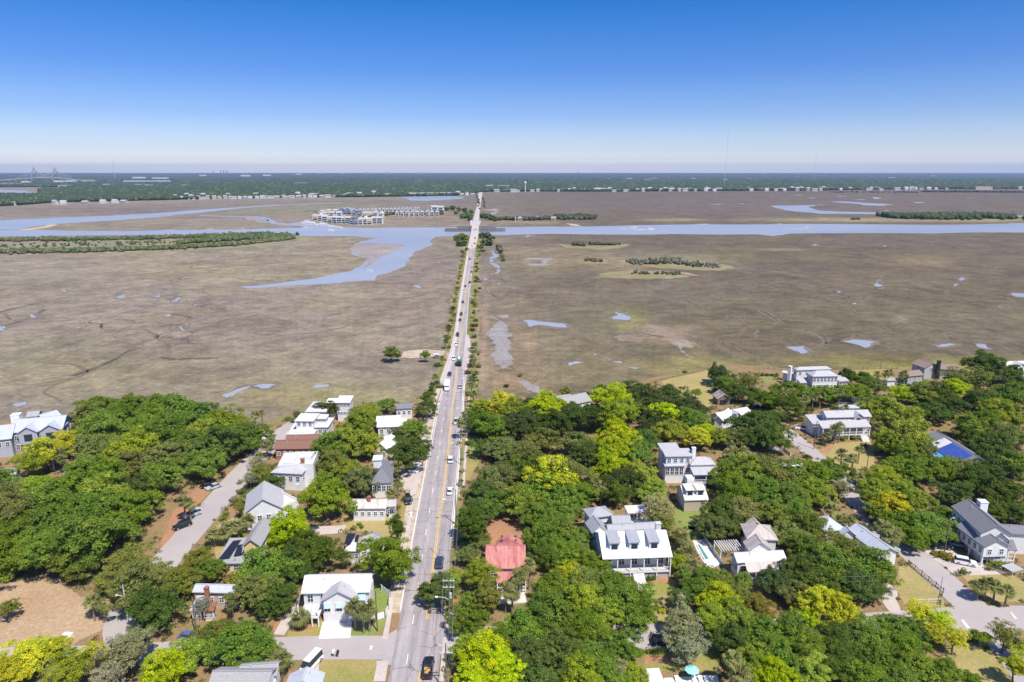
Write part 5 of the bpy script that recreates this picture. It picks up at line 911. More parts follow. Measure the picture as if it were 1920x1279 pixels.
# garden shrubs and hedges
for x, y, r, c in [(1217,1085,9,'dark'),(1227,1083,7,'mid'),(1200,1040,6,'rust'),(678,988,6,'mid'),(674,983,6,'mid'),(663,990,8,'olive'),(510,1157,7,'fresh'),(560,1172,7,'olive'),(1807,1072,10,'olive'),(1826,1092,8,'olive'),(1768,1040,12,'gold'),(1780,1045,12,'gold'),(1755,1038,10,'gold'),(1865,1058,12,'fresh'),(1880,1060,12,'fresh'),(1855,1065,9,'olive'),(1240,1145,9,'yellow'),(1560,823,8,'mid'),(1580,822,9,'mid'),(1600,820,9,'mid'),(743,965,8,'mid'),(738,975,9,'mid'),(730,980,8,'mid'),(748,950,6,'fresh'),(765,935,11,'dark'),(975,703,6,'olive'),(950,723,7,'dark'),(1284,697,5,'dark'),(700,1163,7,'olive'),(1000,750,10,'dark'),(1030,742,8,'olive'),(1545,815,10,'grey'),(1620,835,9,'olive')] + [(400+9*i,1007-i*.6,6,'lime') for i in range(7)] + [(1195+10*i,1222-.3*i,8,'mid') for i in range(6)]+[(1410+11*i,763+.4*i,7,'deep') for i in range(11)] + [(1420+9*i,703,5,'dark') for i in range(5)] + [(1205+11*i,1076,6,'deep') for i in range(4)] + [(395+8*i,925+9*i,7,'olive') for i in range(0)]:
    tree(x, y, r, 'bush', c, 'bush', 'garden bushes')
rs_ = random.Random(31)
for (xa, ya, xb, yb, n) in ((400,1030,460,900,10),(860,1010,905,900,8),(1640,1000,1600,900,8),(1700,1200,1900,1215,8),(1250,1020,1300,1080,10),(1480,720,1580,760,8),(470,900,450,960,6),(650,1050,700,1040,5),(560,775,540,790,5),(1520,870,1440,760,7),(1650,720,1720,720,6),(860,940,870,780,9)):
    for i in range(n):
        t = (i + rs_.random()) / n; tree(xa + (xb - xa) * t + rs_.uniform(-14, 14), ya + (yb - ya) * t + rs_.uniform(-8, 8), rs_.uniform(5, 10), 'bush', rs_.choice(['mid', 'olive', 'dark', 'grey']), 'bush', 'garden bushes')

ORD = ['first','second','third','fourth','fifth','sixth','seventh','eighth','ninth','tenth','eleventh','twelfth','thirteenth','fourteenth','fifteenth','sixteenth','seventeenth','eighteenth','nineteenth','twentieth','twenty-first','twenty-second','twenty-third','twenty-fourth','twenty-fifth','twenty-sixth','twenty-seventh','twenty-eighth','twenty-ninth','thirtieth']
def order_labels():
    from collections import defaultdict
    g = defaultdict(list)
    for o in S.objects:
        if o.parent is None and o.get('label') and o.get('group') and o['category'] in ('house', 'building', 'townhouse', 'crane', 'boat'): g[o['label']].append(o)
    for lab, L in g.items():
        if len(L) < 2: continue
        L.sort(key=lambda o: to_px(o.location.x, o.location.y)[0]); n = len(L)
        for i, o in enumerate(L): o['label'] = f"{lab}, {ORD[i] if i < n / 2 else ORD[n - 1 - i]} from the {'left' if i < n / 2 else 'right'}"
# unique labels: colour, size, and the place by the nearest landmark
def label_all():
    from collections import defaultdict
    groups = defaultdict(list)
    for (o, px, py, col, noun, rm, grp) in TREES:
        d = sorted((math.hypot(px - a, (py - b) * 1.3), a, b, n) for a, b, n in LAND)[0]
        dx, dy = px - d[1], py - d[2]
        rel = ('left of the' if dx < 0 else 'right of the') if abs(dx) > abs(dy) * 1.3 else ('behind the' if dy < 0 else 'in front of the')
        groups[(SIZE(rm), col, noun, rel, d[3])].append((d[0], o, px, py, grp))
    ordw = ['', 'second', 'third', 'fourth', 'fifth', 'sixth', 'seventh', 'eighth', 'ninth', 'tenth', 'eleventh', 'twelfth', 'thirteenth', 'fourteenth', 'fifteenth', 'sixteenth', 'seventeenth', 'eighteenth', 'nineteenth', 'twentieth']
    for (sz, col, noun, rel, ln), L in groups.items():
        L.sort(key=lambda t: t[0])
        for i, (d, o, px, py, grp) in enumerate(L):
            w_ = '' if len(L) == 1 else ('nearest ' if i == 0 else ordw[min(i, 19)] + ' nearest ')
            tag(o, f"{w_}{sz} {col} {noun} {rel} {ln}", 'palm tree' if noun == 'palm' else 'bush' if noun in ('bush', 'shrub') else 'tree', grp)
label_all()
print('TREES', len(TREES))

# ------------------------------------------------------------------ distant woods (uncountable mass)
def blobs(name, C, Rr, Zs, cols, seed=3):
    rs = np.random.RandomState(seed); n = len(C)
    t = (1 + 5 ** .5) / 2
    iv = np.array([(-1,t,0),(1,t,0),(-1,-t,0),(1,-t,0),(0,-1,t),(0,1,t),(0,-1,-t),(0,1,-t),(t,0,-1),(t,0,1),(-t,0,-1),(-t,0,1)], float); iv /= np.linalg.norm(iv[0])
    fc = np.array([(0,11,5),(0,5,1),(0,1,7),(0,7,10),(0,10,11),(1,5,9),(5,11,4),(11,10,2),(10,7,6),(7,1,8),(3,9,4),(3,4,2),(3,2,6),(3,6,8),(3,8,9),(4,9,5),(2,4,11),(6,2,10),(8,6,7),(9,8,1)])
    V = iv[None] * (1 + rs.uniform(-.28, .28, (n, 12, 1))); V = V * np.stack([Rr, Rr, Zs], -1)[:, None, :] + C[:, None, :]
    Fa = fc[None] + (np.arange(n) * 12)[:, None, None]
    me = bpy.data.meshes.new(name); me.vertices.add(n * 12); me.vertices.foreach_set('co', V.astype(np.float32).ravel()); me.loops.add(n * 60); me.loops.foreach_set('vertex_index', Fa.ravel().astype(np.int32)); me.polygons.add(n * 20); me.polygons.foreach_set('loop_start', np.arange(0, n * 60, 3)); me.update(calc_edges=True)
    ca = me.color_attributes.new('Col', 'FLOAT_COLOR', 'POINT'); cc = np.repeat(np.concatenate([cols, np.ones((n, 1))], 1)[:, None], 12, 1)
    ca.data.foreach_set('color', cc.astype(np.float32).ravel()); me.materials.append(M['far_foliage']); return me
def distant():
    rs = np.random.RandomState(11); C = []; Rr = []; Z = []; K = []
    line = [(-400,392),(0,387),(50,384),(100,380),(300,375.5),(420,373),(540,371),(700,369.5),(860,367),(897,361),(910,360),(1000,359),(1100,359.5),(1300,358.5),(1500,357.5),(1740,354.5),(1920,354),(2500,352)]
    lx = [p[0] for p in line]; ly = [p[1] for p in line]
    D = 1500.0
    while D < 7500:
        st = 6.8 * (D / 2000) ** 1.25; half = D * 0.95; xs = np.arange(-half, half, st * 1.05); xs = xs + rs.uniform(-.5, .5, len(xs)) * st; ys = D + rs.uniform(-.5, .5, len(xs)) * st
        px, py = to_px(xs, ys); ok = (py < np.interp(px, lx, ly)) & ~((px < 75) & (py > 354.5) & (py < 367)) & ~((py < 356) & (py > 351) & (px < 115)) & ~((px < 45) & (py > 342.5) & (py < 347.5)) & ~((px > 226) & (px < 325) & (py < 343.5) & (py > 337.5))
        xs, ys = xs[ok], ys[ok]; n = len(xs); r = st * rs.uniform(.62, 1.05, n)
        h_ = rs.uniform(7, 13, n); C.append(np.stack([xs, ys, h_ * .55], -1)); Rr.append(r); Z.append(h_ * .5)
        g = rs.rand(n, 1); K.append(np.where(g < .12, [[.10, .13, .045]], np.where(g < .5, [[.045, .072, .028]], [[.032, .055, .026]])) * rs.uniform(.8, 1.2, (n, 1))); D += st * .95
    def belt(pts, n, rr, hh, pal, jy=1.5):
        P = [G(*p) for p in pts]; cum = [0]
        for a, b in zip(P, P[1:]): cum.append(cum[-1] + (b - a).length)
        for _ in range(n):
            t = rs.rand() * cum[-1]; k = max(i for i in range(len(P)) if cum[i] <= t); k = min(k, len(P) - 2); q = P[k].lerp(P[k + 1], (t - cum[k]) / (cum[k + 1] - cum[k]))
            h_ = rs.uniform(*hh); C.append(np.array([[q.x + rs.normal() * 1.5, q.y + rs.normal() * jy, h_ * .5]])); Rr.append(np.array([rs.uniform(*rr)])); Z.append(np.array([h_ * .55])); K.append(np.array([pal[rs.randint(len(pal))]]) * rs.uniform(.75, 1.25))
    gr = [(.05, .085, .02), (.075, .10, .03), (.10, .115, .045)]; br = [(.085, .08, .05), (.06, .065, .035), (.11, .10, .07)]
    belt([(-300,447),(0,451),(150,450),(300,447),(400,443),(500,440)], 1500, (1.5, 3.4), (2, 4.8), gr + [(.13, .12, .06)], 9)
    belt([(-300,478),(0,474),(150,472),(250,469),(350,465),(450,459),(550,448)], 1700, (1.4, 3.2), (2, 5.2), gr + [(.15, .14, .085), (.12, .115, .06)], 7)
    belt([(350,455),(420,450),(480,446),(545,446)], 1100, (1.8, 3.6), (2.5, 6), gr, 14); belt([(0,462),(350,455)], 110, (1.2, 2.4), (1.5, 3), gr, 18)
    belt([(1662,408),(1740,409),(1800,408),(1885,409)], 700, (3.0, 6.0), (6, 11), [(.045, .07, .025), (.06, .085, .03), (.035, .055, .02)], 22)
    belt([(1180,492),(1215,494),(1240,492),(1275,494)], 150, (1.0, 2.4), (1.2, 4.6), br + [(.16, .15, .12)], 7); belt([(1245,489),(1272,490),(1290,497),(1345,499)], 150, (.9, 2.2), (1.0, 4.0), br + [(.22, .20, .17), (.16, .15, .11)], 7); belt([(1188,513.5),(1276,514)], 40, (.9, 2.2), (1.0, 3.4), br + gr[:1], 2.5)
    belt([(1074,460),(1094,461)], 26, (1.3, 2.6), (2.5, 5.5), br, 5); belt([(1108,459),(1162,459.5)], 36, (1.2, 2.4), (2, 4.5), br, 3); belt([(1098,489),(1126,490.5)], 26, (1.0, 2.0), (1.5, 3.6), br, 3)
    belt([(928,413),(960,412.5),(1000,413),(1030,411.5),(1060,411),(1116,411)], 210, (2.4, 4.6), (4, 8), [(.06, .07, .03), (.04, .06, .025), (.09, .085, .05)], 9); belt([(1040,408),(1115,409)], 90, (3, 5), (5, 9), [(.05, .07, .028), (.035, .05, .02)], 9)
    belt([(1594,412),(1612,412)], 12, (2, 3), (3, 5), br, 3); belt([(700,408),(740,402),(770,404),(830,402)], 110, (2.2, 4.2), (4, 7), gr, 8); belt([(1730,360),(1920,361)], 240, (5, 9), (5, 9), [(.07, .075, .05), (.05, .06, .035)], 20); belt([(655,402),(720,396),(745,398)], 40, (2, 4), (4, 7), gr, 6); belt([(1560,361),(1730,361)], 60, (4, 7), (4, 7), [(.09, .085, .06)], 15)
    belt([(892,364),(897,375),(899,395)], 40, (1.5, 3), (3, 5), gr, 6); belt([(906,372),(909,390)], 40, (1.5, 3), (3, 5), gr, 6)
    for x, y, r, c in BRIDGE_TREES:
        q = G(x, y); rm = r / scale_at(q); k_ = dict(mid=(.075,.11,.02), fresh=(.12,.16,.025), dark=(.045,.07,.018), olive=(.09,.10,.035))[c]
        for _ in range(16):
            u = rs.randn(3); u /= np.linalg.norm(u); C.append(np.array([[q.x + u[0] * rm * .65, q.y + u[1] * rm * .65, rm * .75 + u[2] * rm * .5]])); Rr.append(np.array([rm * rs.uniform(.3, .5)])); Z.append(np.array([rm * rs.uniform(.28, .42)])); K.append(np.array([k_]) * rs.uniform(.7, 1.3))
    C = np.concatenate(C); Rr = np.concatenate(Rr); Z = np.concatenate(Z); K = np.concatenate(K); print('blobs', len(C))
    o = bpy.data.objects.new('distant_woods', blobs('distant_woods', C, Rr, Z, K)); COL.objects.link(o); tag(o, 'distant woods and tree belts beyond the marsh and river', 'woods', kind='stuff')
    # flat far canopy out to the horizon
    s = N('far_canopy'); p = s.pos(); f = s.noise(0.012, 8, 0.75, p)
    s.out(s.mix(s.rng(f, .35, .65, 0, 1), (.028, .045, .022), (.065, .08, .04)), 0.95); M['far_canopy'] = s.m
    b = MB(); b.add([(-7200, 7300, 9), (7200, 7300, 9), (28500, 28800, 9), (-28500, 28800, 9), (-7200, 7300, 0), (7200, 7300, 0)], [(0, 1, 2, 3), (4, 5, 1, 0)]); o = b.build('terrain', 'far_canopy'); tag(o, kind='structure')
distant()

# ------------------------------------------------------------------ distant houses and landmarks
def far_house_proto(w_, d_, h_, rh, wall, roof, nw=3):
    e = empty('distant_house', (0, 0, 0)); MB().prism_x([(0, 0), (d_, 0), (d_, h_), (d_ / 2, h_ + rh), (0, h_)], -w_/2, w_/2).build('wall', wall, e)
    MB().prism_x([(-.7, h_ - .1), (-.7, h_ + .3), (d_/2, h_ + rh + .5), (d_ + .7, h_ + .3), (d_ + .7, h_ - .1), (d_/2, h_ + rh + .1)][::-1], -w_/2 - .6, w_/2 + .6).build('roof', roof, e)
    for st in range(max(1, int(h_ // 4))):
        for i in range(nw): MB().box(-w_/2 + w_ * (i + .25) / nw, -w_/2 + w_ * (i + .75) / nw, -.15, -.02, 1.2 + st * 3.6, 3.3 + st * 3.6).build('window', 'glass', e)
    return e
FP = [far_house_proto(15, 12, 7.5, 3.5, 'wall_white', 'roof_pale'), far_house_proto(20, 12, 8, 2.5, 'wall_white', 'sh_light', 4), far_house_proto(12, 11, 9, 3.5, 'wall_cream', 'roof_grey', 2), far_house_proto(18, 13, 6, 3, 'wall_grey', 'roof_tan', 3)]
used = [False] * 4; far_done = []
def far_house(px, py, k, s=1.0, lab=None, grp='houses along the far marsh edge'):
    global used
    o = FP[k] if not used[k] else copy_tree(FP[k]); used[k] = True
    p = G(px, py); o.location = p; o.rotation_euler = (0, 0, rnd.uniform(-.25, .25)); o.scale = (s, s, s)
    side = 'left of the water inlet' if px < 740 else 'between the inlet and the causeway' if px < 905 else 'right of the causeway'
    base = ['small white pale roofed', 'wide white grey roofed', 'tall cream', 'grey walled'][k]
    tag(o, lab or f"{base} far house, {side}", 'house', grp + (', ' + side) + ', ' + base); return o
for i, x in enumerate([20,101,118,158,192,214,230]): far_house(x, 386 - x * .022, [1,2,0,3,0,0,3][i], 1.0)
for i, x in enumerate(list(range(262, 330, 17)) + list(range(340, 545, 10)) + list(range(548, 650, 11))): far_house(x + rnd.uniform(-1.5, 1.5), 379.5 - x * .0148, rnd.choice([0, 1, 2, 0, 3]), rnd.uniform(.75, 1.0))
for x in (672, 697, 716, 745, 765, 774, 782, 790, 800, 811, 820, 829, 838, 847, 866, 876, 886): far_house(x, 369.5 - (x - 672) * .016, 1 if 760 < x < 850 else rnd.choice([0, 3]), 1.15 if 760 < x < 850 else .85)
for x in [q + rnd.uniform(-5, 5) for q in (1190,1218,1246,1262,1270,1284,1299,1318,1342,1428,1450,1496,1515,1540,1600,1655)] + [918,930,950,962,972,1000,1010,1046,1056,1068,1078,1098,1116,1122,1130,1137,1144,1152,1160,1175,1205,1212,1225,1238,1255,1275,1292,1305,1330,1350,1408,1416,1440,1462,1472,1485,1492,1504,1528,1578,1630,1682,1700,1711,1775,1912]: far_house(x + rnd.uniform(-2, 2), 361 - (x - 900) * .004 - rnd.uniform(0, 2.2), 1 if x < 975 else rnd.choice([0, 1, 2]), rnd.uniform(.9, 1.4))
for i in range(46):
    x = rnd.uniform(1170, 1760) if i % 2 else rnd.uniform(300, 860); far_house(x, (357.5 if x > 900 else 374 - (x - 300) * .012) - rnd.uniform(0, 3.5), rnd.choice([0, 1, 2, 3]), rnd.uniform(.9, 1.3), None, 'houses among the trees behind the marsh edge')
for x, y, wd, hh in [(918,352,60,8),(944,352.5,90,8),(1225,336,120,9),(1141,337,60,9),(1180,337,90,9),(565,347,130,9),(1215,340,130,9),(1300,337,70,9),(1360,339,160,9),(1405,337,60,9),(1672,335,120,9),(1545,330,60,12),(1020,327,200,14),(1120,324.5,260,30),(1085,324.7,90,40),(893,327,80,20),(260,336,500,20),(300,337,600,18),(48,345,200,14),(110,344,260,16),(130,343.5,300,16),(165,343,340,18),(118,353,70,9),(200,350,60,9),(460,332,500,25),(380,331,400,22),(500,331,450,25),(560,328.5,500,25),(345,351,40,8),(258,350,60,8),(278,351,60,8),(640,326.5,300,20),(600,327,240,18),(1845,356,120,9),(1750,331,80,12),(1430,326.5,140,16)]:
    wd = wd * .28 if wd > 150 else wd * .7; p = G(x, y); e = empty('distant_building', p, 0); b = MB().box(-wd/2, wd/2, 0, 30 if wd < 200 else 80, 0, hh + 6).build('wall', 'wall_tan' if int(x) % 2 else 'wall_white', e); MB().box(-wd/2 - 1, wd/2 + 1, -1, (30 if wd < 200 else 80) + 1, hh + 6.1, hh + 7).build('roof', 'roof_pale', e)
    tag(e, ('long' if wd > 70 else 'low') + ' white flat roofed building in the distant trees', 'building', 'white buildings scattered through the distant woods' if wd > 70 else 'low white buildings scattered through the distant woods')
# cable stayed bridge
bp = G(86, 341); e = empty('cable_stayed_bridge', (bp.x, bp.y, 0), 0, 'cable stayed bridge with two tall diamond towers on the left horizon', 'bridge')
Dq = bp.y; k = 1 / scale_at((0, Dq, 0)); X = lambda px: (px - 86) * k
def Zp(py): d = ray(86, py); return H + d.z * (Dq / d.y)
plain('far_concrete', (.40, .35, .36), .8, .05)
deckpts = [(-60,339.5),(0,338.5),(40,335.5),(66,333.6),(106,333.6),(125,335.5),(150,338.3),(180,341.5),(195,344)]
MB().tube([(X(a), 0, Zp(b)) for a, b in deckpts], 4.5, 6).build('deck', 'far_concrete', e)
for t0 in (67, 106):
    b = MB(); tz = Zp(313.5)
    for sx_ in (-1, 1): b.tube([(X(t0) + sx_ * 14, sx_ * 10, 0), (X(t0) + sx_ * 24, sx_ * 14, Zp(334)), (X(t0), 0, tz)], [4.5, 4, 3.5], 5)
    b.build('tower', 'far_concrete', e); c = MB()
    for i in range(1, 9):
        for sx_ in (-1, 1): c.tube([(X(t0), 0, tz - 6 * i * .7), (X(t0) + sx_ * 20 * i, 0, Zp(333.4))], 0.8, 3)
    c.build('stay_cables', 'far_concrete', e)
for i, a in enumerate(range(0, 60, 10)): MB().box(X(a) - 4, X(a) + 4, -5, 5, 0, Zp(337)).build('pier', 'far_concrete', e)
for a in (130, 142, 154, 166): MB().box(X(a) - 4, X(a) + 4, -5, 5, 0, Zp(339)).build('pier', 'far_concrete', e)
# harbour cranes
plain('crane', (.50, .56, .62), .6, .05); plain('stack', (.16, .17, .20), .7, .05)
def crane():
    e = empty('harbour_crane', (0, 0, 0)); b = MB()
    for x in (-14, 14):
        for y in (-10, 10): b.box(x - 2, x + 2, y - 2, y + 2, 0, 42)
    b.box(-16, 16, -12, 12, 42, 48); b.build('portal', 'crane', e); MB().tube([(0, 0, 45), (6, 0, 95)], 2.2, 4).tube([(0, 0, 46), (-10, -30, 88)], 2.2, 4).build('boom', 'crane', e); MB().box(-8, 8, -6, 6, 48.2, 56).build('machine_house', 'far_concrete', e); return e
c0 = crane()
for i, x in enumerate([686,690,722,726,729,764,782,787,791,799]):
    o = c0 if i == 0 else copy_tree(c0); p = G(x, 328); o.location = p; tag(o, 'grey harbour crane on the horizon behind the inlet', 'crane', 'harbour cranes on the horizon')
for i, (x, y0) in enumerate([(401,319.5),(415,319.5),(420,319),(424,319.5),(427.5,319.5)]):
    p = G(x, 332); k2 = ray(x, y0); z1 = H + k2.z * (p.y / k2.y); e = empty('smokestack', p, 0, 'dark slender smokestack on the horizon, ' + ['leftmost, apart from the others', 'second from the left', 'middle one of the group', 'second from the right', 'rightmost of the group'][i], 'chimney', 'smokestacks on the horizon'); MB().tube([(0, 0, 0), (0, 0, z1)], [7, 5], 8).build('shaft', 'stack', e)
def mast(px, yb, yt, r, lab):
    p = G(px, yb); d = ray(px, yt); z1 = H + d.z * (p.y / d.y); e = empty('radio_mast', p, 0, lab, 'radio mast'); b = MB()
    for i in range(3):
        a = 2.1 * i; b.tube([(math.cos(a) * r, math.sin(a) * r, 0), (math.cos(a) * r, math.sin(a) * r, z1)], r * .35, 4)
    n = int(z1 / 12)
    for j in range(n): b.box(-r, r, -r * .3, r * .3, j * 12, j * 12 + 1.2)
    b.build('lattice', 'steel', e); g = MB()
    for i in range(3):
        a = 2.1 * i + .5; g.tube([(0, 0, z1 * .8), (math.cos(a) * z1 * .4, math.sin(a) * z1 * .4, 0)], .12, 3)
    g.build('guy_wires', 'steel', e)
mast(1358, 354, 240, 0.85, 'very tall thin radio mast above the right tree line'); mast(1526, 336, 287, 1.2, 'fainter thin radio mast right of the tallest mast'); mast(1495, 335, 316, 1.4, 'short radio mast between the two thin masts'); mast(216, 338, 300, 1.8, 'thin radio mast right of the cable stayed bridge')
p = G(985, 360); e = empty('water_tower', p, 0, 'white water tower above the trees right of the causeway', 'water tower'); MB().tube([(0, 0, 0), (0, 0, 36)], [1.8, 1.4], 8).build('column', 'trim', e); MB().tube([(0, 0, 34), (0, 0, 37), (0, 0, 44), (0, 0, 46)], [1.6, 4.2, 4.2, 1.6], 10).build('tank', 'trim', e)

# ------------------------------------------------------------------ marina
def condo_proto(w_, d_, h_, wall, roof, gab):
    e = empty('townhouse', (0, 0, 0)); n = 2
    if gab: 
        MB().prism_y([(-w_/2, 0), (w_/2, 0), (w_/2, h_), (0, h_ + 4), (-w_/2, h_)], 0, d_).build('wall', wall, e)
        MB().prism_y([(-w_/2 - .5, h_ - .4), (0, h_ + 4.1), (w_/2 + .5, h_ - .4), (w_/2 + .5, h_), (0, h_ + 4.6), (-w_/2 - .5, h_)], -.5, d_ + .5).build('roof', roof, e)
    else:
        MB().box(-w_/2, w_/2, 0, d_, 0, h_).build('wall', wall, e); MB().prism_x([(-.5, h_ + .05), (-.5, h_ + .5), (d_ * .6, h_ + 3), (d_, h_ + .5), (d_, h_ + .05)][::-1], -w_/2 - .3, w_/2 + .3).build('roof', roof, e)
    for st in range(int(h_ // 3.2)):
        MB().box(-w_ * .38, w_ * .38, -.12, -.02, .9 + st * 3.2, 2.9 + st * 3.2).build('window', 'glass', e); MB().box(-w_ * .42, w_ * .42, -1.4, -.13, .3 + st * 3.2, .6 + st * 3.2).build('balcony', 'trim', e)
    return e
CP = [condo_proto(9, 12, 10, 'wall_white', 'roof_white', True), condo_proto(11, 14, 10, 'wall_white', 'roof_pale', False), condo_proto(9, 12, 8, 'wall_blue', 'sh_dark', True), condo_proto(10, 13, 9, 'wall_cream', 'roof_tan', False), condo_proto(7, 12, 10, 'wall_white', 'roof_grey', True)]
cu = [False] * 5
CL = ['white gabled townhouse in the marina cluster', 'white flat fronted townhouse in the marina cluster', 'blue grey gabled townhouse in the marina cluster', 'cream townhouse with tan roof in the marina cluster', 'narrow white townhouse with grey roof near the marina']
def condo(x, y, k, s=1.0, lab=None):
    o = CP[k] if not cu[k] else copy_tree(CP[k]); cu[k] = True; o.location = G(x, y); o.rotation_euler = (0, 0, rnd.uniform(-.1, .2)); o.scale = (s, s, s); tag(o, lab or CL[k], 'townhouse', CL[k] + 's'); return o
for x, y, k in [(591,414,3),(600,415,0),(609,417,1),(618,418,3),(627,418.5,1),(636,419,1),(645,419,0),(652,419.5,1),(660,421,2),(668,422,2),(676,422,0),(684,421.5,0),(693,421.5,3),(702,420,1),(712,420,1),(590,407,2),(604,405,3),(616,403,3),(628,403,3),(640,402,2),(650,402,2),(664,405,2),(674,407,2),(684,408,3),(694,408,3),(704,408,0),(714,410,0),(636,409,1),(622,409,1),(608,409,3)]: condo(x, y, k)
for i in range(9): condo(745 + 9.4 * i, 407 - .15 * i, 4, 1.0)
for i in range(16): condo(676 + 7.2 * i, 400.5 - .2 * i, 4, .85, 'narrow white townhouse in the long back row')
condo(815, 400, 1, 1.3, 'large white block at the right end of the townhouse rows'); condo(826, 399.5, 1, 1.2, 'second large white block at the right end of the townhouse rows')
for x, y, k, lab in [(963,414,3,'small cream shed near the river landing'),(975,414,0,'white cottage among the shoreline bushes by the bridge'),(1011,412,3,'tan cottage among the shoreline bushes'),(1038,413,3,'cream cabin near the boat landing'),(1058,408,0,'white cottage on the right of the shoreline bushes')]:
    o = copy_tree(CP[k]); o.location = G(x, y); o.scale = (.9, .7, .55); tag(o, lab, 'cottage')
# boats
def boat_proto():
    e = empty('motor_boat', (0, 0, 0)); b = MB(); prof = [(-5, 1.5), (-4.8, 1.6), (2, 1.6), (4.5, .8), (6, 0.05)]
    V = []; 
    for x, w_ in prof: V += [(x, -w_ * .7, 0), (x, w_ * .7, 0), (x, w_, 1.3), (x, -w_, 1.3)]
    Fs = [(0, 3, 2, 1), (16, 17, 18, 19)]
    for i in range(4):
        for j in range(4): Fs.append((i * 4 + j, i * 4 + (j + 1) % 4, i * 4 + 4 + (j + 1) % 4, i * 4 + 4 + j))
    b.add(V, Fs).build('hull', 'trim', e); MB().box(-2, 2.2, -1, 1, 1.32, 2.6).build('cabin', 'trim', e); MB().box(-1.6, 2.3, -1.05, 1.05, 1.8, 2.3).build('windscreen', 'glass', e); return e
b0 = boat_proto()
BO = [(577,419,2.2,'white yacht with a tall superstructure at the marina tip'),(604,421.5,1.8,'long white yacht moored along the marina dock'),(588,420,.9,'small boat moored between the two yachts'),(620,424,.8,'small boat moored at the marina dock'),(626,425,.8,'small boat moored at the marina dock'),(632,426,.8,'small boat moored at the marina dock'),(638,426.6,.8,'small boat moored at the marina dock'),(614,423,.8,'small boat moored at the marina dock'),(620,432.5,.9,'lone small white boat on open water below the marina'),(1189,427.5,1.0,'white motor boat under way, left of two on the river'),(1220,430.5,1.0,'white motor boat trailing a wake, right of two on the river'),(1511,428,1.0,'white motor boat alone on the right of the river'),(693,508,.5,'small dark skiff on the tidal creek'),(1662,396,.9,'white sail boat on the far right creek')]
for i, (x, y, s, lab) in enumerate(BO):
    o = b0 if i == 0 else copy_tree(b0); p = G(x, y); o.location = (p.x, p.y, .05); o.scale = (s, s, s); o.rotation_euler = (0, 0, rnd.uniform(-.3, .3) + (math.pi if i % 2 else 0)); tag(o, lab, 'boat', 'small boats moored at the marina dock' if 'at the marina dock' in lab and 'small' in lab else None)
for x in (1189, 1220, 1511): 
    sheet('wake', [(x+3,G and 430.4 if x==1220 else 428.4),(x-18,429.3 if x!=1220 else 430.9),(x-40,429.0 if x!=1220 else 430.5),(x-18,428.9 if x!=1220 else 430.3)], 'mark_white', .05, levels=0)
# dock
dk = [G(580, 421.5), G(600, 423), (G(620, 426)), G(640, 428)]; e = empty('marina_dock', dk[0], 0, 'floating dock along the marina shore', 'dock'); b = MB()
for a, c in zip(dk, dk[1:]):
    a = a - dk[0]; c = c - dk[0]; n = Vector((-(c - a).y, (c - a).x, 0)).normalized() * 1.3; b.add([(*(a + n)[:2], .6), (*(a - n)[:2], .6), (*(c - n)[:2], .6), (*(c + n)[:2], .6), (*(a + n)[:2], .1), (*(a - n)[:2], .1), (*(c - n)[:2], .1), (*(c + n)[:2], .1)], [(0, 1, 2, 3), (4, 5, 1, 0), (7, 6, 2, 3), (5, 6, 2, 1), (4, 7, 3, 0)])
b.build('deck', 'deck', e)

# ------------------------------------------------------------------ river bridge and far road
BR = [(466,877,891,0.1),(456,879.5,893.5,2.0),(446,881,896,4.5),(436,883.5,897.5,6.2),(420,885.5,898.5,6.5),(410,887.8,898.8,6.2),(402,890,899,4.5),(396,891.8,899.6,1.0),(392,892.6,900,.15)]
BW = [(G(a, y, z), G(b_, y, z)) for y, a, b_, z in BR]
e = empty('river_bridge', (BW[3][0].x, BW[3][0].y, 0), 0, 'low swing bridge carrying the causeway road over the river', 'bridge'); off = Vector((BW[3][0].x, BW[3][0].y, 0))
b = MB(); rl = MB()
for (a0, a1), (c0_, c1_) in zip(BW, BW[1:]):
    a0, a1, c0_, c1_ = [q - off for q in (a0, a1, c0_, c1_)]; dn = Vector((0, 0, -1.2))
    b.add([a0, a1, c1_, c0_, a0 + dn, a1 + dn, c1_ + dn, c0_ + dn], [(0, 1, 2, 3), (7, 6, 5, 4), (0, 4, 5, 1), (1, 5, 6, 2), (2, 6, 7, 3), (3, 7, 4, 0)])
    for q0, q1 in ((a0, c0_), (a1, c1_)): rl.tube([q0 + Vector((0, 0, 1.0)), q1 + Vector((0, 0, 1.0))], .16, 4)
b.build('deck', 'path', e); rl.build('railing', 'concrete', e)
for i in range(2, 7):
    a, c = BW[i]; m = (a + c) / 2 - off; MB().box(m.x - 5, m.x + 5, m.y - 1.2, m.y + 1.2, 0, m.z - 1.25).build('pier', 'far_concrete', e)
a, c = G(885, 421, 6.6) - off, G(899, 421, 6.6) - off; MB().box(a.x - 2.6, a.x - .3, a.y - 2, a.y + 3, 6.0, 13).build('control_house', 'wall_white', e)
for k in (0, 1):
    t = MB()
    for s_, q in ((-1, a), (1, c)):
        t.tube([(q.x, q.y - 38 + k * 40, 6.6), (q.x, q.y - 20 + k * 40, 11), (q.x, q.y - 2 + k * 40, 11), (q.x, q.y + 16 + k * 40, 6.6)], .35, 4)
        for j in range(5): t.tube([(q.x, q.y - 30 + j * 8 + k * 40, 6.6), (q.x, q.y - 26 + j * 8 + k * 40, 10.5)], .25, 4)
    t.build('side_truss', 'steel', e)
MB().box(a.x, c.x, a.y + 7, a.y + 8, 11.2, 12.4).build('portal_beam', 'steel', e)
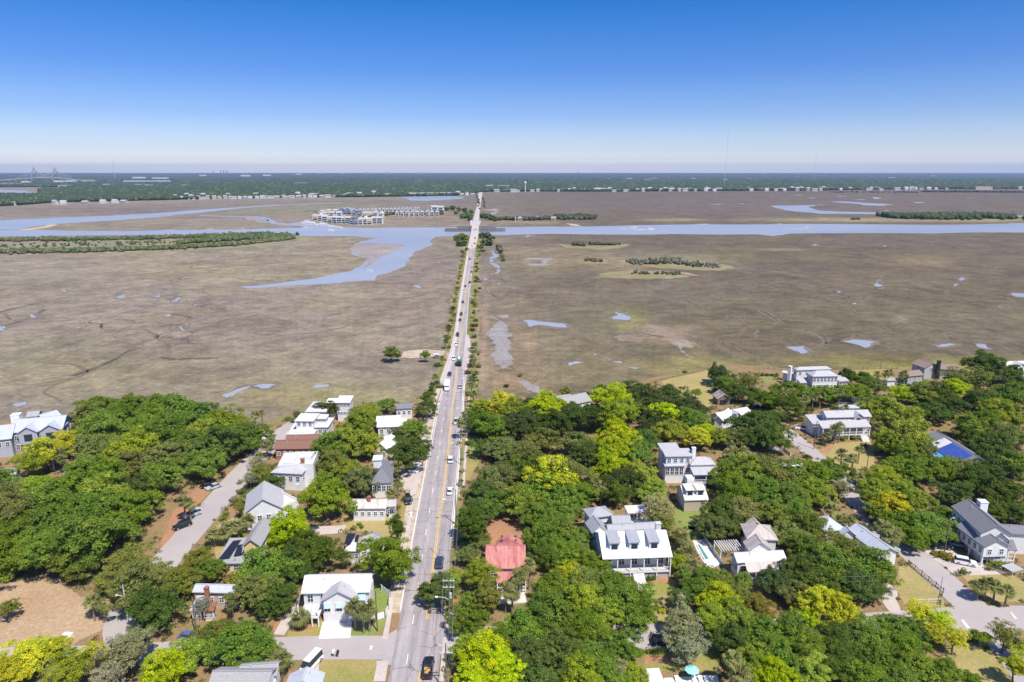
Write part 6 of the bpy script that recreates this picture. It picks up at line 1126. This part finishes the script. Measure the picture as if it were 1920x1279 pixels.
def fender(x0, x1, y, lab):
    p0, p1 = G(x0, y), G(x1, y); e = empty('timber_fender', p0, 0, lab, 'fender'); L = p1.x - p0.x; n = int(L / 3.2); b = MB()
    for i in range(n + 1):
        for yy in (-4, 4): b.box(L * i / n - .3, L * i / n + .3, yy - .3, yy + .3, -.5, 4.6)
    b.build('piles', 'timber', e); b = MB()
    for z in (1.2, 2.8, 4.2):
        for yy in (-4.45, 4.45): b.box(0, L, yy - .12, yy + .12, z, z + .45)
    b.box(0, L, -3.6, 3.6, 4.65, 4.9); b.build('walers', 'timber', e)
fender(835, 883, 434, 'long timber fender of piles left of the bridge'); fender(898, 947, 434, 'long timber fender of piles right of the bridge'); fender(858, 884, 430, 'shorter rear timber fender left of the bridge'); fender(899, 930, 430, 'shorter rear timber fender right of the bridge')
strip('road', [(G(a, y), G(b_, y)) for y, a, b_ in [(397,892.2,899.6),(385,894.5,901),(370,896.8,903),(360,897.6,905),(356,898.6,905.5)]], 'path', 0.12)

# ------------------------------------------------------------------ vehicles
def loft(b, secs, m=0):   # sections: (y, halfwidth bottom, halfwidth top, z0, z1)
    V = []
    for y, wb, wt, z0, z1 in secs: V += [(-wb, y, z0), (wb, y, z0), (wt, y, z1), (-wt, y, z1)]
    n = len(secs); Fs = [(0, 1, 2, 3), (4 * n - 1, 4 * n - 2, 4 * n - 3, 4 * n - 4)]
    for i in range(n - 1):
        for j in range(4): Fs.append((4 * i + j, 4 * i + 4 + j, 4 * i + 4 + (j + 1) % 4, 4 * i + (j + 1) % 4))
    return b.add(V, Fs, m)
def car_proto(kind):
    """front faces -y (towards the camera)"""
    e = empty(kind, (0, 0, 0)); L, W2 = {'sedan': (2.3, .9), 'suv': (2.4, .95), 'pickup': (2.9, 1.0), 'van': (2.8, 1.0)}[kind]; zr = {'sedan': 1.42, 'suv': 1.72, 'pickup': 1.85, 'van': 2.2}[kind]; hb = .85 if kind == 'sedan' else 1.0
    loft(MB(), [(-L, W2 * .82, W2 * .74, .35, hb * .72), (-L * .9, W2, W2 * .9, .28, hb * .9), (-L * .45, W2, W2 * .92, .28, hb), (L * .55, W2, W2 * .93, .28, hb + .04), (L * .93, W2, W2 * .88, .28, hb), (L, W2 * .86, W2 * .78, .38, hb * .8)]).build('body', 'paint', e)
    if kind == 'sedan': cab = [(-L * .38, L * .62)]; fr, bk = (-L * .42, -L * .12), (L * .45, L * .75)
    elif kind == 'suv': fr, bk = (-L * .45, -L * .20), (L * .80, L * .93)
    elif kind == 'van': fr, bk = (-L * .72, -L * .5), (L * .90, L * .95)
    else: fr, bk = (-L * .38, -L * .15), (L * .20, L * .26)
    loft(MB(), [(fr[0], W2 * .86, W2 * .84, hb - .05, hb + .02), (fr[1], W2 * .88, W2 * .72, hb - .05, zr - .07), (bk[0], W2 * .88, W2 * .72, hb - .05, zr - .07), (bk[1], W2 * .86, W2 * .82, hb - .05, hb + .05)]).build('windows', 'glass', e)
    loft(MB(), [(fr[1] - .05, W2 * .73, W2 * .70, zr - .08, zr), (bk[0] + .05, W2 * .73, W2 * .70, zr - .08, zr)]).build('roof', 'paint', e)
    if kind == 'pickup': MB().box(-W2 * .8, W2 * .8, L * .3, L * .94, hb + .02, hb + .10).build('bed', 'dark', e); MB().box(-W2 * .92, -W2 * .8, L * .28, L * .97, hb, hb + .3).box(W2 * .8, W2 * .92, L * .28, L * .97, hb, hb + .3).box(-W2 * .8, W2 * .8, L * .95, L * .99, hb - .2, hb + .3).build('bed_side', 'paint', e)
    for sx_ in (-1, 1):
        for y in (-L * .62, L * .62):
            wm = MB().tube([(sx_ * (W2 - .22), y, .34), (sx_ * (W2 + .03), y, .34)], .34, 12).build('wheel', 'tyre', e); MB().tube([(sx_ * (W2 + .03), y, .34), (sx_ * (W2 + .05), y, .34)], .2, 10).build('rim', 'rim', wm)
        MB().box(sx_ * W2 * .62 - .16, sx_ * W2 * .62 + .16, -L - .02, -L + .12, hb * .62, hb * .76).build('headlight', 'lamp', e); MB().box(sx_ * W2 * .66 - .14, sx_ * W2 * .66 + .14, L - .1, L + .02, hb * .62, hb * .78).build('tail_light', 'red_lamp', e)
        MB().box(sx_ * (W2 + .12) - .12, sx_ * (W2 + .12) + .12, fr[0] + .25, fr[0] + .4, hb, hb + .18).build('mirror', 'dark', e)
    return e
CARP = {k: car_proto(k) for k in ('sedan', 'suv', 'pickup', 'van')}; cused = {k: False for k in CARP}
WHT = (.78, .78, .78); BLK = (.015, .016, .02); SIL = (.45, .47, .49); NAV = (.02, .035, .09)
def car(px, py, kind, colr, away, label, rz=None, grp='vehicles on the causeway road', z=.12):
    o = CARP[kind] if not cused[kind] else copy_tree(CARP[kind]); cused[kind] = True
    p = G(px, py); q = G(px + 2, py - 20) if rz is None else None
    if rz is None:
        y2 = py - 10; dx = interp(ROWS, max(y2, 466), 2) - interp(ROWS, py, 2) if py > 466 else 1.2; d = G(px + dx, y2) - p; rz = math.atan2(d.y, d.x) - math.pi / 2
        if away: rz += math.pi
    o.location = (p.x, p.y, z); o.rotation_euler = (0, 0, rz)
    for c in o.children:
        if c.name.split('.')[0] in ('body', 'roof', 'bed_side'): c.color = (*colr, 1)
    tag(o, label, {'sedan': 'car', 'suv': 'car', 'pickup': 'pickup truck', 'van': 'van'}[kind], grp); return o
pk = car(803,1257,'pickup',BLK,True,'black pickup truck with cargo in its bed at the bottom of the main road')
cg = MB().box(-.55, .1, 1.2, 2.0, 1.15, 1.45).box(.0, .6, .9, 1.6, 1.15, 1.4).box(-.2, .45, 2.0, 2.4, 1.15, 1.35).build('cargo', 'cargo', None, pk.matrix_basis.copy()); tag(cg, 'tan boxes lying in the bed of the black pickup', 'cargo'); cg.matrix_basis = Matrix.Translation(pk.location) @ pk.rotation_euler.to_matrix().to_4x4()
car(824,1059,'suv',(.03,.05,.10),True,'dark blue estate car driving away below the overhead wires'); car(844,924,'sedan',WHT,True,'white car on the right lane level with the low tin roofed cottage'); car(845,865,'suv',WHT,True,'white car beside the street pole, second white one from the bottom')
car(856,793,'pickup',WHT,True,'white pickup with workmen in the right lane'); car(862.5,727,'sedan',SIL,True,'silver car in the right lane level with the box truck')
for k, (x, y, c, aw, lab) in enumerate([(843,704,NAV,0,'dark car just behind the white box truck'),(851,675,WHT,0,'white car left of the green truck'),(855.5,648,WHT,0,'white car above the sandy lay by'),(858,630,BLK,0,'black car third ahead of the box truck'),(862.5,602,BLK,0,'rear one of two close black cars'),(864.8,591,NAV,0,'front one of two close dark cars, farther up'),(868,568,BLK,0,'lone black car halfway along the causeway'),(870,548,WHT,0,'white car behind the halfway point of the causeway'),(872.5,538,NAV,0,'dark car just above the white causeway car'),(881,531,BLK,1,'black car driving away on the upper causeway'),(884,511,NAV,1,'dark car driving away near the creek bend'),(886,503,SIL,1,'silver car driving away near the creek bend'),(878.5,496,WHT,0,'white car coming on the upper causeway'),(880.5,487,BLK,0,'black car coming on the upper causeway'),(884,471,WHT,0,'white car coming near the bridge ramp')]):
    car(x, y, 'suv' if k % 2 else 'sedan', c, aw, lab)
for x, y, zz, c, aw, lab in [(885.5,462,.9,WHT,0,'white car at the foot of the bridge ramp'),(890,457,1.9,BLK,1,'black car climbing the bridge ramp, nearer one'),(891,447,4.4,BLK,1,'black car climbing the bridge ramp, farther one'),(889,432,6.4,SIL,0,'silver car on the bridge over the river'),(893,431,6.4,BLK,1,'black car on the bridge over the river'),(895,386,.12,BLK,0,'dark car on the far side of the bridge')]:
    o = car(x, y, 'sedan', c, aw, lab); p = G(x, y, zz); o.location = (p.x, p.y, zz + .02)
# box truck and green truck
def truck(px, py, label, boxc, cabc, away, Lb, green=False):
    e = empty('truck', (0, 0, 0)); loft(MB(), [(-3.6, 1.0, .95, .5, 1.3), (-3.2, 1.1, 1.05, .45, 1.5), (-2.5, 1.1, 1.0, .45, 2.5), (-1.2, 1.1, 1.0, .45, 2.5)]).build('cab', 'paint', e).color = (*cabc, 1)
    MB().box(-.95, .95, -3.05, -2.75, 1.5, 2.3).build('windscreen', 'glass', e); MB().box(-1.22, 1.22, -1.0, Lb, .9, 3.5).build('cargo_box', 'paint', e).color = (*boxc, 1); MB().box(-.9, .9, -1.2, Lb, .5, .88).build('chassis', 'dark', e)
    for sx_ in (-1, 1):
        for y in (-2.4, Lb - 1.6, Lb - .6): MB().tube([(sx_ * .85, y, .48), (sx_ * 1.12, y, .48)], .48, 10).build('wheel', 'tyre', e)
    if green:
        MB().box(-.5, .5, -.5, Lb - .3, 3.52, 3.7).build('top_hatch', 'trim', e); MB().box(-1.0, 1.0, Lb, Lb + .9, .8, 2.6).build('tail_hopper', 'dark', e)
    p = G(px, py); y2 = py - 10; d = G(px + interp(ROWS, y2, 2) - interp(ROWS, py, 2), y2) - p; e.location = (p.x, p.y, .12); e.rotation_euler = (0, 0, math.atan2(d.y, d.x) - math.pi / 2 + (math.pi if away else 0)); tag(e, label, 'truck')
truck(838.5, 730, 'white box truck coming down the main road', (.8, .8, .8), (.8, .8, .8), False, 3.4); truck(861.5, 683, 'green refuse truck driving away on the causeway', (.08, .25, .12), (.03, .14, .06), True, 4.2, True)
P_ = 'vehicles parked in the neighbourhood'
for a in [(401,916,'sedan',SIL,'silver car parked under the oaks, farthest of three on the side street',-.75),(361,968,'suv',SIL,'silver car parked just behind the black one on the side street',-.72),(342,989,'suv',BLK,'black car parked nearest on the left side street',-.72),(356,1198,'sedan',(.10,.13,.28),'blue car half under the oak near the left cross street',1.45),(584,1250,'van',WHT,'white van parked beside the pale outbuilding',-.35),(1809,1058,'suv',WHT,'white car parked on the sandy drive of the grey house',1.15),(1764,1028,'suv',BLK,'black car in the shade beside the grasses',1.35),(1796,1024,'sedan',SIL,'silver car under the carport of the grey house',1.35),(1668,1030,'suv',SIL,'silver car under the palms by the pale roofed house',.9),(1505,806,'pickup',WHT,'white pickup parked by the long two storey house',1.3),(503,824,'suv',WHT,'white car parked at the bend of the side street',-.7),(1243,1208,'suv',BLK,'black car parked in tree shade on the right cross street',1.5),(1592,750,'sedan',WHT,'white car on the drive of the hipped marsh house',.4),(1586,738,'sedan',BLK,'dark car on the drive of the hipped marsh house',.4),(390,912,'sedan',BLK,'dark car deep in the shade of the oaks on the side street',-.7),(765,941,'suv',BLK,'black car parked behind the bushes beside the tin roofed cottage',.2),(773,885,'sedan',WHT,'white car on the sandy lot beside the round green tree',1.2)]:
    car(a[0], a[1], a[2], a[3], False, a[4], a[5], P_, .10)

# ------------------------------------------------------------------ poles, wires, lamps, fences
POLES = {}
def pole(px, py, h_, label, arms=2, lamp=None, mat='pole_wood', r=.15, xf=False):
    p = G(px, py); e = empty('utility_pole', p, 0, label, 'utility pole', 'utility poles and street lamps'); MB().tube([(0, 0, -.2), (0, 0, h_)], [r, r * .7], 8).build('pole', mat, e)
    for i in range(arms): MB().box(-1.25, 1.25, -.07, .07, h_ - .5 - i * 1.5, h_ - .36 - i * 1.5).build('crossarm', 'steel', e)
    for i in range(arms):
        for x in (-1.1, -.4, .4, 1.1): MB().tube([(x, 0, h_ - .34 - i * 1.5), (x, 0, h_ - .1 - i * 1.5)], .06, 6).build('insulator', 'trim', e)
    if xf: MB().tube([(.35, 0, h_ - 4.4), (.35, 0, h_ - 3.3)], .28, 8).build('transformer', 'steel', e)
    if lamp: a = MB().tube([(0, 0, lamp[1]), (lamp[0] * .5, 0, lamp[1] + .5), (lamp[0], 0, lamp[1] + .6)], .07, 5).build('lamp_arm', 'steel', e); MB().box(min(lamp[0], lamp[0] * 1.25), max(lamp[0], lamp[0] * 1.25), -.18, .18, lamp[1] + .5, lamp[1] + .68).build('lamp_head', 'lamp', a)
    return p, h_
L1 = [pole(838,1300,10.5,'tall wooden utility pole beside the road at the bottom edge',2), pole(843,1168,10.4,'wooden utility pole with double crossarms, transformer and lamp by the junction',2,(-2.3,5.6),xf=True), pole(855,985,10.5,'utility pole with crossarm beside the oaks, third up the road',2,(-2.6,7)),
      pole(864,872,9.5,'utility pole beside the white car, fourth up the road',1,(-2.4,7)), pole(873,802,9.5,'utility pole on the grassy verge, fifth up the road',1,(-2.4,7)), pole(880,742,9.5,'utility pole at the start of the causeway',1,(-2.4,7)), pole(886,690,9.5,'utility pole on the causeway beside the green truck',1), pole(893,655,9.5,'utility pole on the causeway near the sandy lay by',1), pole(902,624,9.5,'utility pole standing in the marsh edge right of the causeway',0), pole(903,575,9.5,'farther utility pole in the marsh right of the causeway',0), pole(904,530,9.5,'utility pole near the creek bend',0), pole(905,497,9.5,'utility pole farthest up the causeway',0)]
def wires(Pl, offs, lab, sag=.7, r=.016):
    pe = empty('power_line', (Pl[0][0].x, Pl[0][0].y, 0), 0, lab, 'power line')
    for (x, dz) in offs:
        b = MB()
        for (p, h1), (q, h2) in zip(Pl, Pl[1:]):
            pts = [];
            for i in range(9):
                t = i / 8; c = p.lerp(q, t); pts.append((c.x + x - Pl[0][0].x, c.y - Pl[0][0].y, (h1 + (h2 - h1) * t) - dz - 4 * sag * t * (1 - t)))
            b.tube(pts, r, 3, cap=False)
        b.build('wire', 'wire', pe)
wires([(Vector((L1[0][0].x - 3, 60, 0)), 10.5)] + L1[:8], [(-1.1, .1), (-.4, .1), (.4, .1), (1.1, .1), (-1.1, 1.6), (1.1, 1.6)], 'power line along the right side of the main road'); wires(L1[8:], [(-.2, .2), (.2, .2)], 'power line over the marsh right of the causeway')
pole(708,1184,9.5,'dark leaning wooden pole on the lawn corner of the awning house',0); pole(241,1168,9.0,'pale street lamp pole at the corner of the dry field',0,(-1.4,6.0),'steel'); pole(102,884,9.0,'pale lamp pole beside the yellow green tree at left',0,(-1.0,8.6),'steel'); pole(369,1192,9.0,'leaning wooden pole beside the rusty tin roofed shack',0)
pole(1526,842,10.0,'tall utility pole left of the two storey house lawn',0,(.6,9.3)); pole(1477,832,6.5,'short dark lamp post on the bend of the right street',0,(-.6,6.2)); pole(1770,1040,10.0,'tall wooden pole rising from the ornamental grasses',0,(.8,9.4)); pole(1568,1095,7.0,'pale pole standing among the dark oaks at right',0,None,'steel'); pole(1623,895,7.0,'dark pole at the corner of the upper right lawn',0); pole(1764,1106,3.4,'sign post beside the fenced dry lawn',0,(.3,2.8),'steel')
pole(776,968,5.5,'street lamp on the left sidewalk by the bushes',0,(1.6,5.0),'steel',.1); pole(793,870,6.5,'wooden pole on the left sidewalk under the round tree',0); pole(1764,905,8,'wooden pole beside the driveway above the fresh green trees',0)
ribb = wires([(G(1568,1150), 9.0), (G(1830,1132), 9.2), (G(2100,1120), 9)], [(0, .2), (0, 1.4)], 'power line crossing the fenced dry lawn', .4)
def fence(px, h_, label, style='rail', mat='wood', step=2.2, cat='fence'):
    P = [G(*p) for p in px]; e = empty('fence', P[0], 0, label, cat); o = P[0]; posts = MB(); rl_ = MB()
    for a, c in zip(P, P[1:]):
        L = (c - a).length; n = max(1, int(L / step))
        for i in range(n + 1):
            q = a.lerp(c, i / n) - o; posts.box(q.x - .08, q.x + .08, q.y - .08, q.y + .08, 0, h_ + .1)
        for z in ((.3, h_ - .15) if style != 'panel' else ()): rl_.tube([(a - o) + Vector((0, 0, z)), (c - o) + Vector((0, 0, z))], .06, 4)
        if style == 'x':
            for i in range(n):
                q0, q1 = a.lerp(c, i / n) - o, a.lerp(c, (i + 1) / n) - o; rl_.tube([q0 + Vector((0, 0, .2)), q1 + Vector((0, 0, h_ - .1))], .05, 4); rl_.tube([q1 + Vector((0, 0, .2)), q0 + Vector((0, 0, h_ - .1))], .05, 4)
        if style == 'panel':
            d = (c - a).normalized(); nn = Vector((-d.y, d.x, 0)) * .03; a_, c_ = a - o, c - o; U = Vector((0, 0, h_)); rl_.add([a_ - nn, c_ - nn, c_ - nn + U, a_ - nn + U, a_ + nn, c_ + nn, c_ + nn + U, a_ + nn + U], [(0, 1, 2, 3), (7, 6, 5, 4), (3, 2, 6, 7), (0, 3, 7, 4), (1, 5, 6, 2)])
    posts.build('posts', mat, e); rl_.build('rails' if style != 'panel' else 'panel', mat, e)
fence([(1703,1058),(1768,1112),(1763,1135)], 1.2, 'dark cross braced rail fence round the dry lawn', 'x'); fence([(1605,955),(1640,985),(1672,1020)], 1.2, 'dark rail fence beside the long pale roofed house', 'x'); fence([(1715,1132),(1763,1130)], 1.1, 'pale rail fence along the foot of the dry lawn', 'rail', 'deck'); fence([(1618,693),(1650,692.3),(1682,692)], 1.3, 'brown board walk railing along the marsh edge', 'rail', 'wood'); fence([(1415,694),(1440,692),(1465,694)], 1.2, 'short brown fence at the shore by the palms')
fence([(716,1108),(731,1120),(729,1145),(722,1158),(705,1163),(672,1165)], 1.5, 'curving white picket fence round the side lawn', 'panel', 'trim'); fence([(548,1168),(556,1140),(563,1125)], 1.4, 'white panel fence left of the awning house', 'panel', 'trim'); fence([(527,1290),(538,1245)], 1.6, 'dark board fence beside the outbuilding', 'panel', 'wood'); fence([(1222,716),(1262,708),(1300,700),(1320,696)], .8, 'low mossy fence line across the shore field', 'rail', 'wood', 3); fence([(1440,842),(1470,846),(1482,855)], 1.2, 'white low fence by the bend of the right street', 'panel', 'trim'); fence([(1318,1008),(1336,1035),(1354,1060)], 1.2, 'grey fence along the swimming pool terrace', 'panel', 'steel')
# pool, parasol, loungers, bins, sheds
e = empty('swimming_pool', G(1318,1040), 0, 'narrow green swimming pool in a white terrace', 'swimming pool'); o0 = e.location
q = [G(1306,1022) - o0, G(1311,1021) - o0, G(1330,1050) - o0, G(1322,1052) - o0]; MB().add([(p.x, p.y, .16) for p in q] + [(p.x, p.y, .1) for p in q], [(0, 1, 2, 3), (7, 6, 5, 4), (0, 4, 5, 1), (1, 5, 6, 2), (2, 6, 7, 3), (3, 7, 4, 0)]).build('water_surface', 'pool', e)
b = MB()
for a, c in zip(q, q[1:] + q[:1]): b.tube([a + Vector((0, 0, .17)), c + Vector((0, 0, .17))], .18, 4)
b.build('coping', 'trim', e)
sheet('patio', [(1245,1272),(1345,1266),(1352,1300),(1240,1300)], 'concrete', .10, levels=0)
p = G(1296,1276); e = empty('patio_parasol', p, 0, 'round pale turquoise parasol on the patio at the bottom edge', 'parasol'); MB().tube([(0, 0, 0), (0, 0, 2.6)], .04, 6).build('pole', 'steel', e)
b = MB(); b.add([(0, 0, 2.85)] + [(1.35 * math.cos(i * math.pi / 4), 1.35 * math.sin(i * math.pi / 4), 2.35) for i in range(8)] + [(0, 0, 2.78)] + [(1.35 * math.cos(i * math.pi / 4), 1.35 * math.sin(i * math.pi / 4), 2.28) for i in range(8)], [(0, i + 1, (i + 1) % 8 + 1) for i in range(8)] + [(9, 10 + (i + 1) % 8, 10 + i) for i in range(8)] + [(i + 1, 10 + i, 10 + (i + 1) % 8, (i + 1) % 8 + 1) for i in range(8)]); b.build('canopy', 'teal', e)
for i, x in enumerate((1271, 1303, 1315, 1326)):
    p = G(x, 1281); e = empty('sun_lounger', p, .1, f"white sun lounger on the patio, {['leftmost of four', 'second from the left', 'third from the left', 'rightmost of four'][i]}", 'sun lounger', 'sun loungers on the patio'); MB().box(-.35, .35, -1, .4, .3, .4).build('seat', 'trim', e); MB().prism_x([(.42, .32), (1.05, .75), (1.02, .85), (.39, .42)][::1], -.35, .35).build('backrest', 'trim', e)
    for lx in (-.28, .28):
        for ly in (-.9, .3): MB().box(lx - .04, lx + .04, ly - .04, ly + .04, 0.1, .29).build('leg', 'trim', e)
for i, (x, y, lab, m_) in enumerate([(626,1232,'grey mailbox pair at the lawn corner, left one','trim'),(634,1233,'dark mailbox at the lawn corner, right one','dark'),(771,967,'white bin beside the sidewalk lamp','trim'),(128,1195,'white bin at the foot of the dry field','trim')]):
    p = G(x, y); e = empty('mailbox' if 'mail' in lab else 'bin', p, 0, lab, 'mailbox' if 'mail' in lab else 'bin'); b = MB().box(-.06, .06, -.06, .06, 0, 1.0).build('post', 'wood', e) if 'mail' in lab else None; (MB().box(-.2, .2, -.35, .35, 1.0, 1.4) if 'mail' in lab else MB().box(-.9 if i == 3 else -.35, .9 if i == 3 else .35, -.4, .4, 0, .9)).build('box', m_, e); MB().box(-.22 if 'mail' in lab else -.38, .22 if 'mail' in lab else .38, -.37, .37, 1.41 if 'mail' in lab else .91, 1.47 if 'mail' in lab else 1.0).build('lid', m_, e)
p = G(1895,1078); e = empty('slatted_bench_swing', p, .3, 'grey slatted garden swing in the hedge shade at right', 'garden swing'); b = MB()
for i in range(7): b.box(-1.6 + i * .5, -1.25 + i * .5, -1.4, 1.4, 1.9, 1.98)
b.build('slatted_roof', 'steel', e)
for x in (-1.5, 1.6):
    for y in (-1.3, 1.3): MB().box(x - .06, x + .06, y - .06, y + .06, 0, 1.89).build('leg', 'steel', e)
p = G(819,672); e = empty('small_hut', p, 0, 'tiny dark hut on the sandy causeway landing', 'hut'); MB().box(-1, 1, -1, 1, 0, 2.0).build('wall', 'wall_wood', e); MB().prism_x([(-1.3, 2.02), (-1.3, 2.1), (0, 2.7), (1.3, 2.1), (1.3, 2.02)][::-1], -1.3, 1.3).build('roof', 'roof_bluewhite', e)
sheet('sand', [(755,660),(800,655),(835,658),(838,666),(800,670),(770,672),(750,670)], 'sand', .03)
# flag
p = G(1843,1038); e = empty('flag', p, 0, 'striped flag hanging at the porch corner of the grey house', 'flag'); MB().tube([(0, 0, 0), (-.3, -.4, 4.6)], .04, 5).build('pole', 'trim', e); b = MB()
for i in range(7): b.box(-1.6, -.3, -.42, -.38, 3.0 + i * .14, 3.14 + i * .14, i % 2)
b.box(-.9, -.3, -.43, -.425, 3.56, 3.98, 2); plain('flag_red', (.5, .05, .06), .8, .02); b.build('cloth', ['flag_red', 'trim', 'tarp'], e)

# ------------------------------------------------------------------ haze
s = N('haze'); s.t.nodes.remove(s.b); v = s.n('ShaderNodeVolumePrincipled'); v.inputs['Color'].default_value = (0.50, 0.67, 1.0, 1); v.inputs['Density'].default_value = 4.8e-5; v.inputs['Anisotropy'].default_value = 0.15
s.l(v.outputs[0], s.t.nodes['Material Output'].inputs['Volume']); M['haze'] = s.m
hz = MB().box(-32000, 32000, -1200, 29500, -1.5, 340).build('haze', 'haze'); tag(hz, 'thin even haze over the whole marsh', 'haze', kind='stuff')

order_labels()

# ------------------------------------------------------------------ low undergrowth between the trees (uncountable)
def undergrowth():
    cs = 1.0; x0, x1, y0, y1 = -330, 330, 78, 330; nx, ny = int((x1 - x0) / cs), int((y1 - y0) / cs); occ = np.zeros((nx, ny), bool)
    gx = x0 + (np.arange(nx) + .5) * cs; gy = y0 + (np.arange(ny) + .5) * cs
    def stamp(P, val=True, grow=.6):
        P = np.array(P); a, b = P.min(0) - grow, P.max(0) + grow
        i0, i1 = max(0, int((a[0] - x0) / cs)), min(nx, int((b[0] - x0) / cs) + 1); j0, j1 = max(0, int((a[1] - y0) / cs)), min(ny, int((b[1] - y0) / cs) + 1)
        if i1 <= i0 or j1 <= j0: return
        X, Y = np.meshgrid(gx[i0:i1], gy[j0:j1], indexing='ij'); ins = np.zeros(X.shape, bool)
        for (ax, ay), (bx, by) in zip(P, np.roll(P, -1, 0)):
            c = ((ay > Y) != (by > Y)); 
            with np.errstate(divide='ignore', invalid='ignore'): ins ^= c & (X < (bx - ax) * (Y - ay) / (by - ay) + ax)
        occ[i0:i1, j0:j1] |= ins
    for P in OCC: stamp(P)
    isl = np.array([G(*q)[:2] for q in [(-300,815),(20,800),(60,790),(140,785),(300,780),(450,800),(490,806),(530,788),(570,778),(650,768),(745,766),(790,760),(812,750),(870,746),(900,756),(1000,752),(1100,746),(1200,726),(1245,712),(1325,700),(1500,702),(1600,704),(1800,700),(1920,696),(2300,700),(2600,1400),(-700,1400)]])
    save = occ.copy(); occ[:] = False; stamp(isl); land = occ.copy(); free = land & ~save
    I, J = np.nonzero(free); rs = np.random.RandomState(5); n0 = 0.20
    dens = .5 + .5 * np.sin(gx[I] * .11 + 2 * np.sin(gy[J] * .07)) * np.sin(gy[J] * .13 + 1.3 * np.sin(gx[I] * .05)); ok = rs.rand(len(I)) < n0 * dens * 1.5
    I, J = I[ok], J[ok]; m = len(I); cx = gx[I] + rs.uniform(-.5, .5, m); cy = gy[J] + rs.uniform(-.5, .5, m); r = rs.uniform(.4, 1.25, m); k = 34
    d = rs.randn(m, k, 3); d /= np.linalg.norm(d, axis=2)[..., None]; d[..., 2] = np.abs(d[..., 2])
    p = d * (r[:, None] * rs.uniform(.5, 1.1, (m, k)))[..., None]; p[..., 2] *= .8; p += np.stack([cx, cy, np.zeros(m) + .1], -1)[:, None]
    a = rs.randn(m, k, 3); a /= np.linalg.norm(a, axis=2)[..., None]; b = np.cross(a, d + rs.randn(m, k, 3) * .5); b /= np.linalg.norm(b, axis=2)[..., None]; q = rs.uniform(.09, .2, (m, k, 1))
    V = np.stack([p - a * q, p - b * q, p + a * q, p + b * q], 2).reshape(-1, 3); F4 = np.arange(len(V)).reshape(-1, 4)
    me = bpy.data.meshes.new('undergrowth'); me.vertices.add(len(V)); me.vertices.foreach_set('co', V.astype(np.float32).ravel()); me.loops.add(F4.size); me.loops.foreach_set('vertex_index', F4.ravel().astype(np.int32)); me.polygons.add(len(F4)); me.polygons.foreach_set('loop_start', np.arange(0, F4.size, 4)); me.update(calc_edges=True)
    at = me.attributes.new('cl', 'FLOAT', 'FACE'); at.data.foreach_set('value', np.repeat(rs.rand(m), k).astype(np.float32)); me.materials.append(M['leaf'])
    o = bpy.data.objects.new('undergrowth', me); COL.objects.link(o); o.color = (.15, .17, .05, 1); tag(o, 'low undergrowth scattered between the trees and yards', 'undergrowth', kind='stuff'); print('tufts', m)
undergrowth()
